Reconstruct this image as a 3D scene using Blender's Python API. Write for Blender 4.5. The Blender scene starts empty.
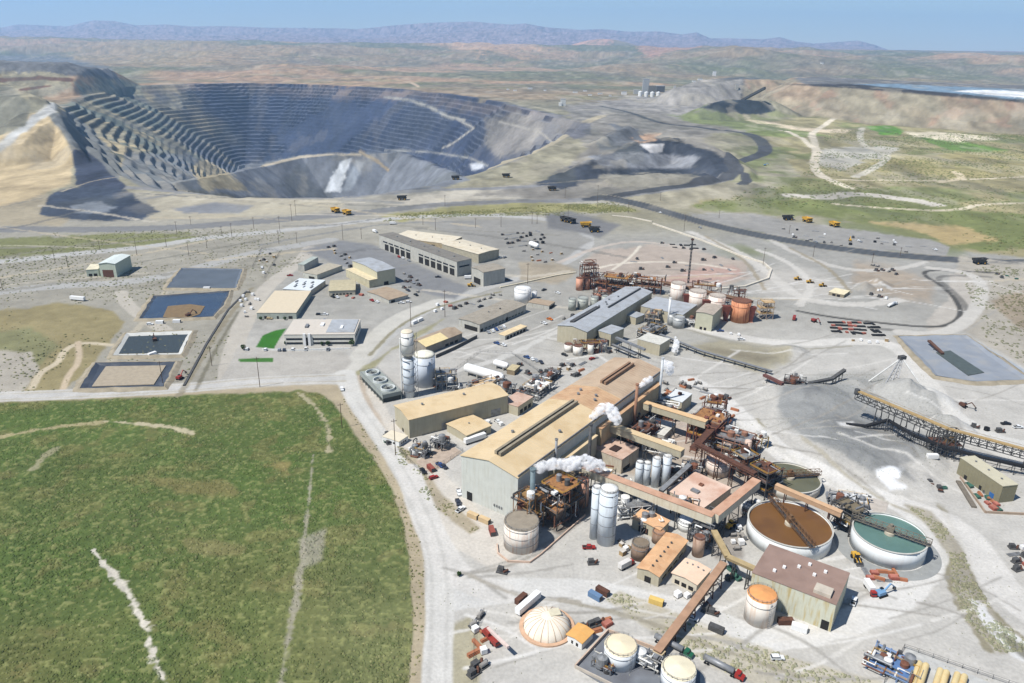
import bpy, math, random
import numpy as np
random.seed(7); rng = np.random.default_rng(7)
S = bpy.context.scene
# ------------------------------------------------------------ camera, sky, sun, exposure
CW, CH = 1024, 683
FPX = 754.0
CAMH = 220.0
PITCH = math.radians(21.55)
ROLL = math.radians(0.85)
_f = np.array([0, math.cos(PITCH), -math.sin(PITCH)])
_r0 = np.array([1.0, 0, 0]); _u0 = np.cross(_r0, _f)
_r = _r0*math.cos(ROLL) + _u0*math.sin(ROLL)
_u = np.cross(_r, _f)
CAMP = np.array([0, 0, CAMH])
from mathutils import Matrix, Vector
cd = bpy.data.cameras.new('camera'); cam = bpy.data.objects.new('camera', cd)
S.collection.objects.link(cam); S.camera = cam
cd.sensor_width = 36; cd.lens = FPX*36/CW; cd.clip_start = 1; cd.clip_end = 90000
_m = Matrix.Identity(4)
for i in range(3):
    _m[i][0] = _r[i]; _m[i][1] = _u[i]; _m[i][2] = -_f[i]; _m[i][3] = CAMP[i]
cam.matrix_world = _m
SUN_EL = math.radians(56); SUN_AZ = math.atan2(-0.86, -0.50)      # azimuth measured from +Y towards +X
W = bpy.data.worlds.new('World'); S.world = W; W.use_nodes = True
nt = W.node_tree; bg = nt.nodes['Background']
sky = nt.nodes.new('ShaderNodeTexSky'); sky.sky_type = 'NISHITA'; sky.sun_disc = False
sky.sun_elevation = SUN_EL; sky.sun_rotation = SUN_AZ; sky.altitude = 1500; sky.air_density = 1.0; sky.dust_density = 0.05; sky.ozone_density = 4.0
nt.links.new(sky.outputs[0], bg.inputs[0]); bg.inputs[1].default_value = 0.078
sd = bpy.data.lights.new('sun', 'SUN'); sun = bpy.data.objects.new('sun', sd); S.collection.objects.link(sun)
sd.energy = 4.9; sd.angle = math.radians(0.5); sd.color = (1.0, 0.96, 0.90)
sdir = Vector((math.sin(SUN_AZ)*math.cos(SUN_EL), math.cos(SUN_AZ)*math.cos(SUN_EL), math.sin(SUN_EL)))
sun.rotation_euler = sdir.to_track_quat('Z', 'Y').to_euler()
S.view_settings.view_transform = 'Standard'; S.view_settings.look = 'None'
S.view_settings.exposure = 0.45; S.view_settings.gamma = 1.0
S.cycles.volume_bounces = 0; S.cycles.max_bounces = 4; S.cycles.diffuse_bounces = 2; S.cycles.glossy_bounces = 2
S.cycles.transparent_max_bounces = 8; S.cycles.transmission_bounces = 2
# ------------------------------------------------------------ projection helpers
def proj(X, Y, Z):
    dx, dy, dz = X-CAMP[0], Y-CAMP[1], Z-CAMP[2]
    c = dx*_f[0]+dy*_f[1]+dz*_f[2]; c = np.maximum(c, 1e-3)
    u = (dx*_r[0]+dy*_r[1]+dz*_r[2])/c*FPX; v = (dx*_u[0]+dy*_u[1]+dz*_u[2])/c*FPX
    return CW/2+u, CH/2-v
def ray(px, py):
    return _f + _r*((px-CW/2)/FPX) + _u*((CH/2-py)/FPX)
def P(px, py, z=0.0):
    d = ray(px, py); t = (z-CAMH)/d[2]
    return np.array([CAMP[0]+d[0]*t, CAMP[1]+d[1]*t, z])
def P3(px, py, Y):
    d = ray(px, py); t = Y/d[1]
    return CAMP + d*t
def lin(c): 
    c = np.array(c, float)/255.0
    return np.where(c <= .04045, c/12.92, ((c+.055)/1.055)**2.4)
KA = 0.78
def alb(c): return lin(c)*KA
# ------------------------------------------------------------ noise
def _hash(ix, iy, s):
    h = (ix.astype(np.int64)*374761393 + iy.astype(np.int64)*668265263 + s*2147483647) & 0xffffffff
    h = ((h ^ (h >> 13))*1274126177) & 0xffffffff
    h = h ^ (h >> 16)
    return (h & 0xffff)/65535.0
def vn(x, y, s=0):
    ix = np.floor(x); iy = np.floor(y); fx = x-ix; fy = y-iy
    fx = fx*fx*(3-2*fx); fy = fy*fy*(3-2*fy)
    a = _hash(ix, iy, s); b = _hash(ix+1, iy, s); c = _hash(ix, iy+1, s); d = _hash(ix+1, iy+1, s)
    return (a+(b-a)*fx)*(1-fy)+(c+(d-c)*fx)*fy
def fbm(x, y, sc, s=0, o=4):
    r = 0; a = .5; t = 0
    for i in range(o):
        r = r+a*vn(x/sc+17.3*i, y/sc-9.1*i, s+i); t += a; a *= .5; sc *= .5
    return r/t-0.5          # about -0.5..0.5
def sst(a, b, x):
    t = np.clip((x-a)/(b-a), 0, 1); return t*t*(3-2*t)
def segd(X, Y, ax, ay, bx, by):
    dx, dy = bx-ax, by-ay; L = dx*dx+dy*dy+1e-9
    t = np.clip(((X-ax)*dx+(Y-ay)*dy)/L, 0, 1)
    return np.hypot(X-ax-t*dx, Y-ay-t*dy), t
def sdpoly(X, Y, pts):                      # positive inside
    n = len(pts); ins = np.zeros(X.shape, bool); d = np.full(X.shape, 1e9)
    for i in range(n):
        ax, ay = pts[i]; bx, by = pts[(i+1) % n]
        d = np.minimum(d, segd(X, Y, ax, ay, bx, by)[0])
        if ay != by:
            c = ((ay > Y) != (by > Y)) & (X < (bx-ax)*(Y-ay)/(by-ay)+ax)
            ins ^= c
    return np.where(ins, d, -d)
# ------------------------------------------------------------ terrain heights
PIT = [P(x, y)[:2] for x, y in [(62,128),(66,108),(84,95),(118,87),(180,84),(250,83),(330,85),(400,89),(455,95),(500,102),(545,112),
       (585,122),(575,132),(548,142),(510,158),(470,173),(425,184),(380,193),(330,197),(270,196),(215,193),(165,187),(120,170),(88,150)]]
def crest(l): return [P3(*q) for q in l]
RIDGES = [   # (crest points, half width of the top, slope)
  (crest([(175,182,1600),(215,176,1800),(262,166,2100),(300,157,2250),(345,155,2300),(400,152,2400),(432,163,2150),(470,182,1600)]), 10, .78),   # inner dump of the pit
  (crest([(-160,150,1350),(-40,150,1400),(0,143,1450),(22,126,1570),(45,112,1700)]), 38, .62),
  (crest([(45,112,1700),(62,130,1590),(74,152,1450)]), 5, .62),
  (crest([(45,112,1700),(60,104,2000),(58,98,2300)]), 12, .6),
  (crest([(-200,60,3200),(-60,60,3300),(40,63,3400),(84,69,3700)]), 120, .45),
  (crest([(-80,78,2500),(-10,84,2350),(18,96,2150)]), 40, .55),
  (crest([(588,168,1400),(612,157,1470),(648,142,1640),(668,139,1690),(700,147,1600),(722,158,1470),(735,172,1360)]), 28, .55),
  (crest([(620,180,1290),(660,176,1310),(700,176,1310)]), 22, .5),
  (crest([(690,88,3250),(716,80,3450),(770,80,3500),(830,82,3500)]), 60, .5),
  (crest([(716,104,2650),(735,100,2720),(768,101,2750)]), 25, .45),
  (crest([(600,140,1800),(628,127,2050)]), 6, .5),
  (crest([(52,200,1210),(80,190,1260),(110,194,1240),(140,206,1170)]), 16, .45),
]
HEAP = [P(x, y)[:2] for x, y in [(742,110),(850,122),(950,131),(1060,139),(1300,150),(1700,160),(1700,118),(1040,108),(940,103),(850,97),(790,94),(745,98)]]
CONES = [ # ground-level centre px, height, slope : stockpiles
  (P(905,396), 13, .5), (P(868,402), 7, .4), (P(925,402), 10, .45), (P(856,388), 6, .3), (P(838,440), 6, .12), (P(808,412), 5, .14), (P(868,466), 6, .16), (P(842,458), 8, .24), (P(814,400), 8, .22), (P(906,458), 8, .35), (P(946,428), 9, .5),
  (P(876,285), 9, .55), (P(864,288), 7, .6), (P(790,352), 5, .3),
]
SKY_X = [-400,-200,0,13,33,64,82,92,113,133,164,190,223,256,265,309,352,391,429,468,506,520,543,575,597,623,654,677,691,705,730,756,774,790,809,852,870,884,910,937,990,1024,1200,1500]
SKY_Y = [26,24,28,25.6,25.6,27,23.6,21.8,22.5,26.4,25.6,27.6,27,27.6,28,28.7,30,26,23.6,23,26,25,28.7,30.7,29.5,32,32,35,33,39,39,40,38,42,44,41,45,50,52,53.5,53.5,54,52,58]
def smooth_flat(X, Y):
    return sst(950, 1250, Y)
BENCH = None
def height(X, Y, feat=True):
    global BENCH
    BENCH = np.zeros(X.shape)
    X = np.asarray(X, float); Y = np.asarray(Y, float)
    Z = fbm(X, Y, 260, 3, 4)*26*smooth_flat(X, Y)
    # plateau rising to far hills
    Z = Z + sst(4200, 12500, Y)*190 + fbm(X, Y, 2600, 11, 5)*330*sst(4300, 7500, Y)*(1-0.75*sst(11000, 14000, Y))
    Z = Z + np.abs(fbm(X, Y, 900, 14, 4))*-170*sst(3900, 6000, Y)*(1-sst(13000, 15000, Y))
    # ranges on the horizon, from the direction of each column
    az = X/np.maximum(Y, 1)
    sx = CW/2 + FPX*(az/math.cos(PITCH))       # horizon column of this direction
    hy = np.interp(sx, SKY_X, SKY_Y)
    hor = 44.0 + (sx-512)*math.tan(ROLL)
    topz = CAMH + 25000*((hor-hy)/FPX)*math.cos(PITCH)**2*1.06
    m = sst(16500, 25000, Y)
    rg = 1-np.abs(fbm(X, Y, 3600, 21, 5))*1.5*(1-sst(23500, 25000, Y)*.92)
    Z = Z*(1-m) + m*np.maximum(topz, 60)*rg
    hill = np.exp(-((sx-600)/52)**2)*sst(13000, 15500, Y)*(1-sst(15500, 17500, Y))
    Z = np.maximum(Z, hill*330)
    if not feat: return Z
    # foreground field: a low smooth hill
    Z = Z + 0*X
    # leach heap
    sel = (Y > 1500) & (Y < 6500) & (X > 300)
    if sel.any():
        d = sdpoly(X[sel], Y[sel], HEAP)
        g = fbm(X[sel], Y[sel], 60, 31, 4)*26
        st = np.clip((d+g)*.5, 0, 94)
        st = np.where(st < 40, np.clip(st, 0, 26)+np.clip((st-33)*2, 0, 14), st)
        Z[sel] = np.where(d > -30, Z[sel]*(1-sst(-30, 60, d))+st, Z[sel])
    # the pit
    x0, y0 = np.min(PIT, 0)-300; x1, y1 = np.max(PIT, 0)+300
    sel = (X > x0) & (X < x1) & (Y > y0) & (Y < y1)
    if sel.any():
        xs, ys = X[sel], Y[sel]
        d = sdpoly(xs, ys, PIT) + fbm(xs, ys, 420, 41, 3)*110 + fbm(xs, ys, 70, 44, 4)*(5+17*sst(200, 420, proj(xs, ys, 0*xs)[0]))
        ppx, ppy = proj(xs, ys, 0*xs)
        slp = .52+.30*sst(110, 400, ppx+(110-ppy)*1.2)-.26*sst(430, 520, ppx)
        dep = np.clip(d, 0, None)*slp
        B = 15.5
        ramp = fbm(xs, ys, 900, 47, 2)*24
        t = (dep+ramp*sst(0, 40, dep)+fbm(xs, ys, 240, 48, 3)*14*sst(20, 80, dep))/B; n = np.floor(t); fr = t-n
        st = (n+sst(.55, .98, fr))*B
        BENCH[sel] = np.where((d > 0) & (st < 398), np.where(sst(.06, .14, fbm(xs, ys, 300, 49, 4)) > .4, .05, np.where((fr > .5), 1.0, .35)), 0)
        slump = sst(.09, .17, fbm(xs, ys, 300, 49, 4))*.7
        st = st*(1-slump)+(dep+fbm(xs, ys, 22, 50, 3)*9)*slump
        st = np.where(d > 0, np.clip(st, 0, 400), 0)
        flat = sst(-140, 0, d)
        Z[sel] = Z[sel]*(1-flat) - st
    for pts, hw, sl in RIDGES:
        A = np.array(pts); pad = 60+hw+ (A[:, 2].max()+420)/sl if A[:, 2].min() < 0 else hw+A[:, 2].max()/sl+40
        sel = (X > A[:, 0].min()-pad) & (X < A[:, 0].max()+pad) & (Y > A[:, 1].min()-pad) & (Y < A[:, 1].max()+pad)
        if not sel.any(): continue
        xs, ys = X[sel], Y[sel]; best = np.full(xs.shape, -1e9)
        for i in range(len(A)-1):
            dd, t = segd(xs, ys, A[i, 0], A[i, 1], A[i+1, 0], A[i+1, 1])
            z = A[i, 2]+(A[i+1, 2]-A[i, 2])*t
            best = np.maximum(best, z-np.clip(dd-hw, 0, None)*sl)
        best = best + fbm(xs, ys, 45, 51, 3)*7
        inn = A[:, 2].min() < -5
        if not inn and len(pts) and A[:, 0].min() < -300:
            best = best-np.clip(sdpoly(xs, ys, PIT)+30, 0, None)*.9
            best = np.where(best > -3, best, -1e9)
        BENCH[sel] = np.where(best > Z[sel], 0, BENCH[sel])
        Z[sel] = np.maximum(Z[sel], best)
    for c, h, sl in CONES:
        R = h/sl; sel = (np.abs(X-c[0]) < R*1.4) & (np.abs(Y-c[1]) < R*1.4)
        if not sel.any(): continue
        xs, ys = X[sel], Y[sel]
        d = np.hypot(xs-c[0], ys-c[1]) + fbm(xs, ys, 14, 55, 3)*R*.35
        z = h-d*sl; z = np.where(z > 0, z, 0)
        Z[sel] = np.maximum(Z[sel], z*(1+fbm(xs, ys, 5, 56, 2)*.2))
    mz = sst(1150, 1300, Y)*(1-sst(4500, 5200, Y))
    Z = Z + mz*(fbm(X, Y, 26, 151, 3)*6+fbm(X, Y*.5, 9, 152, 2)*2)*(.35+.65*(Z > 14))*np.where(BENCH > 0, .18, 1.0)
    return Z
# ------------------------------------------------------------ terrain grid (dense where the land is near)
def rows():
    ys = []
    y = 130.0
    while y < 1150: ys.append(y); y += max(.5, .85*(y*.93+80)**2/(CAMH*FPX))
    while y < 4900: ys.append(y); y += 5.2
    while y < 9000: ys.append(y); y *= 1.008
    while y < 31000: ys.append(y); y *= 1.014
    return np.array(ys)
RY = rows(); CX = np.arange(-300, 1324, 1.45)
GY, GU = np.meshgrid(RY, CX, indexing='ij')
GX = (GU-CW/2)*(GY*math.cos(PITCH)+CAMH*math.sin(PITCH))/FPX
NR, NC = GX.shape
gx, gy = GX.ravel(), GY.ravel()
gz = height(gx, gy); bench = BENCH.copy()
px, py = proj(gx, gy, 0*gx)             # plan position, named by where the flat ground would show it
qx, qy = proj(gx, gy, gz)
col = np.empty((gx.size, 3)); reg = np.zeros(gx.size, np.int8)
REG = ['ground', 'grass_field', 'dirt_road', 'mine_pit', 'hills', 'mountains', 'haul_road', 'waste_dump', 'lawn', 'leach_heap']
n1 = fbm(gx, gy, 30, 61, 4); n2 = fbm(gx, gy, 6, 62, 3); n3 = fbm(gx, gy, 140, 63, 4); nL = fbm(gx, gy, 900, 64, 5)
nf = fbm(gx, gy, 2.2, 65, 2)
nE = fbm(gx, gy, 90, 66, 5)*sst(900, 1300, gy); nD = fbm(gx, gy*.5, 55, 67, 5)*sst(800, 1500, gy)
def setcol(mask, c, var=.10, region=None):
    global col
    c = alb(c)
    m = mask[:, None]
    v = (1+var*2*(n1*.9+n2*.8+n3*.5+nD*1.8))[:, None]
    col = col*(1-m)+c[None, :]*v*m
    if region is not None: reg[mask > .5] = REG.index(region)
def poly(pts, c, soft=1.5, rough=3, var=.1, region=None, a=1.0, use3=False, ns=None):
    X, Y = (qx, qy) if use3 else (px, py)
    A = np.array(pts, float); pad = soft+rough+3
    sel = (X > A[:, 0].min()-pad) & (X < A[:, 0].max()+pad) & (Y > A[:, 1].min()-pad) & (Y < A[:, 1].max()+pad) & (gy < 16000)
    if not sel.any(): return
    d = sdpoly(X[sel], Y[sel], [tuple(p) for p in A]) + (n1[sel]*1.2+n2[sel]*1.0+nE[sel]*2.2)*rough
    mk = np.zeros(gx.size); mk[sel] = sst(-soft, soft, d)*a
    setcol(mk, c, var, region)
def stroke(pts, w, c, soft=.6, rough=.3, var=.06, region=None, a=1.0, broken=0, use3=False):
    """w in metres (half width), points in plan"""
    A = np.array([P(*p)[:2] for p in pts]); 
    if np.ndim(w) == 0: w = [w]*len(A)
    w = (list(w)+[w[-1]]*len(A))[:len(A)]
    # smooth the polyline (Chaikin, keeps ends)
    Wd = list(w); Q = [tuple(p) for p in A]
    for _ in range(3):
        nq, nw = [Q[0]], [Wd[0]]
        for i in range(len(Q)-1):
            for t in (.25, .75):
                nq.append((Q[i][0]*(1-t)+Q[i+1][0]*t, Q[i][1]*(1-t)+Q[i+1][1]*t)); nw.append(Wd[i]*(1-t)+Wd[i+1]*t)
        nq.append(Q[-1]); nw.append(Wd[-1]); Q, Wd = nq, nw
    Q = np.array(Q); pad = max(w)*2+8
    sel = (gx > Q[:, 0].min()-pad) & (gx < Q[:, 0].max()+pad) & (gy > Q[:, 1].min()-pad) & (gy < Q[:, 1].max()+pad)
    if not sel.any(): return
    xs, ys = gx[sel], gy[sel]; best = np.full(xs.shape, 1e9)
    for i in range(len(Q)-1):
        ww = max(Wd[i], Wd[i+1])+10
        lx, hx = sorted((Q[i, 0], Q[i+1, 0])); ly, hy = sorted((Q[i, 1], Q[i+1, 1]))
        s2 = (xs > lx-ww) & (xs < hx+ww) & (ys > ly-ww) & (ys < hy+ww)
        if not s2.any(): continue
        dd, t = segd(xs[s2], ys[s2], Q[i, 0], Q[i, 1], Q[i+1, 0], Q[i+1, 1])
        best[s2] = np.minimum(best[s2], dd/(Wd[i]+(Wd[i+1]-Wd[i])*t))
    W0 = np.mean(w); e = soft*(1+ys*.0012)/W0
    best = best+((n2[sel]*1.3+nf[sel]*.8) if W0 < 4.5 else (n1[sel]+n2[sel]))*rough+broken*np.clip(n1[sel]*.7+n2[sel]*2.2+nf[sel]*1.6, -1, 1)
    mk = np.zeros(gx.size); mk[sel] = (1-sst(1-e, 1+e, best))*a
    setcol(mk, c, var, region)
# --- base cover
col[:] = alb((184, 181, 174))*(1+.16*n1+.18*n2+.14*n3+.1*nf)[:, None]
setcol(sst(375, 300, py), (156,154,147), .16)
far = sst(245, 215, py)
setcol(far, (146, 141, 120), .16)
fh = sst(110, 95, py); 
setcol(fh, (128, 120, 102), .16)
m = (sst(.0, .12, nL)*.8)*fh; setcol(m, (150, 132, 108), .15)
m = (sst(.0, -.12, nL)*.8)*fh; setcol(m, (112, 114, 88), .15)
m = sst(.06, .16, fbm(gx, gy, 1600, 71, 5))*fh*.8; setcol(m, (176, 146, 118), .15)
m = sst(.05, .2, fbm(gx, gy, 300, 72, 4))*sst(230, 200, py)*.45; setcol(m, (110, 116, 80), .15)
reg[gy > 3300] = REG.index('hills')
mt = sst(14500, 17000, gy); setcol(mt, (146, 130, 134), .5, 'mountains')
# pinkish workings on the far hills
poly([(562,52),(575,44),(600,43),(618,50),(612,58),(575,58)], (196,154,132), 1.5, 2, .2)
poly([(440,58),(470,52),(520,54),(540,60),(480,64)], (196,160,128), 1.5, 2, .15, a=.8)
poly([(630,60),(660,58),(700,64),(650,68)], (200,150,130), 1, 2, .15, a=.6)
poly([(60,60),(120,52),(210,54),(300,62),(200,68),(100,70)], (172,146,112), 3, 3, .15, a=.6)
# --- left middle ground
poly([(-300,200),(620,188),(640,205),(560,225),(400,245),(0,262),(-300,262)], (158,154,142), 2, 3, .12)
poly([(-300,238),(0,238),(90,235),(180,232),(215,240),(160,246),(60,254),(0,259),(-300,262)], (122,124,86), 1.5, 5, .22)
poly([(380,216),(450,207),(520,203),(612,205),(640,212),(560,214),(470,214),(400,222)], (146,142,100), 1.2, 3, .2)
poly([(-300,262),(0,262),(110,252),(240,238),(330,238),(300,262),(250,300),(225,360),(230,382),(0,397),(-300,402)], (152,148,136), 2, 3, .16)
poly([(-300,215),(-300,198),(0,185),(40,190),(75,215),(60,226),(0,226)], (164,154,132), 2, 3, .14)
poly([(145,196),(200,190),(330,196),(345,205),(300,214),(220,218),(150,220)], (170,163,144), 1.5, 3, .12)
poly([(170,208),(215,202),(255,205),(240,213),(185,214)], (130,132,135), 1.5, 2, .1)
poly([(380,200),(440,192),(520,185),(600,188),(600,196),(480,200),(390,210)], (178,172,158), 1.5, 3, .1)
poly([(535,192),(600,182),(640,186),(700,188),(620,196),(560,200)], (190,174,150), 1.5, 3, .1)
poly([(600,200),(740,185),(800,165),(830,190),(740,205),(640,210)], (156,150,130), 2, 3, .2)
# green / tan country on the right
poly([(800,118),(900,124),(1330,140),(1330,262),(1024,258),(940,248),(830,214),(740,203),(690,208),(700,203),(770,196),(800,180),(780,150),(740,128)], (150,142,108), 2, 3, .2)
m = sst(.0, .12, fbm(gx, gy, 120, 73, 4))*sst(700, 760, px)*sst(262, 250, py)*sst(112, 120, py)*.75; setcol(m, (112, 120, 76), .15)
poly([(690,207),(740,200),(830,202),(900,207),(980,212),(1100,222),(1100,245),(980,251),(935,238),(880,226),(820,217),(760,214),(715,211)], (116,122,76), 1.2, 4, .2)
poly([(870,222),(915,222),(960,226),(1000,240),(950,246),(925,234)], (168,150,108), 2, 4, .2)
poly([(866,127),(885,126),(905,131),(900,136),(880,134)], (96,138,56), .8, 1.5, .1)
poly([(915,137),(960,140),(1010,150),(1000,154),(950,150)], (104,130,66), .8, 1.5, .1)
poly([(640,112),(700,118),(790,128),(830,140),(780,140),(700,128)], (124,134,84), 1.2, 3, .2)
poly([(740,118),(800,127),(850,131),(845,134),(770,128)], (200,185,160), .8, 1.5, .1)
poly([(900,131),(960,135),(1000,142),(960,143),(915,138)], (206,196,172), .8, 1.5, .1)
poly([(820,150),(860,146),(900,148),(880,160),(840,170),(815,165)], (176,172,160), 1, 3, .1)
poly([(860,160),(1024,150),(1200,160),(1200,176),(980,178),(880,172)], (160,150,104), 1.5, 3, .2, a=.7)
stroke([(838,118),(808,134),(818,150),(812,168),(828,185),(850,192)], 9, (206,196,176), region='dirt_road')
stroke([(775,128),(800,140),(820,152)], 7, (206,196,176), region='dirt_road')
stroke([(838,183),(900,181),(960,180),(1040,176),(1200,172)], 6, (204,192,166), region='dirt_road')
stroke([(835,204),(880,208),(960,212),(980,205),(1100,207)], 5, (200,190,166), region='dirt_road')
stroke([(855,178),(880,165),(890,155),(870,150),(858,140),(862,128)], 8, (194,188,172), region='dirt_road')
stroke([(790,198),(830,200),(850,196),(905,200),(935,206)], 14, (190,184,172), region='dirt_road')
stroke([(940,182),(965,178),(955,172)], 7, (205,190,160))
poly([(470,196),(560,176),(585,150),(570,118),(560,104),(640,98),(700,106),(735,122),(745,132),(700,140),(740,165),(725,186),(640,196),(560,200)], (136,132,124), 2, 4, .18)
poly([(660,112),(720,118),(790,128),(770,133),(700,124)], (122,130,88), 1, 3, .15)
poly([(686,214),(750,213),(800,222),(850,229),(930,239),(950,247),(946,257),(840,247),(750,231),(700,220)], (148,146,141), 1.2, 3, .14)
poly([(856,262),(900,270),(936,284),(930,302),(880,296),(850,284)], (162,150,134), 6, 5, .18)
poly([(738,272),(800,268),(850,285),(820,300),(760,296)], (178,174,166), 6, 3, .08)
# --- pit rim and pit colours
pitd = np.full(gx.size, -1e9); x0, y0 = np.min(PIT, 0)-400; x1, y1 = np.max(PIT, 0)+400
sel = (gx > x0) & (gx < x1) & (gy > y0) & (gy < y1)
pitd[sel] = sdpoly(gx[sel], gy[sel], PIT)
mk = sst(-25, 15, pitd + n1*40 + n3*60)
rock = fbm(gx, gy, 500, 81, 4)
setcol(mk, (62, 71, 92), .2, 'mine_pit')
setcol(mk*sst(.02, .16, rock)*.5, (100, 106, 116), .2)
setcol(sst(0, 25, pitd)*sst(90, 30, pitd + n1*60)*sst(1800, 2600, gy)*.75, (140, 126, 116), .2)
bl = mk*sst(260, 110, qx - (qy-120)*.5 + n3*160)
setcol(bl, (144, 138, 116), .3)
setcol(bl*sst(.04, .12, fbm(gx, gy, 90, 83, 3)), (178, 164, 130), .25)
setcol(bl*sst(-.04, -.12, fbm(gx, gy, 110, 84, 3)), (112, 118, 108), .2)
setcol(mk*sst(470, 545, qx)*sst(100, 120, qy)*.75, (136, 134, 132), .2)
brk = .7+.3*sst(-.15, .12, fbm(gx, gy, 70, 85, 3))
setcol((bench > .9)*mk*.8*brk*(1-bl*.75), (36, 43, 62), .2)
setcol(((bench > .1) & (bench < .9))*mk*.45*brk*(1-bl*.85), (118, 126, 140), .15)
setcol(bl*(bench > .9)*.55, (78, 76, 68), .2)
poly([(198,170),(255,163),(300,157),(345,154),(400,152),(432,163),(470,180),(430,192),(330,198),(240,196),(205,192)], (118,122,128), 1.5, 2, .14, region='mine_pit', use3=True)
poly([(126,152),(190,155),(210,170),(205,190),(150,190),(118,175)], (112,118,126), 1.5, 2, .14, use3=True, a=.7)
poly([(340,160),(352,158),(340,192),(324,192)], (222,226,228), 1.2, 2.5, .08, use3=True)
poly([(356,160),(366,162),(350,190),(342,190)], (160,166,172), 2, 2, .08, use3=True)
poly([(190,166),(206,160),(240,182),(250,192),(205,190)], (162,150,122), 2, 4, .3, use3=True)
poly([(470,164),(482,162),(484,168),(472,170)], (196,200,206), 1.5, 1, .05, use3=True)
poly([(486,120),(520,112),(545,122),(530,150),(500,158),(486,148)], (150,144,134), 3, 3, .3, use3=True, a=.6)
# light haul ramps in the pit
def line3(pts, w, c, a=1.0):
    X, Y = qx, qy; A = pts; mk = np.zeros(gx.size)
    sel = (gy > 1100) & (gy < 4600) & (X > min(p[0] for p in A)-9) & (X < max(p[0] for p in A)+9)
    best = np.full(sel.sum(), 1e9)
    for i in range(len(A)-1): best = np.minimum(best, segd(X[sel], Y[sel], *A[i], *A[i+1])[0])
    mk[sel] = (1-sst(w*.6, w*1.3, best+n1[sel]*w))*a; setcol(mk, c, .1)
line3([(384,97),(410,100),(432,108),(448,117),(464,120)], 1.3, (160,158,150))
line3([(384,75),(400,77),(418,86)], 1.2, (190,170,145))
line3([(262,166),(300,157),(335,154),(360,155)], 1.2, (178,168,148))
line3([(360,152),(376,160),(388,170)], 1.6, (156,142,118))
line3([(458,120),(474,128),(452,144),(443,148)], .9, (178,174,164), .8)
line3([(385,150),(430,152),(470,158),(488,166)], .9, (150,150,146), .9)
line3([(500,122),(540,132),(552,142)], .9, (165,160,150), .9)
stroke([(340,195),(380,192.5),(422,183),(471,173),(504,161),(551,143),(580,124),(612,112)], [9,9,10,12,15,18,18,14], (176,166,142), region='dirt_road')
stroke([(110,186),(160,190),(230,195),(340,196),(420,190),(520,188),(560,182),(590,170)], 11, (134,134,134), region='haul_road')
stroke([(150,198),(200,190),(320,197),(400,203)], 8, (150,148,142))
# --- dumps
poly([(-300,225),(-300,100),(0,132),(30,115),(48,110),(62,130),(74,152),(72,184),(55,190),(30,200),(0,207)], (188,170,136), 2, 3, .12, region='waste_dump', use3=True)
poly([(45,110),(70,112),(92,130),(120,160),(120,188),(85,192),(74,184),(74,152),(60,130)], (116,118,116), 2, 3, .15, region='waste_dump', use3=True)
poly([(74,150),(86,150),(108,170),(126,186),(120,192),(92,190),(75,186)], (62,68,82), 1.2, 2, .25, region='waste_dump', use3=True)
line3([(-40,158),(0,148),(20,130),(46,112),(52,108)], 5, (184,184,180))
poly([(48,196),(60,188),(85,184),(125,190),(150,205),(160,212),(140,219),(100,222),(60,218),(40,214)], (66,74,88), 1.5, 4, .35, region='waste_dump', use3=True)
poly([(70,205),(100,202),(118,208),(100,214),(75,212)], (128,134,142), 1.5, 3, .2, use3=True)
poly([(-300,52),(60,56),(110,68),(118,78),(60,76),(-300,72)], (112,112,112), 1.5, 3, .25, region='waste_dump', use3=True)
poly([(0,72),(70,76),(75,90),(40,100),(0,96)], (150,142,118), 1.5, 4, .3, use3=True)
line3([(0,80),(40,78),(72,80)], 2, (112,86,70))
line3([(20,90),(50,86)], 1.4, (112,86,70))
poly([(-300,84),(10,86),(30,105),(25,125),(0,135),(-300,150)], (124,122,108), 2, 3, .2, use3=True)
poly([(532,186),(560,170),(600,158),(625,148),(655,136),(675,138),(700,148),(725,158),(738,168),(728,180),(700,186),(640,188),(600,180),(560,188)], (62,67,76), 1.5, 4, .3, region='waste_dump', use3=True)
poly([(590,156),(640,152),(700,158),(690,168),(640,170),(600,166)], (124,126,130), 2, 3, .3, use3=True)
poly([(600,178),(650,172),(700,176),(715,184),(680,190),(620,188)], (140,136,124), 2, 4, .2, use3=True)
poly([(640,144),(664,144),(662,152),(650,153)], (190,188,186), 1, 1, .1, use3=True)
poly([(596,142),(622,126),(638,128),(640,138),(620,148),(600,152)], (106,108,110), 2, 3, .2, use3=True)
poly([(574,122),(590,124),(592,134),(574,140),(566,134)], (104,104,108), 1.5, 2, .2, use3=True)
poly([(630,138),(645,134),(660,134),(655,140),(640,142)], (180,150,124), 1.5, 2, .2, use3=True)
poly([(684,92),(700,80),(740,78),(880,84),(880,90),(768,96),(730,99),(690,98)], (74,78,86), 1.2, 1.5, .2, region='waste_dump', use3=True)
poly([(700,108),(718,100),(748,99),(770,102),(776,110),(760,115),(730,114)], (52,58,64), 1, 2, .3, region='waste_dump', use3=True)
poly([(560,108),(640,96),(740,100),(740,108),(690,116),(640,112),(580,116)], (148,144,138), 2, 3, .15)
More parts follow.
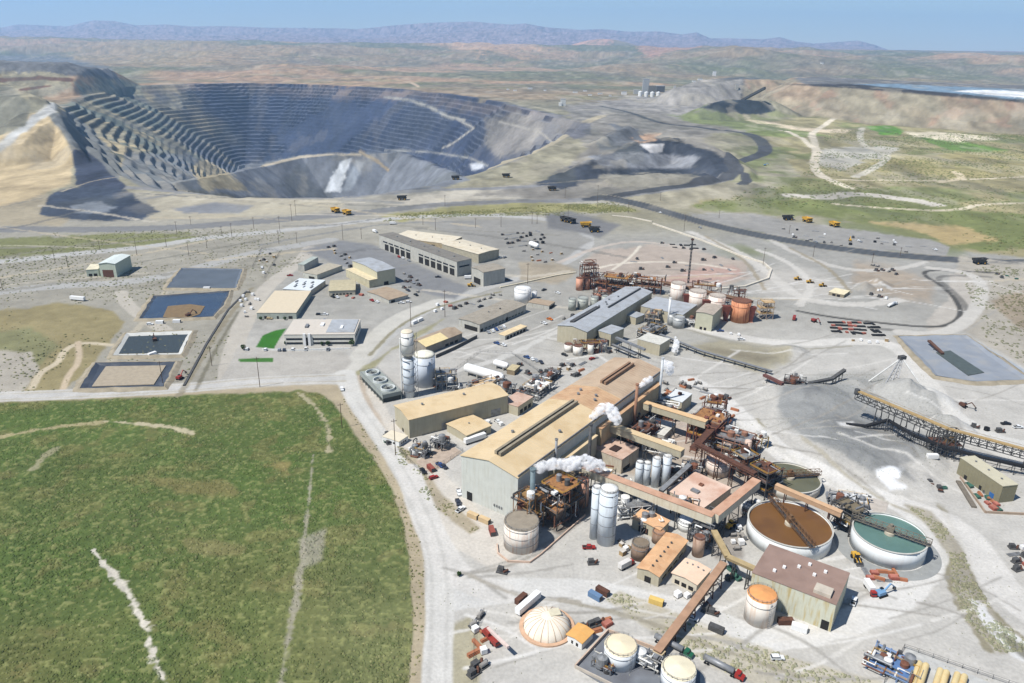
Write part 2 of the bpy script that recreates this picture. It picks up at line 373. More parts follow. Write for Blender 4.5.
# heap: slope tan with red and pale patches, top grey, lagoon beyond
hd = np.full(gx.size, -1e9); sel = (gy > 1500) & (gy < 7000) & (gx > 250); hd[sel] = sdpoly(gx[sel], gy[sel], HEAP)
mh = sst(-20, 10, hd+n1*25); setcol(mh, (146, 136, 116), .2, 'leach_heap')
v = fbm(gx, gy*.25, 90, 91, 4)
setcol(mh*sst(.02, .12, v)*sst(30, 60, gz), (160, 142, 120), .2); setcol(mh*sst(.1,.2,fbm(gx, gy, 70, 93, 3))*.6, (164, 134, 114), .2); setcol(mh*sst(-.02, -.14, v), (148, 140, 120), .2)
setcol(sst(195, 215, hd+n1*30), (112, 112, 112), .12)
poly([(850,84),(900,84),(1100,93),(1400,103),(1400,126),(1100,104),(1024,101),(940,95),(880,90)], (118,140,158), .5, .8, .03, use3=True, region='leach_heap')
poly([(950,91),(990,90),(1060,93),(1200,98),(1200,106),(1060,99),(1000,96)], (222,224,224), .4, .8, .03, use3=True)
poly([(778,84),(850,88),(940,96),(1024,103),(1060,106),(1060,103),(940,92),(850,84)], (62,60,62), .6, .8, .1, use3=True)
# --- haul road dark, from the piles round to the right edge
stroke([(-300,229),(0,229),(110,230),(190,227),(262,221),(340,215),(387,210),(434,205),(504,202),(580,201),(640,196),(690,190),(727,182)], 15, (128,128,127), region='haul_road')
stroke([(600,198),(640,205),(700,222),(750,234),(843,250),(937,259),(1040,264),(1300,270)], 15, (82,85,88), region='haul_road', rough=.1)
stroke([(590,200),(640,195),(690,189),(722,183),(738,180),(728,172),(735,163),(752,158),(768,152),(760,142),(740,134),(700,127),(660,124),(630,112),(600,106)], [13,13,14,14,14,14,14,14,16,17,16,14,11,10,8], (78,80,84), region='haul_road', rough=.1)
stroke([(736,180),(748,183),(742,188)], 10, (78,80,84), region='haul_road')
stroke([(612,124),(640,140),(650,150)], 12, (110,112,114))
# --- roads of the middle distance
stroke([(-300,268),(0,263),(60,255),(150,247),(200,238),(300,229),(380,219),(450,215),(520,216),(575,224),(592,240),(575,258),(540,272),(470,292),(420,312),(385,338),(365,358),(345,376)], [9]*8+[8,8,8,7,6,6,6,6,7], (176,175,171), region='dirt_road')
stroke([(345,376),(368,348),(395,318),(440,302)], 9, (190,187,178), region='dirt_road')
stroke([(120,292),(128,306),(150,322),(165,330)], 6, (178,172,160), region='dirt_road')
stroke([(0,292),(60,285),(130,283),(200,268),(240,255),(330,240)], 10, (166,165,161), region='dirt_road')
stroke([(230,383),(232,350),(248,312),(268,285),(300,262),(310,248)], 8, (180,174,163), region='dirt_road')
poly([(218,383),(240,345),(262,350),(345,352),(352,362),(338,378),(260,381)], (172,168,160), 1.5, 2, .1)
poly([(300,250),(340,240),(372,244),(470,288),(455,300),(420,292),(380,275),(330,262)], (128,129,130), 2, 3, .12)
poly([(500,218),(560,222),(592,240),(560,262),(520,262),(470,240),(420,222)], (146,144,138), 2, 3, .1)
poly([(545,215),(570,212),(620,225),(600,238),(575,232),(548,228)], (118,118,118), 2, 2, .1)
poly([(580,262),(600,250),(650,244),(700,252),(745,262),(752,278),(720,288),(650,284),(600,272)], (170,158,146), 2, 4, .14)
poly([(655,280),(700,268),(735,266),(745,274),(720,284),(680,286)], (176,150,138), 2, 3, .12)
poly([(520,262),(560,262),(580,270),(560,284),(520,280)], (160,150,132), 2, 4, .2)
# --- lower left olive plot with tracks
poly([(-40,318),(0,310),(60,303),(108,308),(124,322),(108,345),(84,372),(60,392),(-60,398)], (140,130,96), 1.5, 4, .2)
poly([(-40,335),(30,330),(60,345),(40,365),(0,372),(-60,370)], (112,116,84), 3, 5, .3, a=.7)
poly([(-60,352),(30,352),(40,372),(20,392),(-60,396)], (164,158,146), 2, 4, .15)
stroke([(112,345),(78,342),(62,352),(60,362),(40,372),(32,388)], 2.6, (190,178,154))
stroke([(78,342),(80,362),(68,375),(62,392)], 2.2, (186,170,146))
# --- plant yard: dusty variations
poly([(340,385),(372,372),(392,420),(470,500),(520,560),(500,575),(450,545),(415,480),(380,420)], (196,190,180), 2, 2, .06)
poly([(775,385),(830,372),(880,372),(935,400),(955,440),(930,480),(870,480),(815,450),(780,425)], (164,163,158), 4, 4, .12)
poly([(880,470),(895,462),(905,472),(898,484),(884,482)], (240,242,244), 1.5, 3, .03)
poly([(868,466),(880,463),(888,480),(905,490),(890,492),(876,482)], (232,234,236), 2, 3, .03, a=.8)
poly([(782,392),(800,384),(840,386),(868,398),(880,420),(915,440),(905,470),(870,478),(822,455),(792,430),(778,410)], (142,143,141), 2, 3, .14)
poly([(800,388),(818,386),(822,400),(804,404)], (118,119,119), 4, 2, .1, a=.8)
poly([(812,420),(850,418),(880,432),(870,450),(830,446)], (128,129,128), 4, 3, .14, a=.8)
poly([(880,425),(905,440),(915,465),(925,490),(900,480),(880,455)], (134,134,132), 3, 3, .12, a=.8)
poly([(868,392),(895,378),(915,380),(940,400),(950,412),(900,412)], (170,169,164), 2, 3, .1)
stroke([(757,420),(775,446),(800,466),(835,486),(862,497)], 1.6, (146,140,118), rough=.5, broken=.3)
stroke([(938,500),(962,545),(972,585),(1000,625),(1060,660)], 1.8, (140,134,114), rough=.5, broken=.3)
stroke([(905,512),(935,530),(947,560),(955,600),(990,650)], 1.8, (140,134,114), rough=.5, broken=.3)
poly([(585,470),(640,475),(700,515),(740,500),(752,480),(700,440),(640,425),(600,440)], (166,152,136), 3, 5, .2, a=.8)
poly([(530,515),(560,540),(590,512),(585,480),(560,490)], (104,92,80), 3, 5, .3, a=.8)
poly([(640,400),(700,420),(740,440),(760,465),(720,470),(660,445)], (176,160,146), 3, 5, .2, a=.7)
poly([(690,525),(740,500),(745,560),(715,560)], (120,110,100), 3, 5, .3, a=.6)
poly([(560,360),(620,330),(700,330),(760,330),(740,345),(660,360)], (170,168,160), 3, 5, .16, a=.7)
poly([(470,360),(520,352),(560,375),(540,405),(500,395),(440,392)], (160,158,152), 3, 5, .18, a=.8)
poly([(835,428),(852,426),(856,434),(842,436)], (206,205,202), 2, 2, .03)
poly([(690,345),(720,338),(790,350),(792,362),(755,372),(705,358)], (158,152,132), 4, 5, .22)
poly([(700,346),(785,356),(760,364),(710,352)], (128,120,102), 3, 6, .25, a=.7)
poly([(900,470),(960,460),(1024,470),(1200,500),(1200,560),(1000,540),(930,500)], (186,183,176), 3, 4, .08)
poly([(960,256),(1010,262),(1200,262),(1200,330),(1030,370),(980,340),(945,322),(952,290)], (166,160,148), 2, 4, .16)
poly([(950,275),(972,272),(975,300),(960,330),(930,338),(925,320),(948,300)], (178,172,162), 2, 3, .1)
poly([(895,336),(966,335),(1032,374),(1100,400),(1100,384),(972,384),(935,378)], (158,166,174), 1, 1, .04)
poly([(990,300),(1030,290),(1100,300),(1100,340),(1020,330)], (150,138,120), 2, 5, .2)
stroke([(1000,273),(960,271),(925,270),(924,276),(940,284),(955,298),(962,312),(955,323),(935,328),(880,323),(830,317),(798,311)], 2.4, (82,80,76), rough=.15)
stroke([(990,277),(945,275),(936,279),(952,290),(970,310),(965,328),(935,334),(870,328)], 3, (96,94,90), rough=.15, a=.7)
stroke([(930,268),(968,272),(985,285),(975,315),(945,335),(900,332)], 6, (190,186,178), region='dirt_road')
stroke([(600,300),(700,330),(780,345),(860,340),(900,345),(935,392),(965,430),(1000,455),(1100,470)], 7, (200,197,190), region='dirt_road')
stroke([(690,380),(725,400),(765,440),(790,460),(850,490),(905,505),(930,530),(932,560),(905,595),(850,625),(760,640)], [7]*11, (212,210,205), region='dirt_road', a=.8)
stroke([(760,640),(700,618),(640,600),(580,590),(500,590),(440,600)], 8, (204,203,199), region='dirt_road', a=.7)
stroke([(905,505),(960,525),(985,560),(1010,600),(1100,660)], 8, (206,203,197), region='dirt_road', a=.8)
poly([(905,505),(930,512),(962,545),(975,580),(1000,620),(1040,650),(1000,655),(965,620),(952,590),(948,555),(925,522)], (160,154,140), 2, 4, .16)
poly([(968,598),(980,600),(996,620),(1024,640),(1100,660),(1100,690),(1010,655),(985,628)], (206,206,204), 1.5, 4, .1)
poly([(1000,630),(1024,646),(1060,660),(1060,680),(1010,650)], (130,128,118), 2, 3, .15)
poly([(448,625),(470,615),(484,640),(478,683),(478,760),(440,760)], (160,154,132), 3, 5, .2)
poly([(445,575),(470,570),(500,585),(470,590)], (180,168,146), 4, 3, .1)
poly([(620,592),(660,605),(720,632),(800,660),(880,683),(780,700),(700,660),(640,625),(605,600)], (178,172,156), 2, 4, .12)
poly([(392,440),(410,452),(440,492),(480,528),(470,534),(425,500),(398,462)], (160,150,130), 2, 3, .18)
poly([(345,378),(362,372),(368,395),(392,440),(380,440),(352,404)], (178,166,150), 2, 3, .1)
poly([(335,384),(350,376),(420,330),(445,318),(430,330),(390,352),(372,370)], (150,146,116), 1.5, 3, .2)
# --- the green field and its dry border
FIELD = [(-420,410),(0,403),(90,400),(200,395),(300,391),(320,394),(334,404),(350,428),(372,455),(392,492),(404,525),(410,560),(413,610),(408,700),(410,1300),(-900,1300),(-900,410)]
poly([(-420,403),(0,400),(200,391),(300,385),(340,384),(350,402),(378,445),(402,486),(416,520),(424,560),(426,610),(424,700),(426,1300),(-900,1300),(-900,406)], (168,156,132), 1.5, 2, .15)
poly(FIELD, (86,101,55), 1.8, 3, .14, region='grass_field')
fm = np.where(reg == 1, 1.0, 0.0)
g1 = fbm(gx, gy, 46, 101, 5); g2 = fbm(gx, gy, 12, 102, 4); g3 = fbm(gx, gy, 1.8, 103, 2)
setcol(fm*sst(.0, .2, g1)*.4, (112, 112, 68), .15)
setcol(fm*sst(-.0, -.2, g1)*.5, (84, 106, 52), .15)
setcol(fm*sst(.08, .2, g2)*.5, (118, 112, 72), .15)
setcol(fm*sst(200, 420, px)*sst(470, 640, py)*.55, (126, 122, 88), .2)
setcol(fm*sst(300, -200, px)*sst(560, 700, py)*.4, (104, 92, 62), .2)
setcol(fm*sst(.1, .3, g3)*.6, (140, 142, 92), .1); setcol(fm*sst(-.1, -.3, g3)*.5, (66, 80, 44), .1)
poly([(150,480),(230,480),(235,492),(180,494)], (128,116,78), 4, 9, .2, a=.6)
poly([(185,540),(245,548),(240,556),(190,552)], (130,120,84), 3, 9, .2, a=.5)
poly([(265,465),(290,462),(288,474)], (150,132,88), 3, 6, .2, a=.6)
poly([(300,540),(325,530),(322,560),(302,570)], (148,144,128), 3, 4, .2, a=.8)
stroke([(93,550),(106,566),(122,582),(134,604),(146,628),(153,652),(160,668),(170,700)], [.5,1.0,1.2,1.3,1.2,1.2,1.4,1.4], (200,194,180), rough=1.2, broken=.9, var=.1)
stroke([(313,455),(310,490),(307,520),(303,545),(300,580),(292,620),(284,660),(278,700)], [.4,.5,.7,.7,1.1,1.2,1.0,.8], (160,154,138), rough=1, broken=.9, a=.8)
stroke([(297,392),(318,408),(330,430),(328,452)], 1.4, (166,158,130), rough=.9, broken=.8, a=.9)
stroke([(-60,442),(0,438),(45,428),(82,424),(108,422)], 1.8, (164,154,118), rough=.9, broken=.6, a=.9)
stroke([(105,421),(140,424),(170,427),(192,434)], [.8,1.7,2.2,1.6], (186,176,148), rough=.9, broken=.6, a=.9)
stroke([(32,470),(45,455),(56,448)], 1.5, (150,146,116), rough=.9, broken=.7, a=.9)
# main road
stroke([(-420,406),(0,397),(100,393),(200,387),(255,381),(345,378)], 8, (190,188,183), region='dirt_road', rough=.12)
stroke([(345,374),(355,402),(382,438),(406,476),(427,518),(440,560),(441,600),(438,650),(436,720),(436,1000)], [7.5,5.8,5.4,5.4,5.6,5.8,5.8,5.8,5.8,5.8], (198,196,190), region='dirt_road', rough=.1)
stroke([(408,470),(420,505),(437,545),(460,580),(500,592)], 7, (200,197,191), region='dirt_road', rough=.1)
for off in (-1.6, 1.7):
    stroke([(352+off*3,402),(378+off*3.4,438),(402+off*4,476),(424+off*4,518),(438+off*4.4,560),(440+off*4.6,600),(438+off*5,650),(436+off*5,720)], .8, (176,174,168), rough=.3, broken=.3, a=.5)
poly([(256,347),(263,335),(276,330),(287,328),(280,338),(274,349)], (58,112,40), .6, .5, .1, region='lawn')
poly([(238,359),(255,358),(273,358),(273,362),(240,362)], (66,112,48), .5, .5, .1, region='lawn')
for i in range(70):       # old tracks, berms and graded strips of the middle distance
    random.seed(900+i); x = random.uniform(-60, 1000); y = random.choice([random.uniform(186, 300), random.uniform(120, 235)]) 
    if y < 186 and x < 600: y += 70
    if x > 430 and y < 262: continue
    dx = random.uniform(60, 220); sl = random.uniform(-.12, .08)*(1 if x < 500 else -1)
    stroke([(x, y), (x+dx*.5, y+dx*sl+random.uniform(-4, 4)), (x+dx, y+dx*sl*2+random.uniform(-5, 5))], random.uniform(1.0, 4.5), random.choice([(118,116,110), (196,188,172), (186,174,150), (132,128,116), (104,104,104)]), rough=.8, broken=.5, a=.6)
spk = fbm(gx, gy*.45, 22, 161, 4); farm = sst(900, 1200, gy)*(gy < 14000)*np.where(bench > 0, .25, 1.0)
col *= (1+farm*spk*.9)[:, None]
ptch = sst(.08, .2, fbm(gx, gy*.5, 75, 162, 5)); setcol(ptch*farm*.35, (90, 92, 84), .1)
ptch = sst(.1, .2, fbm(gx, gy*.5, 65, 163, 5)); setcol(ptch*farm*.3, (186, 178, 160), .1)
# tyre tracks sweeping over the yards
random.seed(5)
for i in range(150):
    x = random.uniform(440, 960); y = random.choice([random.uniform(560, 690), random.uniform(345, 450), random.uniform(272, 300)])
    if y < 300 and x < 600: y += 60
    dx = random.uniform(60, 140); a = random.uniform(-.5, .5)*(1 if y > 330 else .3)
    pts = [(x, y), (x+dx*.5, y+dx*a*.35), (x+dx, y+dx*a+random.uniform(-14, 14))]
    stroke(pts, random.uniform(.35, 1.1), random.choice([(158,155,148), (212,210,205), (148,144,136), (206,203,196)]), rough=.3, broken=.3, a=.8)
for pts, w, c in [([(690,232),(740,252),(775,278),(800,300),(860,306),(900,300)], 6, (196,192,184)), ([(770,240),(815,262),(860,272),(905,268),(925,262)], 5, (192,188,180)), ([(758,250),(790,262),(815,285),(800,305)], 4, (198,194,186)),
   ([(705,236),(745,258),(765,290)], 2.2, (150,140,120)), ([(790,248),(830,268),(850,292)], 2.4, (146,136,114)), ([(560,262),(600,246),(640,240),(700,250)], 3, (188,176,164)), ([(585,272),(620,262),(690,262),(735,270)], 2.0, (214,206,190)), ([(612,270),(630,258),(640,246)], 1.6, (214,206,190)),
   ([(60,275),(140,262),(210,250),(260,240)], 2.5, (124,122,112)), ([(0,248),(90,246),(170,238),(240,230)], 3, (138,134,120)), ([(260,245),(330,232),(400,222),(470,222)], 3.5, (130,130,128)), ([(165,292),(150,316),(135,330),(120,352),(88,384)], 3, (178,170,152)),
   ([(180,395),(200,360),(225,320),(252,288)], 2.4, (138,130,110)), ([(196,390),(214,352),(238,312)], 1.4, (112,108,92)), ([(475,215),(540,212),(600,218)], 2.5, (132,130,122)), ([(370,355),(398,325),(440,305),(500,292)], 1.6, (130,124,96)), ([(620,300),(560,330),(500,360),(450,372)], 3, (196,194,188)),
   ([(800,440),(830,470),(880,500),(930,520),(955,560)], 1.2, (166,160,144)), ([(930,390),(960,420),(1000,440),(1060,450)], 5, (204,202,196)), ([(690,330),(740,345),(800,350),(850,346)], 1.4, (150,146,132)), ([(560,600),(640,618),(720,650),(800,676)], 1.3, (150,144,128)), ([(470,575),(520,598),(580,602)], 1.0, (164,158,146))]:
    stroke(pts, w, c, rough=.5, broken=.25, a=.85)
# shoulders and wheel lines of the main roads
for pts, w in (([(0,397),(100,393),(200,387),(255,381),(345,378)], 8), ([(600,198),(640,205),(700,222),(750,234),(843,250),(937,259),(1040,264)], 13)):
    for o_ in (-.9, .9): stroke([(x, y+o_*3.2) for x, y in pts], 1.0, (168,160,142), rough=.5, broken=.4, a=.7)
    for o_ in (-.3, .3): stroke([(x, y+o_*3.2) for x, y in pts], .7, (172,170,166) if w == 8 else (112,113,114), rough=.3, broken=.3, a=.6)
col = np.clip(col, .008, .92)

# --- ground material: painted base colour plus fine grain
def N(nt, t, **k):
    n = nt.nodes.new(t)
    for a, b in k.items(): setattr(n, a, b)
    return n
gm = bpy.data.materials.new('dusty_ground'); gm.use_nodes = True
t = gm.node_tree; L = t.links.new; bs = t.nodes['Principled BSDF']; bs.inputs['Roughness'].default_value = .95
bs.inputs['Specular IOR Level'].default_value = .15
at = N(t, 'ShaderNodeAttribute', attribute_name='cover')
geo = N(t, 'ShaderNodeNewGeometry')
def noise(t, scale, detail=4, vec=None):
    n = N(t, 'ShaderNodeTexNoise'); n.inputs['Scale'].default_value = scale; n.inputs['Detail'].default_value = detail
    if vec is not None: t.links.new(vec, n.inputs['Vector'])
    return n
na = noise(t, .7, 7, geo.outputs['Position']); nb = noise(t, .09, 5, geo.outputs['Position'])
mr = N(t, 'ShaderNodeMapRange'); mr.inputs[1].default_value = .3; mr.inputs[2].default_value = .7; mr.inputs[3].default_value = .90; mr.inputs[4].default_value = 1.10
mr2 = N(t, 'ShaderNodeMapRange'); mr2.inputs[1].default_value = .3; mr2.inputs[2].default_value = .7; mr2.inputs[3].default_value = .93; mr2.inputs[4].default_value = 1.07
L(na.outputs[0], mr.inputs[0]); L(nb.outputs[0], mr2.inputs[0])
mm = N(t, 'ShaderNodeMath', operation='MULTIPLY'); L(mr.outputs[0], mm.inputs[0]); L(mr2.outputs[0], mm.inputs[1])
vm = N(t, 'ShaderNodeVectorMath', operation='SCALE'); L(at.outputs['Color'], vm.inputs[0]); L(mm.outputs[0], vm.inputs['Scale'])
L(vm.outputs[0], bs.inputs['Base Color'])
bu = N(t, 'ShaderNodeBump'); bu.inputs['Strength'].default_value = .5; bu.inputs['Distance'].default_value = .35
L(na.outputs[0], bu.inputs['Height']); L(bu.outputs[0], bs.inputs['Normal'])

# micro relief
gz = gz + np.where(gy < 1000, n2*.15, 0)
gz = gz + np.where(reg == 1, np.maximum(g3, 0)*1.0 + g2*1.5*0, 0)
quad = (np.arange(NR-1)[:, None]*NC+np.arange(NC-1)[None, :]).ravel()
F = np.stack([quad, quad+1, quad+NC+1, quad+NC], 1)
fr = reg[quad]
V = np.stack([gx, gy, gz], 1)
for k, nm in enumerate(REG):
    fs = F[fr == k]
    if len(fs) == 0: continue
    used, inv = np.unique(fs.ravel(), return_inverse=True)
    me = bpy.data.meshes.new(nm)
    me.vertices.add(len(used)); me.vertices.foreach_set('co', V[used].astype(np.float32).ravel())
    me.loops.add(len(inv)); me.loops.foreach_set('vertex_index', inv.astype(np.int32).ravel())
    me.polygons.add(len(fs)); me.polygons.foreach_set('loop_start', np.arange(0, len(inv), 4, dtype=np.int32))
    me.polygons.foreach_set('loop_total', np.full(len(fs), 4, np.int32))
    ca = me.color_attributes.new('cover', 'FLOAT_COLOR', 'POINT')
    ca.data.foreach_set('color', np.c_[col[used], np.ones(len(used))].astype(np.float32).ravel())
    me.materials.append(gm); me.update(); me.validate()
    me.polygons.foreach_set('use_smooth', np.full(len(fs), nm != 'mine_pit'))
    o = bpy.data.objects.new(nm, me); S.collection.objects.link(o); o['kind'] = 'structure'
# air between the camera and the far country
hz = bpy.data.materials.new('pale_air'); hz.use_nodes = True; t = hz.node_tree; t.nodes.clear()
ov = t.nodes.new('ShaderNodeOutputMaterial'); pv = t.nodes.new('ShaderNodeVolumePrincipled')
pv.inputs['Color'].default_value = (.42, .68, 1.0, 1); pv.inputs['Density'].default_value = 4.7e-5; pv.inputs['Anisotropy'].default_value = .2
t.links.new(pv.outputs[0], ov.inputs['Volume'])
me = bpy.data.meshes.new('haze'); 
hx, hy0, hy1, hz0, hz1 = 36000, -3000, 32000, -480, 1500
vs = [(x, y, z) for z in (hz0, hz1) for x, y in ((-hx, hy0), (hx, hy0), (hx, hy1), (-hx, hy1))]
me.from_pydata(vs, [], [(3,2,1,0),(4,5,6,7),(0,1,5,4),(1,2,6,5),(2,3,7,6),(3,0,4,7)]); me.materials.append(hz)
o = bpy.data.objects.new('haze', me); S.collection.objects.link(o); o['kind'] = 'stuff'

def cov(X, Y):
    j = np.clip(np.searchsorted(RY, Y), 1, NR-1); U = CW/2+X*FPX/(Y*math.cos(PITCH)+CAMH*math.sin(PITCH)); i = np.clip(((U-CX[0])/1.45).round().astype(int), 0, NC-1)
    return col[j*NC+i]
# ============================================================ mesh library
class MB:
    def __init__(s): s.v = []; s.f = []
    def add(s, v, f):
        b = len(s.v); s.v += [tuple(map(float, p)) for p in v]; s.f += [tuple(b+i for i in q) for q in f]; return s
    def prism(s, pts, z0, z1, top=None):
        n = len(pts); top = top or pts
        v = [(p[0], p[1], z0) for p in pts]+[(p[0], p[1], z1) for p in top]
        f = [tuple(range(n-1, -1, -1)), tuple(range(n, 2*n))]+[(i, (i+1) % n, n+(i+1) % n, n+i) for i in range(n)]
        return s.add(v, f)
    def box(s, c, d, rz=0.0, z0=None):
        """c centre (x,y) , z0 bottom ; d = (lx,ly,lz)"""
        cx, cy = c[0], c[1]; z = c[2]-d[2]/2 if z0 is None else z0
        ca, sa = math.cos(rz), math.sin(rz)
        pts = [(cx+x*ca-y*sa, cy+x*sa+y*ca) for x, y in ((-d[0]/2, -d[1]/2), (d[0]/2, -d[1]/2), (d[0]/2, d[1]/2), (-d[0]/2, d[1]/2))]
        return s.prism(pts, z, z+d[2])
    def cyl(s, c, r, z0, z1, r2=None, n=20):
        r2 = r if r2 is None else r2
        a = [2*math.pi*i/n for i in range(n)]
        return s.prism([(c[0]+r*math.cos(t), c[1]+r*math.sin(t)) for t in a], z0, z1, [(c[0]+r2*math.cos(t), c[1]+r2*math.sin(t)) for t in a])
    def tube(s, p, q, r, n=8, r2=None, caps=True):
        p, q = Vector(p), Vector(q); d = q-p
        if d.length < 1e-6: return s
        r2 = r if r2 is None else r2
        d.normalize(); a = d.orthogonal().normalized(); b = d.cross(a); v = []
        for o, rr in ((p, r), (q, r2)):
            for i in range(n):
                t = 2*math.pi*i/n; v.append(o+a*math.cos(t)*rr+b*math.sin(t)*rr)
        f = [(i, (i+1) % n, n+(i+1) % n, n+i) for i in range(n)]
        if caps: f += [tuple(range(n-1, -1, -1)), tuple(range(n, 2*n))]
        return s.add(v, f)
    def beam(s, p, q, w, h=None):
        """rectangular bar p->q, width w (horizontal), height h"""
        h = w if h is None else h
        p, q = Vector(p), Vector(q); d = (q-p)
        if d.length < 1e-6: return s
        d.normalize(); a = d.cross(Vector((0, 0, 1)))
        if a.length < .05: a = Vector((1, 0, 0))
        a.normalize(); b = a.cross(d)
        v = [o+a*x*w/2+b*y*h/2 for o in (p, q) for x, y in ((-1, -1), (1, -1), (1, 1), (-1, 1))]
        return s.add(v, [(3,2,1,0), (4,5,6,7), (0,1,5,4), (1,2,6,5), (2,3,7,6), (3,0,4,7)])
    def dome(s, c, r, z0, h, n=20, m=4):
        v = []; f = []
        for j in range(m+1):
            t = j/m*math.pi/2; rr = r*math.cos(t); z = z0+h*math.sin(t)
            if j == m: v.append((c[0], c[1], z))
            else: v += [(c[0]+rr*math.cos(2*math.pi*i/n), c[1]+rr*math.sin(2*math.pi*i/n), z) for i in range(n)]
        for j in range(m-1):
            f += [(j*n+i, j*n+(i+1) % n, (j+1)*n+(i+1) % n, (j+1)*n+i) for i in range(n)]
        f += [((m-1)*n+i, (m-1)*n+(i+1) % n, m*n) for i in range(n)]
        f.append(tuple(range(n-1, -1, -1)))
        return s.add(v, f)
    def cone(s, c, r, z0, h, n=20):
        v = [(c[0]+r*math.cos(2*math.pi*i/n), c[1]+r*math.sin(2*math.pi*i/n), z0) for i in range(n)]+[(c[0], c[1], z0+h)]
        return s.add(v, [(i, (i+1) % n, n) for i in range(n)]+[tuple(range(n-1, -1, -1))])
    def ring(s, c, r0, r1, z0, z1, n=48):
        v = []
        for i in range(n):
            a = 2*math.pi*i/n; ca, sa = math.cos(a), math.sin(a)
            v += [(c[0]+r0*ca, c[1]+r0*sa, z0), (c[0]+r1*ca, c[1]+r1*sa, z0), (c[0]+r1*ca, c[1]+r1*sa, z1), (c[0]+r0*ca, c[1]+r0*sa, z1)]
        f = []
        for i in range(n):
            j = (i+1) % n
            for k in range(4): f.append((4*i+k, 4*i+(k+1) % 4, 4*j+(k+1) % 4, 4*j+k))
        return s.add(v, f)
    def build(s, name, m, parent=None, smooth=False):
        me = bpy.data.meshes.new(name)
        off = parent['_o'] if parent is not None and '_o' in parent.keys() else (0, 0, 0)
        me.from_pydata([(x-off[0], y-off[1], z-off[2]) for x, y, z in s.v], [], s.f)
        me.materials.append(m); me.update()
        if smooth:
            try: me.shade_auto_smooth = True
            except Exception: pass
            me.polygons.foreach_set('use_smooth', [len(p.vertices) == 4 for p in me.polygons])
        o = bpy.data.objects.new(name, me); S.collection.objects.link(o)
        if parent is not None: o.parent = parent
        return o
def thing(name, label, cat, loc=(0, 0, 0), group=None):
    o = bpy.data.objects.new(name, None); S.collection.objects.link(o)
    o.location = loc; o['_o'] = [float(a) for a in loc]; o.empty_display_size = 1
    o['label'] = label; o['category'] = cat
    if group: o['group'] = group
    return o
def tag(o, label, cat, group=None):
    o['label'] = label; o['category'] = cat
    if group: o['group'] = group
    return o
def clone(root, loc, rz, label=None, group=None):
    r = root.copy(); S.collection.objects.link(r); r.location = loc; r.rotation_euler = (0, 0, rz)
    if label: r['label'] = label
    if group: r['group'] = group
    for ch in list(root.children):
        c = ch.copy(); S.collection.objects.link(c); c.parent = r
        for g in ch.children:
            d = g.copy(); S.collection.objects.link(d); d.parent = c
    return r
# ------------------------------------------------------------ materials
MATS = {}
def M(rgb, rough=.75, metal=0.0, vary=.14, streak=0.0, stain=None, scale=.35, name=None, ribs=0):
    key = (tuple(rgb), rough, metal, vary, streak, tuple(stain) if stain else None, scale, ribs)
    if key in MATS: return MATS[key]
    m = bpy.data.materials.new(name or 'paint'); m.use_nodes = True; t = m.node_tree; L = t.links.new
    b = t.nodes['Principled BSDF']; b.inputs['Roughness'].default_value = rough; b.inputs['Metallic'].default_value = metal
    b.inputs['Specular IOR Level'].default_value = .3
    g = N(t, 'ShaderNodeNewGeometry')
    n = noise(t, scale, 6, g.outputs['Position'])
    c = alb(rgb)
    mx = N(t, 'ShaderNodeMix', data_type='RGBA'); mx.blend_type = 'MIX'
    mx.inputs[6].default_value = (*(c*(1-vary)), 1); mx.inputs[7].default_value = (*np.clip(c*(1+vary), 0, .95), 1)
    r = N(t, 'ShaderNodeMapRange'); r.inputs[1].default_value = .3; r.inputs[2].default_value = .7
    L(n.outputs[0], r.inputs[0]); L(r.outputs[0], mx.inputs[0]); out = mx.outputs[2]
    if stain:
        mp = N(t, 'ShaderNodeMapping'); mp.inputs['Scale'].default_value = (1, 1, .12); L(g.outputs['Position'], mp.inputs[0])
        n2 = noise(t, .8 if streak else scale*.8, 5, mp.outputs[0] if streak else g.outputs['Position'])
        r2 = N(t, 'ShaderNodeMapRange'); r2.inputs[1].default_value = .50-.12*vary; r2.inputs[2].default_value = .66; r2.inputs[4].default_value = streak or .6
        L(n2.outputs[0], r2.inputs[0])
        m2 = N(t, 'ShaderNodeMix', data_type='RGBA'); L(r2.outputs[0], m2.inputs[0]); L(out, m2.inputs[6]); m2.inputs[7].default_value = (*alb(stain), 1)
        out = m2.outputs[2]
    if ribs:
        pass
    L(out, b.inputs['Base Color'])
    MATS[key] = m; return m
TAN_ROOF = M((216,194,156), .7, 0, .05, 0, (198,172,130), .12, 'tan_sheet_roof')
TAN_WALL = M((188,180,156), .75, 0, .06, .4, (166,156,130), .3, 'tan_sheet_wall')
PALE_WALL = M((206,208,200), .75, 0, .05, .3, (186,182,166), .3, 'pale_sheet_wall')
GREY_ROOF = M((172,176,180), .6, 0, .08, 0, (150,150,148), .2, 'grey_sheet_roof')
BROWN_ROOF = M((170,152,130), .8, 0, .08, 0, (150,132,112), .25, 'brown_roof')
DUSTY_ROOF = M((160,152,138), .8, 0, .08, 0, (140,132,118), .25, 'dusty_roof')
CREAM = M((220,210,188), .7, 0, .06, 0, (206,190,160), .2, 'cream_roof')
PINK_ROOF = M((200,172,154), .8, 0, .1, 0, (176,138,116), .3, 'pink_dust_roof')
ORANGE_ROOF = M((198,162,126), .8, 0, .1, 0, (174,132,98), .2, 'rusty_tan_roof')
WHITE = M((236,236,232), .5, 0, .04, .35, (206,196,180), .3, 'white_paint')
WHITE2 = M((240,240,238), .45, 0, .02, 0, None, .3, 'clean_white')
BLUEWHITE = M((214,222,228), .45, 0, .05, .35, (176,176,176), .3, 'blue_white_paint')
